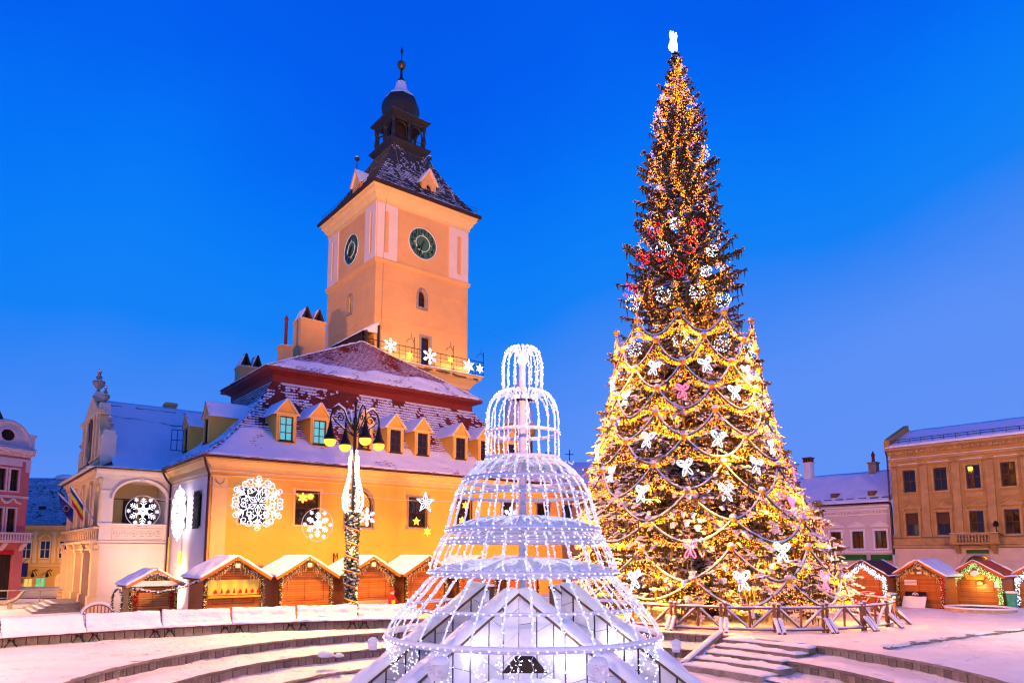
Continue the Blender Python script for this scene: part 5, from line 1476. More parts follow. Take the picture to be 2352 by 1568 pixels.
for x in (-1.6, 1.4, 4.2): window(bh, x, x + 1, 6, 8.4, .14)
m = MB(); moulding(m, -3.3, 7, [(-.02, 10.2), (.3, 10.4), (.35, 10.7), (-.02, 10.8)]); obj('cornice', m, TOWERTRIM, bh)
m = MB(); f_ = lambda u, v: (-3.6 + 11 * u, -.4 + 4 * v, 10.8 + 2.6 * v); m.slab(f_, 12, 6, .12); obj('roof', m, SNOW, bh)
m = MB(); m.tube([(3.2, 3.4, 13.2), (3.2, 3.4, 14.8)], .05, 4); m.bar((2.75, 3.4, 14.3), (3.65, 3.4, 14.3), .08); m.tube([(1.6, 3.4, 13.2), (1.6, 3.4, 15.4)], .03, 4); m.bar((.4, 3.4, 14.4), (1.1, 3.4, 14.35), .1); obj('roof_cross', m, IRON, bh)

# ------------------------------------------------------------------ market huts
def hut(label, loc, rz, W=2.55, L=2.5, he=2.14, hr_=3.10, board=BOARD, roof=SNOW, bare=None, gar=0.9, bulb=BULBY, over=.32, lights=True, group='wooden market huts'):
    h = thing('market_hut', label, 'hut', loc, rz, group)
    bh = .112
    n = int(he / bh)
    def bmesh_(w, name='board'):
        m = MB(); m.add([(-w / 2, .02, .008), (w / 2, .02, .008), (w / 2, -.022, .012), (-w / 2, -.022, .012), (-w / 2, -.006, bh - .004), (w / 2, -.006, bh - .004), (w / 2, .02, bh - .004), (-w / 2, .02, bh - .004)],
                        [(0, 3, 2, 1), (3, 4, 5, 2), (4, 7, 6, 5), (0, 7, 4, 3), (1, 2, 5, 6)])
        return tomesh('board', m, board)
    full = bmesh_(W)
    for i in range(n): place('board', full, h, (W / 2, 0, .08 + i * bh))
    z = .08 + n * bh
    sl = (hr_ - he) / (W / 2 + over)
    while True:
        w = W - 2 * max(0, (z + bh - (hr_ - sl * (W / 2)))) / sl
        if w < .3: break
        place('board', bmesh_(min(w, W)), h, (W / 2, 0, z)); z += bh
    m = MB()
    for s_ in (0, W):
        for i in range(n):
            zz = .08 + i * bh
            m.box(s_ - .02, s_ + .02, 0.02, L, zz + .01, zz + bh - .004)
    o = obj('side_board', m, board, h); o['kind'] = 'stuff'
    m = MB(); m.box(.03, W - .03, .03, L, 0, he); m.prism([(.03, he), (W - .03, he), (W / 2, hr_ - .1)], .03, L); obj('body', m, DARKWOOD, h)
    m = MB()
    for x in (.0, W): m.box(x - .05, x + .05, -.05, .05, 0, he)
    m.box(-.03, W + .03, -.06, 0, .0, .09)
    obj('corner_post', m, DARKWOOD if bare is None else board, h)
    # shutter outline
    m = MB(); a, b_ = .35, W - .35
    for p, q in (((a, 1.0), (b_, 1.0)), ((a, he - .1), (b_, he - .1)), ((a, 1.0), (a, he - .1)), ((b_, 1.0), (b_, he - .1)), ((W / 2 - .05, 1.0), (W / 2 - .05, he - .1))): m.bar((p[0], -.028, p[1]), (q[0], -.028, q[1]), .010)
    obj('shutter', m, DARKWOOD, h)
    # roof with snow
    r = MB()
    yo0, yo1 = -.38, L + .25
    for s_ in (-1, 1):
        A = (W / 2, yo0, hr_); B = (W / 2, yo1, hr_); C_ = (W / 2 + s_ * (W / 2 + over), yo0, he - .02); D_ = (W / 2 + s_ * (W / 2 + over), yo1, he - .02)
        r.add([A, B, D_, C_], [(0, 1, 2, 3)]); r.add([tuple(Vector(p) - Vector((0, 0, .07))) for p in (A, B, D_, C_)], [(0, 3, 2, 1)])
        r.bar(Vector(A) - Vector((0, 0, .05)), Vector(C_) - Vector((0, 0, .05)), .05, .13)
    rr = obj('roof', r, bare or board, h)
    m = MB()
    for s_ in (-1, 1):
        A, B = Vector((W / 2, yo0 - .02, hr_ + .01)), Vector((W / 2, yo1, hr_ + .01)); C_, D_ = Vector((W / 2 + s_ * (W / 2 + over + .02), yo0 - .02, he)), Vector((W / 2 + s_ * (W / 2 + over + .02), yo1, he))
        if bare is None: m.slab(lambda u, v: C_.lerp(D_, u).lerp(A.lerp(B, u), v), 22, 16, .12, 0, .03, 1.6, .75)
        else:
            m.slab(lambda u, v: C_.lerp(D_, .93 + .07 * u).lerp(A.lerp(B, .93 + .07 * u), v), 3, 16, .06, 0, .03, 2); m.slab(lambda u, v: C_.lerp(D_, .03 * u).lerp(A.lerp(B, .03 * u), v), 2, 16, .06, 0, .03, 2); m.slab(lambda u, v: C_.lerp(D_, u).lerp(A.lerp(B, u), v * (.06 + .05 * noise.noise(Vector((u * 7, 1, 1))))), 20, 3, .06, 0, .03, 2)
    obj('snow', m, SNOW, rr, True)
    if gar:
        path = [(.03, -.14, .1), (.0, -.14, he - .12), (W / 2, -.42, hr_ - .16), (W, -.14, he - .12), (W - .02, -.14, .1)]
        mb = garland(path, .10, .05, 7, .22 * gar, .7, .013)
        mb2 = MB()
        if lights:
            for i in range(34):                       # icicle strings under the barge boards
                u = (i + random.random()) / 34
                x = W * u; zt = he - .1 + (hr_ - he) * (1 - abs(2 * u - 1)) - .08
                y = -.16 - .2 * (1 - abs(2 * u - 1)); Ln = random.uniform(.1, .42)
                pts = [(x + .02 * math.sin(q * 2.2 + i), y, zt - Ln * q / 4) for q in range(5)]
                mb2.tube(pts, .006, 3, 0)
                for p in pts[1:]: mb2.octa(p, .014, 1)
            for s_ in (0, W):
                for i in range(40): mb2.octa((s_ + random.uniform(-.1, .1), -.2 + random.uniform(-.06, .06), random.uniform(.1, he)), .014, 1)
            o = obj('light_string', mb2, [FRAMEW, bulb], h); o['kind'] = 'stuff'
        o = obj('garland', mb, [NEEDLE2, SNOW, bulb], h); o['kind'] = 'stuff'
    return h
def along(t, back=0.0):                              # along the row of huts in front of the hall
    ox, oy = -13.76, 32.0
    return (ox + t * math.cos(HA) - back * math.sin(HA), oy + t * math.sin(HA) + back * math.cos(HA), ground_z(ox, oy) * 0)
huts = [('brown plank hut with a yellow printed cloth over its counter', 0.0), ('brown plank hut with closed plain shutters left of the garlanded lamp post', 3.43),
        ('brown plank hut with a red stocking right of the garlanded lamp post', 6.9), ('brown plank hut at the left flank of the fountain cage', 10.3),
        ('brown plank hut seen through the left part of the fountain cage', 13.75), ('brown plank hut seen through the middle of the fountain cage', 17.2)]
for i, (lb, t) in enumerate(huts):
    h = hut(lb, along(t), HA, board=BOARD)
    if i == 0:
        m = MB(); m.grid(lambda u, v: (.12 + 2.3 * u, -.05 - .02 * math.sin(u * 30), 1.38 + .68 * v), 40, 4); cl = obj('counter_cloth', m, CLOTH, h)
        m = MB()
        for q in range(4):
            x = .45 + q * .55; m.prism([(x - .07, 1.45), (x + .07, 1.45), (x + .09, 1.56), (x + .03, 1.56), (x + .05, 1.62), (x - .05, 1.62), (x - .03, 1.56), (x - .09, 1.56)], -.075, -.07); m.prism([(x + .2, 1.45), (x + .34, 1.45), (x + .27, 1.7)], -.075, -.07)
        obj('printed_figure', m, RED, cl)
        m = MB(); m.box(.1, W_ * 0 + 2.45, -.2, 0, 1.26, 1.34); obj('counter', m, ORANGEB, h)
    if i < 4:
        m = MB(); m.box(1.17, 1.38, -.44, -.40, 2.6, 2.8); obj('number_plate', m, FRAMEW, h)
    if i == 2:
        m = MB(); m.prism([(.38, 1.9), (.58, 1.9), (.62, 1.4), (.52, 1.25), (.36, 1.3), (.42, 1.5)], -.12, -.04); tag(obj('stocking', m, RED, None, False, along(t), HA), 'red stocking hanging on the hut right of the lamp post', 'stocking')
        m = MB(); lattice(m, .6, 2.4, .05, .85, .06, -.06, .012, False); obj('lattice_panel', m, FRAMEW, h)
        m = MB()
        for zz in (.38, .62):
            for q in range(7): m.slab(lambda u, v: (.7 + q * .24 + .13 * u, -.09 + .05 * v, zz), 2, 2, .03)
        obj('snow', m, SNOW, h)
        s_ = thing('cloth_figure', 'small red and cream cloth figure hanging at the hut corner', 'doll', (*along(t + 2.5)[:2], .45), HA)
        m = MB(); m.lathe([(.05, 0), (.2, .05), (.22, .3), (.16, .55), (.1, .68)], 10, (0, -.2, 0), 0, 0, 2 * PI, .6); obj('body', m, RED, s_)
        m = MB(); m.blob((0, -.22, .76), .12, .1, .12, 0, 8, 4); obj('head', m, PINKWALL, s_)
        m = MB(); m.lathe([(.14, .82), (.12, .9), (.05, 1.05), (.01, 1.08)], 8, (0, -.2, 0)); obj('hat', m, RED, s_)
        m = MB(); m.box(-.1, .1, -.36, -.30, .2, .38); obj('sign_held', m, YELLOW, s_)
        for sx in (-1, 1): m = MB(); m.bar((sx * .15, -.22, .5), (sx * .24, -.3, .25), .07); obj('arm', m, RED, s_)
# small hut by the loggia
SH = Vector((-18.15, 34.0, -.25))
h = hut('small honey coloured hut with red side garlands by the loggia', SH, HA, 2.05, 1.9, 1.98, 2.72, PLANK, over=.26, group='wooden market huts')
m = MB(); m.box(-.05, 2.1, -.40, -.34, 1.95, 2.2); obj('fascia', m, SNOW, h)
mb = garland([(.5, -.42, 2.3), (1.03, -.44, 2.5), (1.55, -.42, 2.3)], .11, .04, 8, .6, .1); obj('gable_garland', mb, [NEEDLE2, SNOW, BULBY], h)['kind'] = 'stuff'
for x in (.22, 1.83):
    m = MB()
    for i in range(60): m.octa((x + random.uniform(-.09, .09), -.1 + random.uniform(-.05, .05), random.uniform(.85, 1.85)), random.uniform(.03, .06), 0)
    for i in range(6): m.octa((x + random.uniform(-.08, .08), -.17, random.uniform(.9, 1.8)), .05, 1)
    obj('red_garland', m, [RED, GOLD], h)['kind'] = 'stuff'
m = MB()
for q in range(3):
    x0 = .25 + q * .52; m.tube([(x0 + .52 * k / 6, -.07, .85 - .18 * math.sin(PI * k / 6)) for k in range(7)], .03, 5, 0); m.blob((x0 + .52, -.1, .82), .06, .05, .09, 1, 6, 3)
obj('bell_garland', m, [NEEDLE2, GOLD], h)
m = MB(); m.box(.05, 2.0, -.12, -.03, 0, .5); obj('skirt', m, PINKWALL, h)
wr_ = thing('wreath', 'green wreath with snow leaning on the side of the small hut', 'wreath', (SH.x - .55, SH.y - .1, .2), HA + R(-60))
m = garland([(.32 * math.cos(t * PI / 8), 0, .75 + .62 * math.sin(t * PI / 8)) for t in range(17)], .12, .03, 9, .3, 0); obj('ring', m, [NEEDLE2, SNOW, BULBY], wr_)
m = garland([(*Vector(along(-2.9, -.1))[:2], 1.75), (*Vector(along(-1.9, -.1))[:2], 1.55), (*Vector(along(-1.0, -.1))[:2], 1.75), (*Vector(along(-.2, -.1))[:2], 2.05)], .11, .04, 9, .9, .0); tag(obj('fir_garland', m, [NEEDLE2, SNOW, BULBY]), 'snowy fir garland strung between the small hut and the yellow cloth hut', 'garland')
for i, (x, z) in enumerate(((-.12, 3.1), (-.12, 1.2))):
    m = MB(); m.box(x - .12, x + .02, 5.2 + i * 1.6, 5.4 + i * 1.6, z - .5 + .5 * i, z + .3); lm = tag(obj('wall_light', m, STARY, None, False, (HX, HY, 0), HA), ('tall amber wall light on the side wall of the hall', 'low amber light near the foot of the side wall')[i], 'light')

# right-hand huts, turned towards the square
HR = R(-50)
rh = [(21.3, 45.6, 'hut with blue white lights and a dark brown roof beside the tree fence', BROWNROOF, BULBB, 1),
      (24.0, 44.3, 'hut with a red garland and a snow covered board leaning on its front', None, BULBY, 0),
      (27.25, 44.0, 'hut with green lights, an orange board and a lit lamp on its front', REDROOF, BULBG, 1),
      (30.75, 43.4, 'hut with blue white lights cut by the right edge of the picture', None, BULBB, 1)]
for i, (x, y, lb, rf2, bl_, ex) in enumerate(rh):
    h = hut(lb, (x, y, -.02), HR, 2.45, 2.6, 1.92, 2.88, BOARD, bare=rf2, gar=.8, bulb=bl_, over=.34)
    if ex:
        m = MB()
        for q in range(300):
            u = random.random(); W2 = 2.45
            if random.random() < .55:
                xx = W2 * u; zz = 1.85 + .9 * (1 - abs(2 * u - 1)) - random.random() * .38; yy = -.25
            else: xx = random.choice((0, W2)) + random.uniform(-.12, .12); zz = random.uniform(.3, 1.95); yy = -.15
            m.octa((xx, yy + random.uniform(-.1, .1), zz), random.uniform(.012, .026), 0)
        obj('light_cluster', m, bl_, h)['kind'] = 'stuff'
    if i == 0:
        m = MB(); m.box(.15, 2.2, -.16, -.08, .1, .95); cp = obj('counter_panel', m, RED, h)
        m = MB(); m.tube([(1.2 + .32 * math.cos(t * PI / 10), -.18, .72 + .14 * math.sin(t * PI / 10)) for t in range(20)], .025, 5, closed=True); m.tube([(.9, -.17, .86), (1.3, -.17, .97), (1.9, -.17, .9)], .025, 5); obj('emblem', m, ROSETRIM, cp)
    if i == 1:
        mb = MB()
        for q in range(140): mb.octa((2.45 + random.uniform(-.09, .09) + .12 * (q % 2), -.18, random.uniform(.2, 2.0)), random.uniform(.03, .055), 0)
        for q in range(60): mb.octa((random.uniform(-.08, .08), -.16, random.uniform(.2, 1.9)), random.uniform(.025, .045), q % 2)
        for q in range(26): u = random.random(); mb.octa((2.45 * u, -.42, 1.85 + .9 * (1 - abs(2 * u - 1)) - .1), random.uniform(.03, .06), 0)
        obj('red_garland', mb, [RED, GOLD], h)['kind'] = 'stuff'
        m = MB(); m.prism([(.55, 2.02), (1.95, 2.02), (1.25, 2.62)], -.1, -.06); gp = obj('gable_picture', m, DAMAGE, h)
        for q, (cx_, cz_, c_) in enumerate(((.85, 2.1, ORANGEB), (1.25, 2.12, FRAMEW), (1.65, 2.1, ORANGEB), (1.25, 2.4, FRAMEW))):
            m = MB(); m.prism([(cx_ + .15 * math.cos(t * PI / 6), cz_ + .075 * math.sin(t * PI / 6)) for t in range(12)], -.14, -.1); obj('painted_dish', m, c_, gp)
        m = MB()
        for q in range(4): m.box(.35, 1.05, -.06, -.03, 1.38 + q * .085, 1.44 + q * .085)
        obj('price_list', m, WHITEP, h)
        lbd = thing('leaning_board', 'dark board half covered with snow leaning on the hut front', 'board', (x + .9 * math.cos(HR) , y + .9 * math.sin(HR), 0), HR)
        m = MB(); m.add([(-.55, -.7, .02), (.75, -.7, .02), (.65, -.1, .95), (-.5, -.1, .95), (-.55, -.66, 0), (.75, -.66, 0), (.65, -.05, .95), (-.5, -.05, .95)], [(0, 1, 2, 3), (7, 6, 5, 4), (0, 3, 7, 4), (1, 5, 6, 2), (3, 2, 6, 7)]); obj('panel', m, BLACK, lbd)
        m = MB(); m.slab(lambda u, v: (-.55 + 1.3 * u, -.7 + .42 * v, .02 + .66 * v + .06 * v * noise.noise(Vector((u * 5, 2, 2)))), 26, 10, .05, 0, .03, 3); obj('snow', m, SNOW, lbd, True)
        m = MB(); m.tube([(.08 + .16 * math.cos(t * PI / 8), -.20, .78 + .12 * math.sin(t * PI / 8)) for t in range(16)], .03, 5, closed=True); m.box(.0, .16, -.22, -.17, .74, .82); obj('emblem', m, WHITE, lbd)
    if i == 2:
        m = MB(); m.prism([(.78, 1.72), (1.72, 1.72), (1.78, 2.0), (.72, 2.0)], -.36, -.32); tag(obj('hut_board', m, ORANGEB, None, False, (x, y, 0), HR), 'plain orange board under the gable of the green lit hut', 'sign')
        m = MB(); m.blob((1.25, -.34, 2.08), .26, .03, .2, 0, 10, 4); obj('snow', m, SNOW, h)
        lt_ = thing('hut_lamp', 'glowing lamp fixed on the front of the green lit hut', 'lamp', (x, y, 0), HR)
        m = MB(); m.blob((1.45, -.2, 1.5), .15, .09, .11, 0, 8, 4); obj('bulb', m, LAMPG, lt_); m = MB(); m.box(1.33, 1.57, -.18, -.02, 1.61, 1.66); obj('shade', m, IRON, lt_)
        lamp('hut_lamp_light', (1.45, -.42, 1.45), 60, (1, .78, .35), .08, lt_)
        for q in (.08, 2.3): m = MB(); m.box(q - .12, q + .12, -.2, -.17, 1.3, 1.62); obj('notice', m, WHITEP, h)
pl_ = thing('round_platform', 'low round stone platform edged with snow before the huts', 'platform', (26.5, 40.6, 0))
m = MB(); m.lathe([(1.75, -.05), (1.75, .2), (1.5, .2), (1.45, .12), (.01, .12)], 40); obj('rim', m, BENCHSTONE, pl_)
m = MB(); m.lathe([(1.78, .2), (1.74, .28), (1.6, .29), (1.5, .2)], 40); m.lathe([(1.45, .13), (.8, .16), (.01, .17)], 30); obj('snow', m, SNOW, pl_, True)
for x, y, s_, lb in ((22.9, 43.2, 1.0, 'green plastic sack with snow beside the hut with dark roof'), (29.3, 42.0, 1.15, 'crumpled green plastic sack between the two right hand huts')):
    b_ = thing('plastic_sack', lb, 'sack', (x, y, 0), 0, 'green plastic sacks by the huts')
    m = MB()
    N_ = 20
    for k in range(9):
        z = .85 * s_ * k / 8
        for j in range(N_):
            t = 2 * PI * j / N_; r = (.20 + .07 * (k / 8)) * s_ * (1 + .10 * noise.noise(Vector((math.cos(t) * 2.5, math.sin(t) * 2.5, z * 2.5 + x))) + .03 * math.sin(t * 7 + z * 5))
            m.v.append((r * math.cos(t), r * math.sin(t), z))
    for k in range(8):
        for j in range(N_): m.f.append((k * N_ + j, k * N_ + (j + 1) % N_, (k + 1) * N_ + (j + 1) % N_, (k + 1) * N_ + j)); m.k.append(0)
    obj('bag', m, GREENFILM, b_, True)
    m = MB(); m.lathe([(.30 * s_, .83 * s_), (.29 * s_, .92 * s_), (.15 * s_, .94 * s_), (.01, .93 * s_)], 14); obj('snow', m, SNOW, b_, True)

# ------------------------------------------------------------------ street lamp with four heads
def street_lamp(label, loc, rz, power, color, dress=False, heads=4):
    t = thing('street_lamp', label, 'street lamp', loc, rz, 'four headed lamps of the square')
    m = MB(); m.lathe([(.22, 0), (.22, .3), (.13, .45), (.10, 1.2), (.085, 5), (.075, 9.3), (.11, 9.35), (.11, 9.55), (.06, 9.6), (.05, 10.1), (.08, 10.2), (.01, 10.45)], 12); obj('pole', m, IRON, t, True)
    for i in range(heads):
        a = R(25) + i * PI / 2
        c, s_ = math.cos(a), math.sin(a)
        P = lambda r, z: (r * c, r * s_, z)
        m = MB()
        m.tube([P(.06, 8.95), P(.35, 9.35), P(.55, 9.85), P(.85, 10.05), P(1.1, 9.85), P(1.2, 9.5), P(1.2, 9.25)], .04, 6)
        m.tube([P(.08, 8.7), P(.5, 8.95), P(.9, 9.25), P(1.1, 9.45)], .03, 6)
        m.tube([P(.75 + .22 * (1 - k / 16) * math.cos(k * .6 + 1), 9.5 + .22 * (1 - k / 16) * math.sin(k * .6 + 1)) for k in range(14)], .026, 5)
        m.tube([P(.35 + .15 * (1 - k / 12) * math.cos(-k * .6 + 2), 9.15 + .15 * (1 - k / 12) * math.sin(-k * .6 + 2)) for k in range(11)], .022, 5)
        arm = obj('scroll_arm', m, IRON, t)
        m = MB(); m.tube([P(r, z + .06) for r, z in ((.2, 9.2), (.35, 9.37), (.55, 9.87), (.85, 10.07), (1.08, 9.9))], [.01, .035, .05, .06, .01], 6); m.tube([P(r, z + .05) for r, z in ((.5, 8.97), (.9, 9.27))], .03, 5); obj('snow', m, SNOW, arm, True)
        m = MB(); m.lathe([(.04, 9.28), (.07, 9.2), (.09, 9.05), (.14, 8.85), (.17, 8.7), (.26, 8.55), (.3, 8.42), (.28, 8.42), (.2, 8.5), (.05, 8.55)], 14, P(1.2, 0)); hd = obj('lamp_head', m, IRON, t, True)
        m = MB(); m.lathe([(.27, 8.42), (.27, 8.30), (.20, 8.18), (.10, 8.12), (.01, 8.11)], 14, P(1.2, 0)); obj('lamp_glass', m, LAMPG, hd, True)
        downlight('lamp_light', P(1.2, 7.95), power, color, t)
    return t
street_lamp('tall black street lamp with four lit heads and scrolled arms', (-7.35, 32.6, 0), R(10), 3000, SODIUM)
# the other lamps of the square, outside the picture
street_lamp('black street lamp with warm heads left of the benches', (-19.0, 16.5, 0), 0, 1250, (1.0, .52, .22)).scale = (.62, .62, .62)
street_lamp('black street lamp standing right of the stone rings', (24.5, 26.0, 0), 0, 900, (1.0, .60, .34)).scale = (.7, .7, .7)
street_lamp('black street lamp behind the viewpoint on the left', (-9.0, -7.0, 0), 0, 2200, (1.0, .64, .44))
street_lamp('black street lamp behind the viewpoint on the right', (13.0, -5.0, 0), 0, 2100, (1.0, .66, .52))
street_lamp('black street lamp in the street by the ochre house', (-40.5, 76.0, -.6), 0, 3400, (1.0, .50, .08))
street_lamp('black street lamp beside the loggia steps, left of the picture', (-38.0, 45.0, -.6), 0, 1900, (1.0, .52, .16)).scale = (.8, .8, .8)
for x, y, lb in ((27.0, 18.0, 'floodlight mast right of the square'), (8.0, -10.0, 'floodlight mast behind the viewpoint'), (-27.0, 14.0, 'floodlight mast left of the square')):
    t = thing('floodlight_mast', lb, 'mast', (x, y, 0), 0)
    m = MB(); m.tube([(0, 0, 0), (0, 0, 9.6)], .1, 8); obj('pole', m, IRON, t)
    for z in (8.6, 9.2): m = MB(); m.box(-.3, .3, -.45, -.1, z - .22, z + .18); obj('floodlight', m, IRON, t)
# fir dressing round the pole with ribbon, and the light drop above it
fg = thing('fir_column', 'snowy fir garland with warm bulbs and tricolour ribbon wrapped round the lamp post', 'garland', (-7.35, 32.6, 0))
mb = MB()
for i in range(2600):
    z = random.random() ** 1.05 * 5.15
    r = .30 + .05 * math.sin(z * 3.2) - .012 * z + (.30 * max(0, 1 - z / .8) if z < .8 else 0) + (.06 if z > 4.8 else 0)
    a = random.uniform(0, 2 * PI); rr = r * random.uniform(.55, 1.05)
    p = (rr * math.cos(a), rr * math.sin(a), z)
    needles(mb, p, (math.cos(a), math.sin(a), -.2), .16, 4, .022, 0, .7)
    if random.random() < (.45 if z < 1 else .26): mb.blob((p[0] * 1.08, p[1] * 1.08, z + .05), random.uniform(.045, .10), random.uniform(.045, .09), .045, 1, 5, 2)
    if random.random() < .11: mb.octa((p[0] * 1.15, p[1] * 1.15, z), .022, 2)
obj('foliage', mb, [NEEDLE2, SNOW, BULBY], fg)['kind'] = 'stuff'
for q in range(5): lamp('string_fill_light', (.55 * math.cos(q * 2.2 - 1.6), .55 * math.sin(q * 2.2 - 1.6) - .25, .6 + q), 80, (1, .62, .2), .15, fg)  # point lamps added to warm the fir more than its bulbs do
for q, c_ in enumerate((BLUE, YELLOW, RED)):
    m = MB()
    n_ = 220; zz = []
    for i in range(n_ + 1):
        t = i / n_; a = -t * 2 * PI * 6.2 + .9; z = .95 + t * 4.0; r = .36 + .05 * math.sin(z * 3.2) - .012 * z
        zz.append(((r * math.cos(a), r * math.sin(a), z + .055 * (1 - q)), (r * math.cos(a), r * math.sin(a), z + .055 * (1 - q) - .055)))
    m.add([p for pr_ in zz for p in pr_], [(2 * i, 2 * i + 1, 2 * i + 3, 2 * i + 2) for i in range(n_)])
    obj('ribbon', m, c_, fg)
dr = thing('light_drop', 'tall drop of white light tubes round the lamp post above the fir', 'light figure', (-7.35, 32.6, 0), R(-12))
for s_ in (-1, 1):
    m = MB()
    for j in (0, 1):
        k = 1 - .45 * j
        m.tube([(s_ * (.07 + k * x), -.05 - .05 * j, z) for x, z in ((.12, 7.75), (.16, 7.4), (.14, 7.0), (.24, 6.5), (.36, 6.1), (.42, 5.75), (.40, 5.4), (.28, 5.15), (.10, 5.2))], .05, 6)
    m.tube([(s_ * (.22 + .10 * math.cos(q * .7)), -.1, 5.6 + .02 * q + .12 * math.sin(q * .7)) for q in range(9)], .03, 5)
    for i in range(90):
        z = random.uniform(5.2, 7.7); w = .42 * math.exp(-((z - 5.75) / .75) ** 2) + .12
        m.octa((s_ * random.uniform(.1, w), -.1 - random.uniform(0, .08), z), .022)
    obj('tube', m, TUBEWW, dr)
for s_ in (-1, 1): m = MB(); m.tube([(s_ * .12, -.04, 7.8), (s_ * .14, -.04, 8.0), (s_ * .1, -.04, 8.02)], .05, 5); obj('tube', m, TUBEWW, dr)

# ------------------------------------------------------------------ the fountain and its cage of lights
FX, FY = 0.28, 18.5
cage = thing('fountain_light_cage', 'tall tiered cage of snowy white light ropes over the fountain', 'light figure', (FX, FY, 0))
def ringobj(r, z, th, n=24, snow=True):
    m = MB(); P = [(r * math.cos(2 * PI * i / n), r * math.sin(2 * PI * i / n), z) for i in range(n)]
    m.tube(P, th, 6, closed=True); o = obj('ring', m, POLEW, cage)
    if snow:
        m = MB(); m.tube([(x * 1.0, y * 1.0, q + th * .9 + .012 * noise.noise(Vector((x * 3, y * 3, q)))) for x, y, q in [(r * math.cos(2 * PI * i / 72), r * math.sin(2 * PI * i / 72) , z) for i in range(72)]], th * .95, 6, closed=True); obj('snow', m, SNOW, o, True)
    m = MB()
    k = int(2 * PI * r / .2)
    for i in range(k): t = 2 * PI * i / k; m.octa(((r + th) * math.cos(t), (r + th) * math.sin(t), z + random.uniform(-.02, .02)), .012)
    obj('bulb_string', m, BULBW, o)['kind'] = 'stuff'
for r, z, th in ((3.47, 1.18, .06), (3.02, 1.9, .03), (2.42, 2.74, .05), (2.18, 2.66, .03), (2.12, 3.5, .03), (1.99, 3.8, .05), (1.86, 3.62, .03), (1.72, 4.72, .035), (1.55, 5.1, .05), (.97, 5.65, .05), (.965, 6.38, .035), (.33, 7.3, .03)): ringobj(r, z, th)
def ribs(n, prof, th, spacing, snow_from, off=0.0, bulb=.0115):
    # smooth the profile
    P = [Vector((r, 0, z)) for r, z in prof]
    pts = []
    for i in range(len(P) - 1):
        for k in range(5):
            t = k / 5; p0 = P[max(i - 1, 0)]; p1 = P[i]; p2 = P[i + 1]; p3 = P[min(i + 2, len(P) - 1)]
            pts.append(.5 * ((2 * p1) + (p2 - p0) * t + (2 * p0 - 5 * p1 + 4 * p2 - p3) * t * t + (3 * p1 - p0 - 3 * p2 + p3) * t ** 3))
    pts.append(P[-1])
    m = MB()
    rad = []
    for i, p in enumerate(pts):
        f = 1 + .25 * math.sin(i * 2.1)
        d = (pts[min(i + 1, len(pts) - 1)] - pts[max(i - 1, 0)]).normalized()
        rad.append(th * f * (1 + (1.4 if p.z > snow_from else .25) * (1 - abs(d.z))))
    wob = [p + Vector((0, .012 * math.sin(i * 1.7), 0)) for i, p in enumerate(pts)]
    m.tube(wob, rad, 5); me = tomesh('rib', m, LROPE)
    b = MB(); acc = 0
    for i in range(len(pts) - 1):
        a, c = pts[i], pts[i + 1]; L = (c - a).length; acc += L
        while acc > spacing:
            acc -= spacing; q = a.lerp(c, random.random()); t = random.uniform(-2.2, 2.2)
            b.octa((q.x + th * 1.25 * math.cos(t), q.y + th * 1.25 * math.sin(t), q.z + random.uniform(-.02, .03)), bulb)
    bme = tomesh('bulb_string', b, BULBW)
    for i in range(n):
        a = 2 * PI * i / n + off
        o = place('rib', me, cage, (0, 0, 0), a); q = place('bulb_string', bme, o); q['kind'] = 'stuff'
ribs(32, [(3.47, 1.2), (3.36, 1.5), (3.03, 1.92), (2.72, 2.25), (2.40, 2.60), (1.7, 2.95), (.9, 3.06), (.16, 3.06)], .023, .115, 2.7, .05)
ribs(28, [(2.42, 2.78), (2.34, 3.1), (2.18, 3.45), (1.98, 3.76), (1.5, 4.02), (.8, 4.14), (.15, 4.14)], .021, .11, 3.75, .02)
ribs(28, [(1.99, 3.84), (1.9, 4.25), (1.75, 4.75), (1.56, 5.12), (1.3, 5.42), (.97, 5.64), (.55, 5.72), (.14, 5.72)], .021, .11, 5.15, .08)
ribs(20, [(.96, 5.68), (.965, 6.3), (.95, 6.9), (.86, 7.22), (.68, 7.44), (.5, 7.5), (.36, 7.42), (.3, 7.3)], .018, .085, 7.2, .1)
ribs(16, [(.53, 7.6), (.54, 8.0), (.53, 8.3), (.48, 8.52), (.37, 8.68), (.24, 8.70), (.13, 8.52), (.08, 8.2)], .018, .07, 8.5, .03)
m = MB(); m.tube([(0, 0, -.9), (0, 0, 8.3)], .105, 10); obj('pole', m, POLEW, cage, True)
for z, r in ((3.06, .55), (4.14, .5), (5.72, .45), (7.35, .32)): m = MB(); m.lathe([(r, z - .02), (r * .8, z + .07), (r * .3, z + .1), (.1, z + .11)], 14); m.lathe([(r, z - .03), (.1, z - .03)], 14); obj('snow_cap', m, SNOW, cage, True)
for z, r0, r1, h_ in ((2.78, 2.36, .9, .28), (3.84, 1.93, .8, .3), (5.42, 1.22, .5, .26)):   # snow caught on the tops of the tiers
    m = MB()
    for i in range(64):
        if random.random() < .22: continue
        a0 = 2 * PI * i / 64; a1 = a0 + 2 * PI / 64 * random.uniform(.6, 1.5); ra = r0 * random.uniform(.93, 1.0); rb = r1 + (r0 - r1) * random.choice((0, .15, .4, .6))
        m.slab(lambda u, v: ((ra + (rb - ra) * v) * math.cos(a0 + (a1 - a0) * u), (ra + (rb - ra) * v) * math.sin(a0 + (a1 - a0) * u), z + .03 + h_ * (r0 - (ra + (rb - ra) * v)) / (r0 - r1)), 2, 5, .05, 0, .03, 4, .5)
    obj('snow', m, SNOW, cage, True)['kind'] = 'stuff'
m = MB()                                             # tangled ropes lying on the tiers
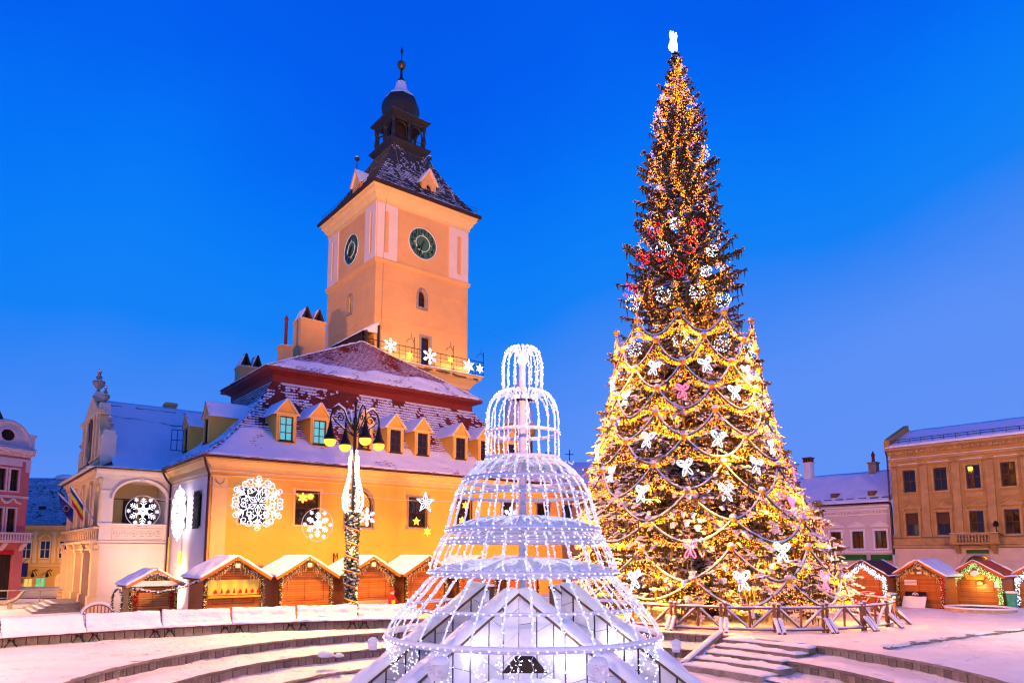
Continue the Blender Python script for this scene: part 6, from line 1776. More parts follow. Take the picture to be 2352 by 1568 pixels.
for z, r0 in ((2.86, 2.3), (3.92, 1.85), (5.55, 1.3)):
    for i in range(26):
        a = random.uniform(0, 2 * PI); r = r0 * random.uniform(.35, .95); zz = z + .28 * (1 - r / r0)
        m.tube([(r * math.cos(a) + random.uniform(-.18, .18), r * math.sin(a) + random.uniform(-.18, .18), zz + random.uniform(-.05, .08)) for _ in range(4)], .016, 4)
obj('loose_rope', m, LROPE, cage)
m = MB(); m2 = MB()                                  # curtain of icicle lights under the lowest ring
for i in range(86):
    a = 2 * PI * i / 86 + random.uniform(-.03, .03); r = 3.45 + random.uniform(-.08, .03); L = random.choice((.35, .6, .85, 1.2)) * random.uniform(.8, 1.2)
    pts = [(r * math.cos(a) + .03 * math.sin(k * 2 + i), r * math.sin(a) + .03 * math.cos(k * 1.3 + i), 1.13 - L * k / 8) for k in range(9)]
    m.tube(pts, .005, 3)
    for p in pts[1:]:
        for _ in range(2): m2.octa((p[0] + random.uniform(-.05, .05), p[1] + random.uniform(-.05, .05), p[2] + random.uniform(-.05, .05)), random.uniform(.007, .013))
ic = obj('icicle_string', m, ROPE, cage); ic['kind'] = 'stuff'
obj('bulb_string', m2, BULBW, ic)['kind'] = 'stuff'
for q in range(7): lamp('cage_fill_light', (2.3 * math.cos(q * .9 - 3.0), 2.3 * math.sin(q * .9 - 3.0) - .2, 1.0), 40, (.80, .76, 1.0), .2, cage)  # unseen lamps added inside the cage to boost its bulbs on the marble
# marble fountain: sloping fins with snowy backs
ftn = thing('marble_fountain', 'white marble fountain of sloping walls with snow on their edges', 'fountain', (FX, FY, 0))
def fin(A, B, th=.30, z0=-1.25, vend=None):
    A = Vector(A); B = Vector(B)
    d = Vector((B.x - A.x, B.y - A.y, 0)); L = d.length; d.normalize(); n_ = Vector((-d.y, d.x, 0))
    if n_.y > 0: n_ = -n_                            # n_ points to the viewer's side
    core = MB()
    pts = [Vector((A.x, A.y, z0)), Vector((B.x, B.y, z0)), B, A]
    core.add([p - n_ * th for p in pts] + [p - n_ * .012 for p in pts], [(0, 1, 2, 3), (4, 7, 6, 5), (0, 3, 7, 4), (1, 5, 6, 2), (3, 2, 6, 7)])
    obj('core', core, JOINT, ftn)
    # irregular slabs on the front face
    nx = max(3, int(L / .42))
    cut = [0.0] + sorted((i + random.uniform(-.22, .22)) / nx for i in range(1, nx)) + [1.0]
    for i in range(nx):
        u0, u1 = cut[i] + .006, cut[i + 1] - .006
        zt0 = A.z + (B.z - A.z) * u0; zt1 = A.z + (B.z - A.z) * u1
        z = z0; first = True
        sk = random.uniform(-.25, .25)
        while z < max(zt0, zt1) - .05:
            h = random.uniform(.35, .7)
            za0, za1 = z + (0 if first else sk * .5), z + (0 if first else -sk * .5)
            zb0, zb1 = z + h + sk * .5 - .012, z + h - sk * .5 - .012
            q = [(u0, min(za0, zt0 - .012)), (u1, min(za1, zt1 - .012)), (u1, min(zb1, zt1 - .01)), (u0, min(zb0, zt0 - .01))]
            z += h; first = False
            if q[2][1] - q[1][1] < .03 and q[3][1] - q[0][1] < .03: continue
            P = [A + d * (u * L) for u, _ in q]
            o_ = n_ * random.uniform(.012, .022)
            vs = [Vector((p.x, p.y, zz)) for p, (_, zz) in zip(P, q)]
            m = MB(); m.add([v - n_ * .01 for v in vs] + [v + o_ for v in vs], [(4, 5, 6, 7), (0, 1, 5, 4), (1, 2, 6, 5), (2, 3, 7, 6), (3, 0, 4, 7)])
            obj('marble_slab', m, MARBLE, ftn)
    m = MB()                                         # coping and snow
    m.add([A + n_ * .06, B + n_ * .06, B - n_ * (th + .06), A - n_ * (th + .06)] + [p - Vector((0, 0, .07)) for p in (A + n_ * .06, B + n_ * .06, B - n_ * (th + .06), A - n_ * (th + .06))], [(0, 1, 2, 3), (4, 5, 1, 0), (7, 3, 2, 6), (0, 3, 7, 4), (1, 5, 6, 2)])
    cp = obj('coping', m, DAMAGE, ftn)
    m = MB(); m.slab(lambda u, v: A.lerp(B, u) + n_ * (.07 - (th + .14) * v) + Vector((0, 0, .004)), 40, 7, .17, 0, .04, 1.8, .45); obj('snow', m, SNOW, cp, True)
fin((-.12, -1.3, 2.32), (-2.95, -3.6, .0)); fin((-.12, -1.3, 2.32), (2.85, -3.6, .0))
fin((-1.0, .1, 2.42), (-4.4, -2.1, -.35)); fin((1.0, .1, 2.42), (4.7, -2.1, -.45))
fin((-.9, 1.6, 2.3), (-4.2, 3.0, -.4)); fin((.9, 1.6, 2.3), (4.2, 3.0, -.4))
m = MB(); m.lathe([(1.25, -1.2), (1.1, 1.2), (.5, 1.9), (.2, 2.0)], 8, (0, -.1, 0)); obj('core', m, MARBLE, ftn)
m = MB()                                             # niche with a snowed ledge and the frozen basin
m.box(-1.0, 1.0, -4.3, -3.4, -1.25, .15); m.box(-.75, .75, -3.6, -2.9, .15, .45); nb = obj('basin', m, MARBLE, ftn)
m = MB(); m.slab(lambda u, v: (-1.05 + 2.1 * u, -4.35 + .9 * v, .155), 24, 8, .09, 0, .04, 2); m.slab(lambda u, v: (-.78 + 1.56 * u, -3.65 + .8 * v, .455), 20, 6, .10, 0, .04, 2); obj('snow', m, SNOW, nb, True)
m = MB()
for i in range(9):
    x = -.92 + i * .23; m.tube([(x + .10 * math.cos(q * .75), -4.36, -.16 + .12 * math.sin(q * .75)) for q in range(8)], .028, 5)
m.box(-1.0, 1.0, -4.335, -4.31, -.4, .02)
obj('frozen_scroll', m, BLUEICE, nb)
m = MB(); m.prism([(-.5, .62), (.5, .62), (.2, .98), (-.2, .98)], -2.6, -2.5); obj('niche', m, DARKWOOD, ftn)
for i, (x, y, z) in enumerate(((-1.8, -3.55, .82), (1.5, -3.55, .80), (-3.7, -.8, 1.0), (3.75, -.8, .95))):
    t = thing('carved_spout', ('carved stone spout with a snow cap left of the niche', 'carved stone spout with a snow cap right of the niche', 'carved stone spout at the left edge of the cage ring', 'carved stone spout at the right edge of the cage ring')[i], 'spout', (FX + x, FY + y, z), R((-20, 20, -75, 75)[i]), 'carved stone spouts of the fountain')
    t.scale = (.68,) * 3 if i < 2 else (.42,) * 3
    m = MB(); m.prism([(-.26, -.1), (-.1, -.28), (.16, -.26), (.26, -.02), (.24, .22), (-.24, .22)], -.2, .25); m.tube([(-.2 + .13 * math.cos(q * .8), -.23, .1 + .11 * math.sin(q * .8)) for q in range(8)], .05, 5); m.tube([(.14 + .1 * math.cos(-q * .8), -.23, -.02 + .1 * math.sin(-q * .8)) for q in range(8)], .045, 5); obj('stone', m, MARBLE, t)
    m = MB(); m.blob((0, .02, .22), .34, .32, .24, 0, 12, 5, .8); obj('snow', m, SNOW, t, True)

# ------------------------------------------------------------------ the great christmas tree
TX, TY = 9.4, 37.5
ZS = [0.0, .3, .55, 2.59, 4.87, 6.73, 8.61, 10.03, 11.47, 13.65, 15.86, 18.1, 20.88, 22.67, 25.27, 27.91, 29.79, 31.68, 33.3]
RS = [6.3, 6.7, 7.0, 6.8, 6.2, 5.5, 4.95, 4.6, 4.25, 3.85, 3.7, 3.65, 3.0, 2.55, 2.25, 1.75, 1.0, .3, .03]
def crown_r(z):
    if z <= 0: return RS[0]
    for i in range(len(ZS) - 1):
        if z <= ZS[i + 1]:
            f = (z - ZS[i]) / (ZS[i + 1] - ZS[i]); return RS[i] + (RS[i + 1] - RS[i]) * f
    return .03
def axis_x(z): return 1.0 * smooth((8 - z) / 8)
def on_crown(az, z, k=0.95, extra=0.0):             # az from the camera-facing side, clockwise seen from above
    r = crown_r(z) * k + extra
    return Vector((TX + axis_x(z) + r * math.sin(az), TY - r * math.cos(az), z))
tree = thing('christmas_tree', 'giant snowy spruce christmas tree inside the rustic fence', 'tree', (TX, TY, 0))
m = MB(); m.tube([(axis_x(0), 0, -.2), (axis_x(4), 0, 4), (0, 0, 9), (0, 0, 20), (0, 0, 31.5), (0, 0, 32.4)], [.45, .38, .30, .2, .06, .03], 10); obj('trunk', m, BARK, tree, True)
rnd = random.Random(11)
V = []; Fc = []; K = []
def quad(a, b, c, d, k):
    n = len(V); V.extend((a, b, c, d)); Fc.append((n, n + 1, n + 2, n + 3)); K.append(k)
UP = Vector((0, 0, 1))
z = .5
while z < 32.0:
    Rz = crown_r(z)
    nb = int(5 + Rz * (2.2 if z > 14 else 3.3))
    a0 = rnd.uniform(0, 6.28)
    for b in range(nb):
        az = a0 + 2 * PI * (b + rnd.uniform(-.3, .3)) / nb
        dv = Vector((math.sin(az), -math.cos(az), 0))
        side = Vector((-dv.y, dv.x, 0))
        zt = z + rnd.uniform(-.25, .25)
        Rb = Rz * (rnd.choice((rnd.uniform(.66, .9), rnd.uniform(.85, 1.0), rnd.uniform(.93, 1.06))) if z < 14 else (.90 if z < 17 else 1.0 if z < 20 else .95 if z < 25 else .88) * rnd.choice((rnd.uniform(.55, .85), rnd.uniform(.75, .95), rnd.uniform(.85, 1.07))))
        droop = (.34 if z < 14 else .16) * Rb * rnd.uniform(.6, 1.3)
        rise = 0 if z < 13 else rnd.uniform(.0, .30) if z < 20 else rnd.uniform(.15, .6)
        lift = .10 * Rb * rnd.uniform(.2, 1.6)
        o_ = Vector((axis_x(zt), 0, 0))
        def bp(t):
            return o_ + dv * (Rb * t) + UP * (zt + droop * (1 - t) ** 1.3 * .9 + rise * Rb * (t ** 1.4 - .8) + lift * max(0, t - .7) * 2.2) + side * (.05 * math.sin(t * 5 + az * 3))
        N = max(4, int(Rb * .75 / .15))
        snowb = rnd.uniform(.25, .95) if z < 13 else rnd.uniform(.1, .6)
        prev = bp(.2)
        for i in range(N + 1):
            t = .25 + .75 * i / N
            p = bp(t)
            w = .05 * (1.15 - t) + .02
            quad(prev - side * w, prev + side * w, p + side * w * .8, p - side * w * .8, 0)
            if rnd.random() < snowb: quad(prev - side * w * 1.3 + UP * .035, prev + side * w * 1.3 + UP * .035, p + side * w * 1.2 + UP * .04, p - side * w * 1.2 + UP * .04, 1)
            prev = p
            if t < .35 and rnd.random() < .5: continue
            for s_ in (-1, 1):
                l = (.22 + .42 * (1 - t) * min(1, Rb / 3)) * rnd.uniform(.6, 1.25) * (1.0 if z < 26 else .65)
                ddir = (dv * rnd.uniform(.45, .95) + side * (s_ * rnd.uniform(.5, 1.0)) + UP * rnd.uniform(-.55, .18)).normalized()
                q = p + ddir * l
                pw = ddir.cross(UP).normalized() * rnd.uniform(.06, .10)
                quad(p - pw, p + pw, q + pw * .35, q - pw * .35, 0)
                vv = UP * rnd.uniform(.05, .08)
                quad(p - vv, p + vv * .6, q + vv * .2, q - vv * .6, 0)
                if rnd.random() < snowb * .85:
                    s0 = p + ddir * (l * .25) + UP * .045
                    e0 = q + ddir * .03 + UP * .035
                    quad(s0 - pw * .9, s0 + pw * .9, e0 + pw * .7, e0 - pw * .7, 1)
                    quad(s0 - pw * .9, e0 - pw * .7, e0 - pw * .9 - UP * .05, s0 - pw * 1.1 - UP * .06, 1)
                    quad(s0 + pw * .9, e0 + pw * .7, e0 + pw * .9 - UP * .05, s0 + pw * 1.1 - UP * .06, 1)
            if rnd.random() < .75:                   # hanging twigs
                L = rnd.uniform(.22, .6) * (1 if z < 28 else .5); h = side * rnd.uniform(-.1, .1) + dv * rnd.uniform(-.08, .08)
                d2 = (side * rnd.uniform(-1, 1) + dv * rnd.uniform(-1, 1)).normalized() * rnd.uniform(.05, .09)
                quad(p - d2, p + d2, p + h - UP * L + d2 * .3, p + h - UP * L - d2 * .3, 0)
    z += (.38 if z < 14 else .50) if z < 24 else .36
me = bpy.data.meshes.new('crown'); me.from_pydata(V, [], Fc)
me.materials.append(NEEDLE); me.materials.append(SNOW); me.polygons.foreach_set('material_index', K); me.update()
crown = place('crown', me, tree)
m = MB()                                             # heavy snow pads on the lower boughs
for i in range(1500):
    az = rnd.uniform(-PI, PI); zz = rnd.uniform(.4, 12)
    p = on_crown(az, zz, rnd.uniform(.86, 1.04)) - Vector((TX, TY, 0)); s_ = rnd.uniform(.07, .2) * (1.1 if zz < 6 else .75)
    d = Vector((math.sin(az), -math.cos(az), -.45)).normalized() * s_ * 1.4
    for q in range(3): m.blob(p + d * (q - 1) * .8, s_ * (1 - .22 * q), s_ * (1 - .22 * q), s_ * .38, 0, 6, 2, .4)
obj('snow', m, SNOW, tree, True)
# amber strings running down the tree
ls = thing('amber_light_strings', 'amber light strings hanging down the tree from its tip', 'string lights', (TX, TY, 0))
def strand(n_az, z0, z1, w, step, k0=.62, k1=.92):
    m = MB(); wire = MB()
    zz = z0; az = n_az; ph = rnd.uniform(0, 6)
    pts = []
    while zz > z1:
        a = az + w * math.sin(zz * .9 + ph) * .35
        k = k0 + (k1 - k0) * (.5 + .5 * math.sin(zz * 1.7 + ph))
        p = on_crown(a, zz, k) - Vector((TX, TY, 0)); pts.append(p)
        for _ in range(2 if rnd.random() < .6 else 1):
            m.octa(p + Vector((rnd.gauss(0, .09), rnd.gauss(0, .09), rnd.gauss(0, .05))), rnd.uniform(.012, .026))
        zz -= step * rnd.uniform(.6, 1.4)
    wire.tube(pts, .008, 3)
    o = obj('wire', wire, DARKWOOD, ls); q = obj('bulb_string', m, BULBA, o); q['kind'] = 'stuff'
for i in range(20): strand(2 * PI * (i + rnd.uniform(-.3, .3)) / 20, rnd.uniform(28, 31.9), rnd.uniform(14.5, 16), .5, .055, .42, .72)
for i in range(44): strand(2 * PI * (i + rnd.uniform(-.4, .4)) / 30, rnd.uniform(13, 15), rnd.uniform(.6, 3), .25, .20, .72, .95)
for i in range(64):                                  # point lamps added to brighten the boughs beyond what the strings shed
    zz = .8 + 30 * ((i + .5) / 64) ** 1.35; az = i * 2.39996
    lamp('string_fill_light', on_crown(az, zz, (.78, 1.10)[i % 2] if zz < 14 else .5) - Vector((TX, TY, 0)), (1500, 700)[i % 2] if zz < 14 else 60, (1.0, .32, .03), .25, ls)
# swagged garlands in tiers
ROWS = [(15.2, -17, 13.95), (13.9, 1, 12.6), (12.58, -15.5, 11.35), (11.3, 3.5, 10.15), (10.05, 3.5, 8.85), (8.75, -15.4, 7.5), (7.42, 4, 6.1), (6.06, -16, 4.85), (4.78, 1, 3.65), (3.5, -3.5, 2.2), (2.1, -20, 1.0)]
TL = ['topmost swagged garland ring, just under the dark upper crown', 'garland ring whose front swag hangs above the white light ball row', 'garland ring framing the highest white butterflies', 'garland ring framing the single bright pink butterfly',
      'garland ring just below the bright pink butterfly', 'garland ring framing the aqua butterfly at the middle of the tree', 'garland ring passing right under the aqua butterfly', 'garland ring halfway between the aqua and the reddish butterfly',
      'garland ring running just above the reddish butterfly', 'garland ring running through the height of the reddish butterfly', 'lowest garland ring, hanging just above the fence rail']
for (z0, ph, zs), lb in zip(ROWS, TL):
    t = thing('light_garland', lb, 'garland', (TX + axis_x(z0), TY, 0), 0, 'swagged light garlands round the tree')
    variants = []
    for vv_ in range(3):
        dz_ = rnd.uniform(-.22, .2); rope = MB(); bulbs = MB(); P = []
        for i in range(21):
            u = i / 20; e_ = abs(2 * u - 1); a = R(36) * (u - .5); zz = zs + dz_ * (1 - e_) + (z0 - zs) * e_ ** 1.8
            r = crown_r(zz) * .955 + .08; P.append(Vector((r * math.sin(a), -r * math.cos(a), zz)))
        rope.tube(P, .05, 5, 0); rope.tube([p + Vector((0, 0, .055)) for p in P], [.048 + .010 * math.sin(i * 2.3) for i in range(21)], 6, 1)
        for i in range(280):
            u = rnd.random(); e = abs(2 * u - 1)
            k = u * 20; i0 = min(19, int(k)); p = P[i0].lerp(P[i0 + 1], k - i0)
            L = (.15 + .75 * e ** 2.2) * rnd.random() ** .8 * (1.25 if z0 < 9 else 1.0)
            bulbs.octa(p + Vector((rnd.gauss(0, .05), rnd.gauss(0, .06) , -.06 - L)), rnd.uniform(.012, .024))
        rme = tomesh('swag', rope, [NEEDLE2, SNOW]); bme = tomesh('bulb_string', bulbs, BULBA)
        variants.append((rme, bme))
    kn = MB(); a = -R(18); r = crown_r(z0) * .955 + .1
    kp = (0, -r, z0); kn.lathe([(.03, -.18), (.14, -.1), (.17, 0), (.16, .06)], 10, kp, 0); kn.lathe([(.175, .05), (.17, .14), (.1, .22), (.01, .25)], 10, kp, 1); kme = tomesh('knob', kn, [ORANGEB, SNOW])
    for i in range(10):
        az = R(ph + 36 * i)
        rme, bme = variants[rnd.randrange(3)]
        o = place('swag', rme, t, (0, 0, 0), az + R(18)); q = place('bulb_string', bme, o); q['kind'] = 'stuff'
        place('knob', kme, t, (0, 0, 0), az)
# butterflies made of light tubes
def butterfly(mat_, label, az, z, s=1.0, group='light butterflies on the tree'):
    p = on_crown(R(az), z, .96, .14)
    t = thing('light_butterfly', label, 'light figure', p, (R(-9), R(rnd.uniform(-14, 14)), R(az + rnd.uniform(-12, 12))), group)
    for sx, kind in ((-1, 'upper_wing'), (1, 'upper_wing'), (-1, 'lower_wing'), (1, 'lower_wing')):
        m = MB()
        if kind == 'upper_wing':
            c = Vector((sx * .22, 0, .24)); ax = Vector((sx * .70, 0, .72)); bx = Vector((-sx * .72, 0, .70)); A, B = .27, .17
        else:
            c = Vector((sx * .15, 0, -.28)); ax = Vector((sx * .42, 0, -.91)); bx = Vector((sx * .91, 0, .42)); A, B = .27, .09
        for k in ((1, .55) if kind == 'upper_wing' else (1,)):
            m.tube([(c + ax * (A * k * math.cos(q * PI / 8)) + bx * (B * k * math.sin(q * PI / 8))) * s for q in range(16)], .026 * s, 5, closed=True)
        for q in range(5): m.octa((c + ax * (A * rnd.uniform(-.6, .6)) + bx * (B * rnd.uniform(-.6, .6))) * s, .016)
        o = obj(kind, m, mat_, t)
    m = MB(); m.tube([Vector((0, .02, .10)) * s, Vector((0, .02, -.10)) * s], .03, 5); m.tube([Vector((0, .04, -.1)) * s, Vector((.05, .04, -1.1)) * s], .01, 4); obj('stem', m, ROPE, t)
BF = [(-35.4, 12.42, TUBEW, 'white butterfly high on the tree, left one of the two above the pink butterfly'), (.3, 12.39, TUBEW, 'white butterfly high on the tree, right one of the two above the pink butterfly'),
      (32.3, 12.15, TUBEW, 'white butterfly seen at a slant on the upper right flank of the tree'), (-16, 11.06, TUBEP, 'bright pink outlined butterfly above the middle of the tree'),
      (18.5, 10.98, TUBEW, 'white butterfly level with the bright pink one, to its right'), (-57.6, 11.11, TUBEW, 'narrow white butterfly level with the bright pink one, to its left'),
      (-80.4, 12.22, TUBEW, 'white butterfly seen edge on at the upper left outline of the tree'), (-36.2, 8.71, TUBEW, 'white butterfly level with the aqua one, to its left'),
      (2.9, 8.59, TUBET, 'aqua white butterfly on a dark green gap in the tree'), (38.9, 8.38, TUBEW, 'slanting white butterfly level with the aqua one, on the right flank'),
      (-86, 8.6, TUBEW, 'white butterfly edge on at the left outline level with the aqua one'), (-58.8, 7.19, TUBEW, 'white butterfly beside the dome of the fountain cage, below left of the aqua one'),
      (-15.1, 7.23, TUBEW, 'white butterfly just below left of the aqua one'), (22.3, 7.32, TUBEW, 'white butterfly just below right of the aqua one'), (66, 7.3, TUBEP, 'pinkish butterfly edge on at the right outline of the tree'),
      (-37.7, 6.07, TUBEW, 'white butterfly near the fountain cage, two tiers above the fence corner'), (1.6, 6.03, TUBEW, 'white butterfly over the snowy boughs above the reddish one'),
      (-19.1, 3.49, TUBEP, 'reddish pink butterfly low on the front of the tree'), (17, 3.33, TUBET, 'bluish white butterfly level with the reddish one, to its right'),
      (-43.6, 2.09, TUBEW, 'white butterfly low on the tree next to the foot of the cage'), (-2.4, 2.1, TUBEW, 'white butterfly at the bottom centre of the tree above the fence'),
      (34.4, 2.06, TUBEP, 'slanting pink butterfly low on the right flank of the tree'), (48, 3.23, TUBEW, 'white butterfly edge on at the lower right outline of the tree'), (35.4, 5.49, TUBEP, 'pink butterfly on the right flank above the green sign')]
for az, z, mt, lb in BF: butterfly(mt, lb, az, z, .74 + .012 * (12 - z))
def lball(mat_, label, az, z, rr, grp):
    p = on_crown(R(az), z, .92, .1)
    t = thing('light_ball', label, 'light ball', p, (0, 0, R(az)), grp)
    m = MB(); b = MB()
    for i in range(5): m.tube([(rr * math.cos(q * PI / 9) * math.cos(i * PI / 5), rr * math.cos(q * PI / 9) * math.sin(i * PI / 5), rr * math.sin(q * PI / 9)) for q in range(18)], .006, 4, closed=True)
    for q in range(60):
        v = Vector((rnd.gauss(0, 1), rnd.gauss(0, 1), rnd.gauss(0, 1))).normalized() * rr; b.octa(v, rnd.uniform(.012, .024))
    o = obj('wire_ball', m, IRON, t); obj('bulb_string', b, mat_, o)['kind'] = 'stuff'
WB = [(-16, 13.82, 'white light ball at the top centre of the swagged garlands'), (-56.3, 13.74, 'white light ball on the left flank at the top swags'), (16.4, 13.56, 'white light ball right of centre in the top swags'), (41.2, 13.35, 'white light ball on the right flank at the top swags'),
      (48.5, 10.8, 'white light ball on the right outline level with the bright pink butterfly'), (-30.2, 16.29, 'large white light ball just above the swags, left of centre'), (-1.9, 16.25, 'large white light ball just above the swags, right of centre'), (20.5, 15.95, 'white light ball above the swags on the right'),
      (6.2, 17.34, 'small white light ball below the red balls'), (13.3, 18.49, 'small white light ball at the right among the red balls'), (-29.3, 18.72, 'bluish white light ball at the left among the red balls'), (-19, 20.14, 'highest white light ball, between two red balls'), (-60.1, 16.33, 'white light ball at the left outline above the swags')]
for az, z, lb in WB: lball(BULBB if 'bluish' in lb else BULBW, lb, az, z, .29 if 'small' in lb or 'highest' in lb else .39, 'white light balls on the tree')
RB_ = [(-17.9, 17.49, 'large red light ball in the middle of the tree'), (-6.8, 18.78, 'red light ball above and right of the large red one'), (-50.2, 18.51, 'red light ball on the left flank of the tree'), (-38.8, 20.03, 'highest red light ball on the left'), (2.1, 19.89, 'highest red light ball on the right'), (-31.4, 18.38, 'small red light ball next to the bluish white ball'), (-65.1, 17.12, 'lowest red light ball at the left outline')]
for az, z, lb in RB_: lball(BULBR, lb, az, z, .28 if 'small' in lb else .40, 'red light balls on the tree')
tp = thing('tree_topper', 'glowing white light figure on the tip of the tree', 'light figure', (9.33, 37.5, 31.9), R(20))
m = MB()
for s_ in (-1, 1):
    m.tube([(s_ * x, 0, z) for x, z in ((.03, .0), (.16, .15), (.2, .5), (.14, .8), (.2, 1.1), (.17, 1.28), (.05, 1.15), (.03, .7), (.06, .3))], .06, 6)
    m.tube([(s_ * .1, s_ * .1, z) for z in (.1, .5, .9, 1.2)], .07, 6)
m.tube([(-.2, 0, .1), (-.3, 0, .25), (-.24, 0, .5)], .05, 5)
obj('tube', m, TUBEWW, tp)

# ------------------------------------------------------------------ rustic fence round the tree
CX, CY, CR = 11.2, 37.4, 7.75
fence = thing('rustic_fence', 'rustic log fence with snow round the foot of the christmas tree', 'fence', (CX, CY, 0))
NP = 23
pl = 2 * CR * math.sin(PI / NP)
def log(p, q, r, seed=0):
    m = MB(); p = Vector(p); q = Vector(q); n_ = 5
    m.tube([p.lerp(q, i / n_) + Vector((.008 * math.sin(i * 2 + seed), .008 * math.cos(i * 1.7 + seed), 0)) for i in range(n_ + 1)], [r * (1 + .08 * math.sin(i * 3 + seed)) for i in range(n_ + 1)], 7)
    return m
def snowon(p, q, r):
    p = Vector(p); q = Vector(q); d = (q - p); s_ = Vector((-d.y, d.x, 0)); s_ = s_.normalized() * r if s_.length > 1e-4 else Vector((0, r, 0))
    m = MB(); m.slab(lambda u, v: p.lerp(q, u) + s_ * (2 * v - 1) * .8 + Vector((0, 0, r * .75 - r * .5 * (2 * v - 1) ** 2)), 14, 4, .05, 0, .025, 3, .6); return m
M_ = {}
h = pl / 2
M_['top'] = tomesh('rail', log((-h, 0, 1.0), (h, 0, 1.0), .055), RAWLOG); M_['tops'] = tomesh('snow', snowon((-h, 0, 1.0), (h, 0, 1.0), .06), SNOW)
M_['bot'] = tomesh('rail', log((-h, 0, .12), (h, 0, .12), .055, 2), RAWLOG); M_['bots'] = tomesh('snow', snowon((-h, 0, .12), (h, 0, .12), .065), SNOW)
M_['post'] = tomesh('post', log((0, 0, -.1), (0, 0, 1.16), .07, 1), RAWLOG); M_['mid'] = tomesh('post', log((0, 0, .1), (0, 0, 1.0), .05, 3), RAWLOG)
M_['caps'] = tomesh('snow', MB().blob((0, 0, 1.17), .09, .09, .06, 0, 8, 3, .6), SNOW)
for s_ in (0, 1):
    for q, e in enumerate((-1, 1)):
        a, b = ((e * (h - .12), 0, .95 if not s_ else .18), (e * .08, 0, .18 if not s_ else .95))
        M_['br%d%d' % (s_, q)] = tomesh('brace', log(a, b, .045, q), RAWLOG); M_['brs%d%d' % (s_, q)] = tomesh('snow', snowon(a, b, .05), SNOW)
M_['foot'] = tomesh('foot', log((0, -.03, .62), (0, -.62, -.02), .06, 4), RAWLOG); M_['foots'] = tomesh('snow', snowon((0, -.1, .54), (0, -.62, .02), .085), SNOW)
for i in range(NP):
    a = 2 * PI * (i + .37) / NP
    mx_, my_ = CR * math.cos(PI / NP) * math.sin(a), -CR * math.cos(PI / NP) * math.cos(a)
    alt = i % 2
    for k, loc in (('top', None), ('bot', None), ('mid', None), ('br%d0' % alt, None), ('br%d1' % alt, None)):
        o = place({'t': 'rail', 'b': 'rail' if k == 'bot' else 'brace', 'm': 'post'}[k[0]], M_[k], fence, (mx_, my_, random.uniform(-.015, .015)), a)
        sk = {'top': 'tops', 'bot': 'bots'}.get(k) or ('brs' + k[2:] if k.startswith('br') else None)
        if sk: place('snow', M_[sk], o)
    pa = a + PI / NP
    for e in (-1, 1):
        pp = pa + e * .095 / CR
        o = place('post', M_['post'], fence, (CR * math.sin(pp), -CR * math.cos(pp), random.uniform(-.04, .04)), pp); place('snow', M_['caps'], o)
    for e in (-1, 1):
        pp = pa + e * .10 / CR
        o = place('foot', M_['foot'], fence, (CR * math.sin(pp), -CR * math.cos(pp), 0), pp); place('snow', M_['foots'], o)

# ------------------------------------------------------------------ snowflakes and stars of light on the buildings
def arm_pts(rr, th, x, z): return (x * math.cos(th) - z * math.sin(th), 0, x * math.sin(th) + z * math.cos(th))
def flake(name, label, loc, rz, rr, mat_, th=.03, style='plain', ringr=0, group=None, parent_frame=None, n=6):
    t = thing(name, label, 'light figure', loc, rz, group)
    for i in range(n):
        a = 2 * PI * i / n
        def P(x, z): return arm_pts(rr, a, x, z)
        m = MB()
        th_ = th
        if style == 'star':
            m.tube([P(0, rr), P(.24 * rr, .36 * rr), P(0, 0), P(-.24 * rr, .36 * rr)], th, 5, closed=True); m.tube([P(0, .2 * rr), P(0, .9 * rr)], th, 5)
        else:
            m.tube([P(0, 0.06 * rr), P(0, rr)], th, 5)
            for f, l in ((.45, .30), (.64, .26), (.82, .17)):
                for s_ in (-1, 1): m.tube([P(0, f * rr), P(s_ * l * rr * .75, (f + l * .62) * rr)], th, 5)
            for s_ in (-1, 1): m.tube([P(0, .08 * rr), P(s_ * .11 * rr, .26 * rr), P(0, .45 * rr)], th * .9, 5)
            if style == 'ornate':
                for s_ in (-1, 1):
                    m.tube([P(s_ * (.34 + .16 * (1 - q / 12) * math.cos(q * .75)) * rr, (.80 + .16 * (1 - q / 12) * math.sin(q * .75)) * rr) for q in range(10)], th, 5)
                    m.tube([P(s_ * (.22 + .09 * math.cos(q * PI / 5)) * rr, (.52 + .09 * math.sin(q * PI / 5)) * rr) for q in range(10)], th * .8, 5, closed=True)
                m.tube([P(.09 * rr * math.cos(q * PI / 6), (1.02 + .07 * math.sin(q * PI / 6)) * rr) for q in range(12)], th * .8, 5, closed=True)
                for q in range(40): p = P(random.uniform(-.42, .42) * rr, random.uniform(.3, 1.0) * rr); m.octa(p, random.uniform(.02, .05))
        obj('arm', m, mat_, t)
    if ringr:
        m = MB(); m.tube([(ringr * math.cos(q * PI / 24), .02, ringr * math.sin(q * PI / 24)) for q in range(48)], .022, 5, closed=True); obj('hoop', m, ROPE, t)
        for i in range(6):
            a = PI / 6 * (1 + 2 * i) + (PI / 6 if style == 'plain' else 0); c = Vector((ringr * .82 * math.cos(a), 0, ringr * .82 * math.sin(a)))
            m = MB()
            for k in range(4): d = Vector((math.cos(k * PI / 4), 0, math.sin(k * PI / 4))) * .13 * ringr; m.tube([c - d, c + d], .014, 4)
            obj('small_flake', m, mat_, t)
    return t
def hp(a, n, z): return hall_pt(a, n, z)
flake('light_snowflake', 'huge ornate white snowflake over the first window of the hall', hp(2.76, -.42, 6.35), HA, 1.55, TUBEW, .022, 'ornate', 1.45)
flake('light_snowflake', 'hooped white snowflake hanging below the second hall window', hp(6.62, -.55, 5.12), HA, .82, TUBEW, .024, 'plain', 1.06)
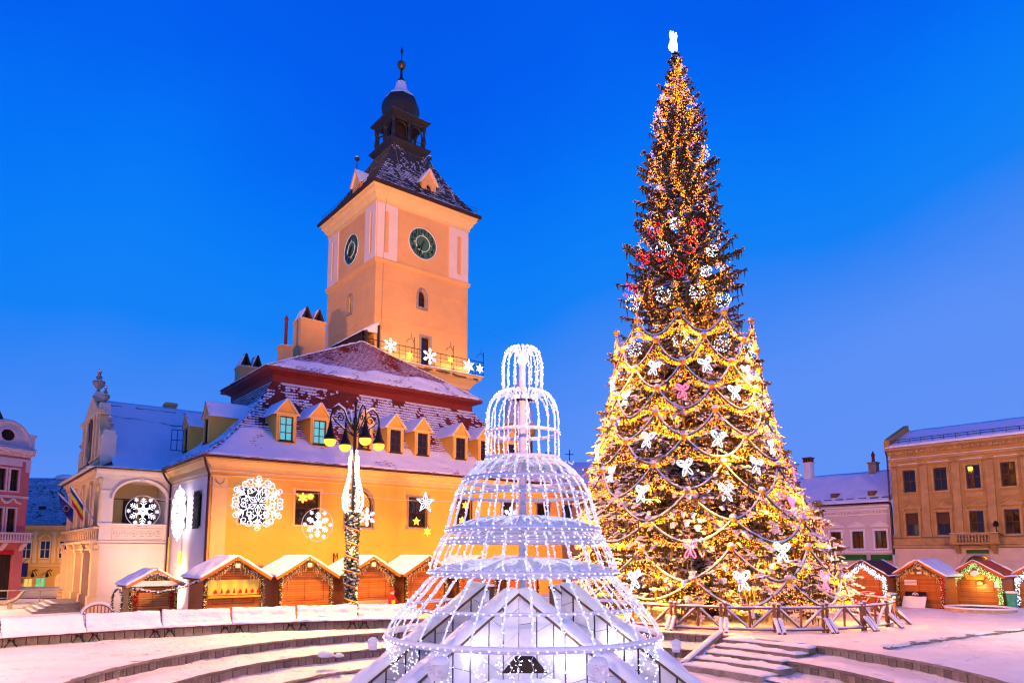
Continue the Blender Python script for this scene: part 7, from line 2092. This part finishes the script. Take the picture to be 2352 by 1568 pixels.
flake('light_star', 'white starry light figure on the latticed window right of the lamp post', hp(14.9, -.3, 6.95), HA, .78, TUBEW, .028, 'star', 0, None, None, 5)
flake('light_star', 'amber snowflake star inside the second hall window', hp(5.74, -.12, 6.84), HA, .33, STARY, .035, 'plain', 0, 'small amber stars on the hall')
flake('light_star', 'amber star in the lower part of the latticed window', hp(14.28, -.12, 5.58), HA, .30, STARY, .035, 'star', 0, 'small amber stars on the hall', None, 5)
flake('light_star', 'amber star below the corner of the latticed window', hp(15.08, -.35, 4.85), HA, .32, STARY, .035, 'star', 0, 'small amber stars on the hall')
flake('light_snowflake', 'dim white snowflake beside the arched hall window', hp(10.25, -.3, 5.75), HA, .66, TUBEDIM, .030)
flake('light_snowflake', 'huge white snowflake seen edge on upon the side wall of the hall', hp(-.5, 4.8, 5.85), HA - PI / 2, 1.62, TUBEWW, .026, 'ornate', 1.5)
flake('light_snowflake', 'white snowflake in a hoop in the open arch of the loggia', hp(-1.6, 9.62, 6.15), HA, .92, TUBEW, .024, 'plain', 1.08)
flake('light_star', 'amber star in the hall window seen through the cage, upper one', hp(18.6, -.12, 6.9), HA, .32, STARY, .035, 'star', 0, 'small amber stars on the hall')
flake('light_star', 'amber star in the hall window seen through the cage, lower one', hp(18.3, -.12, 5.75), HA, .30, STARY, .035, 'plain', 0, 'small amber stars on the hall')
flake('light_snowflake', 'white snowflake on the hall wall behind the pole of the cage', hp(22.8, -.4, 6.3), HA, .70, TUBEW, .035)
def tp_(a, n, z): return hall_pt(15.96 + a, 10.24 + n, z)
flake('light_snowflake', 'white snowflake at the left end of the tower balcony railing', tp_(.95, -1.25, 21.25), HA, .68, TUBEW, .021)
flake('light_star', 'amber star on the balcony railing, left of the tower door', tp_(2.9, -1.25, 20.75), HA, .34, STARY, .03, 'star', 0, 'amber stars on the tower balcony')
flake('light_snowflake', 'white snowflake on the balcony in front of the tower door', tp_(5.0, -1.25, 21.0), HA, .78, TUBEW, .021)
flake('light_star', 'amber star on the balcony railing, right of the tower door', tp_(7.25, -1.25, 21.1), HA, .34, STARY, .03, 'star', 0, 'amber stars on the tower balcony')
flake('light_star', 'large white star at the right end of the tower balcony', tp_(9.3, -1.25, 20.85), HA, .70, TUBEW, .024, 'star')
flake('light_star', 'smaller white star at the balcony corner beside the large one', tp_(10.6, -1.25, 20.8), HA, .48, TUBEW, .021, 'star')
m = MB()
pts = [(-.1, -.2, 7.5)] + [(x, -.5, 7.25 - .25 * math.sin(PI * x / 8)) for x in (1, 3, 5, 7.9)] + [(x, -.5, 7.2 - .2 * math.sin(PI * (x - 8) / 10)) for x in (9, 12, 15, 18)]
m.tube(pts, .012, 4); tag(obj('cable', m, WHITEP, None, False, (HX, HY, 0), HA), 'thin pale cable strung along the hall front over the light figures', 'cable')
m = MB(); m.tube([hall_pt(-1.6, 9.6, 7.2), hall_pt(-.2, 9.3, 6.9), hall_pt(-.3, 5, 7.3)], .015, 4); tag(obj('cable', m, WHITEP), 'thin pale cable from the loggia arch to the side wall snowflake', 'cable')
m = MB(); m.tube([tp_(10.0, 2, 27), (.6, 60, 21), (.5, 40, 12.6), (.3, 18.6, 8.3)], .005, 4); tag(obj('cable', m, IRON), 'thin dark cable slanting down from the clock tower to the cage top', 'cable')
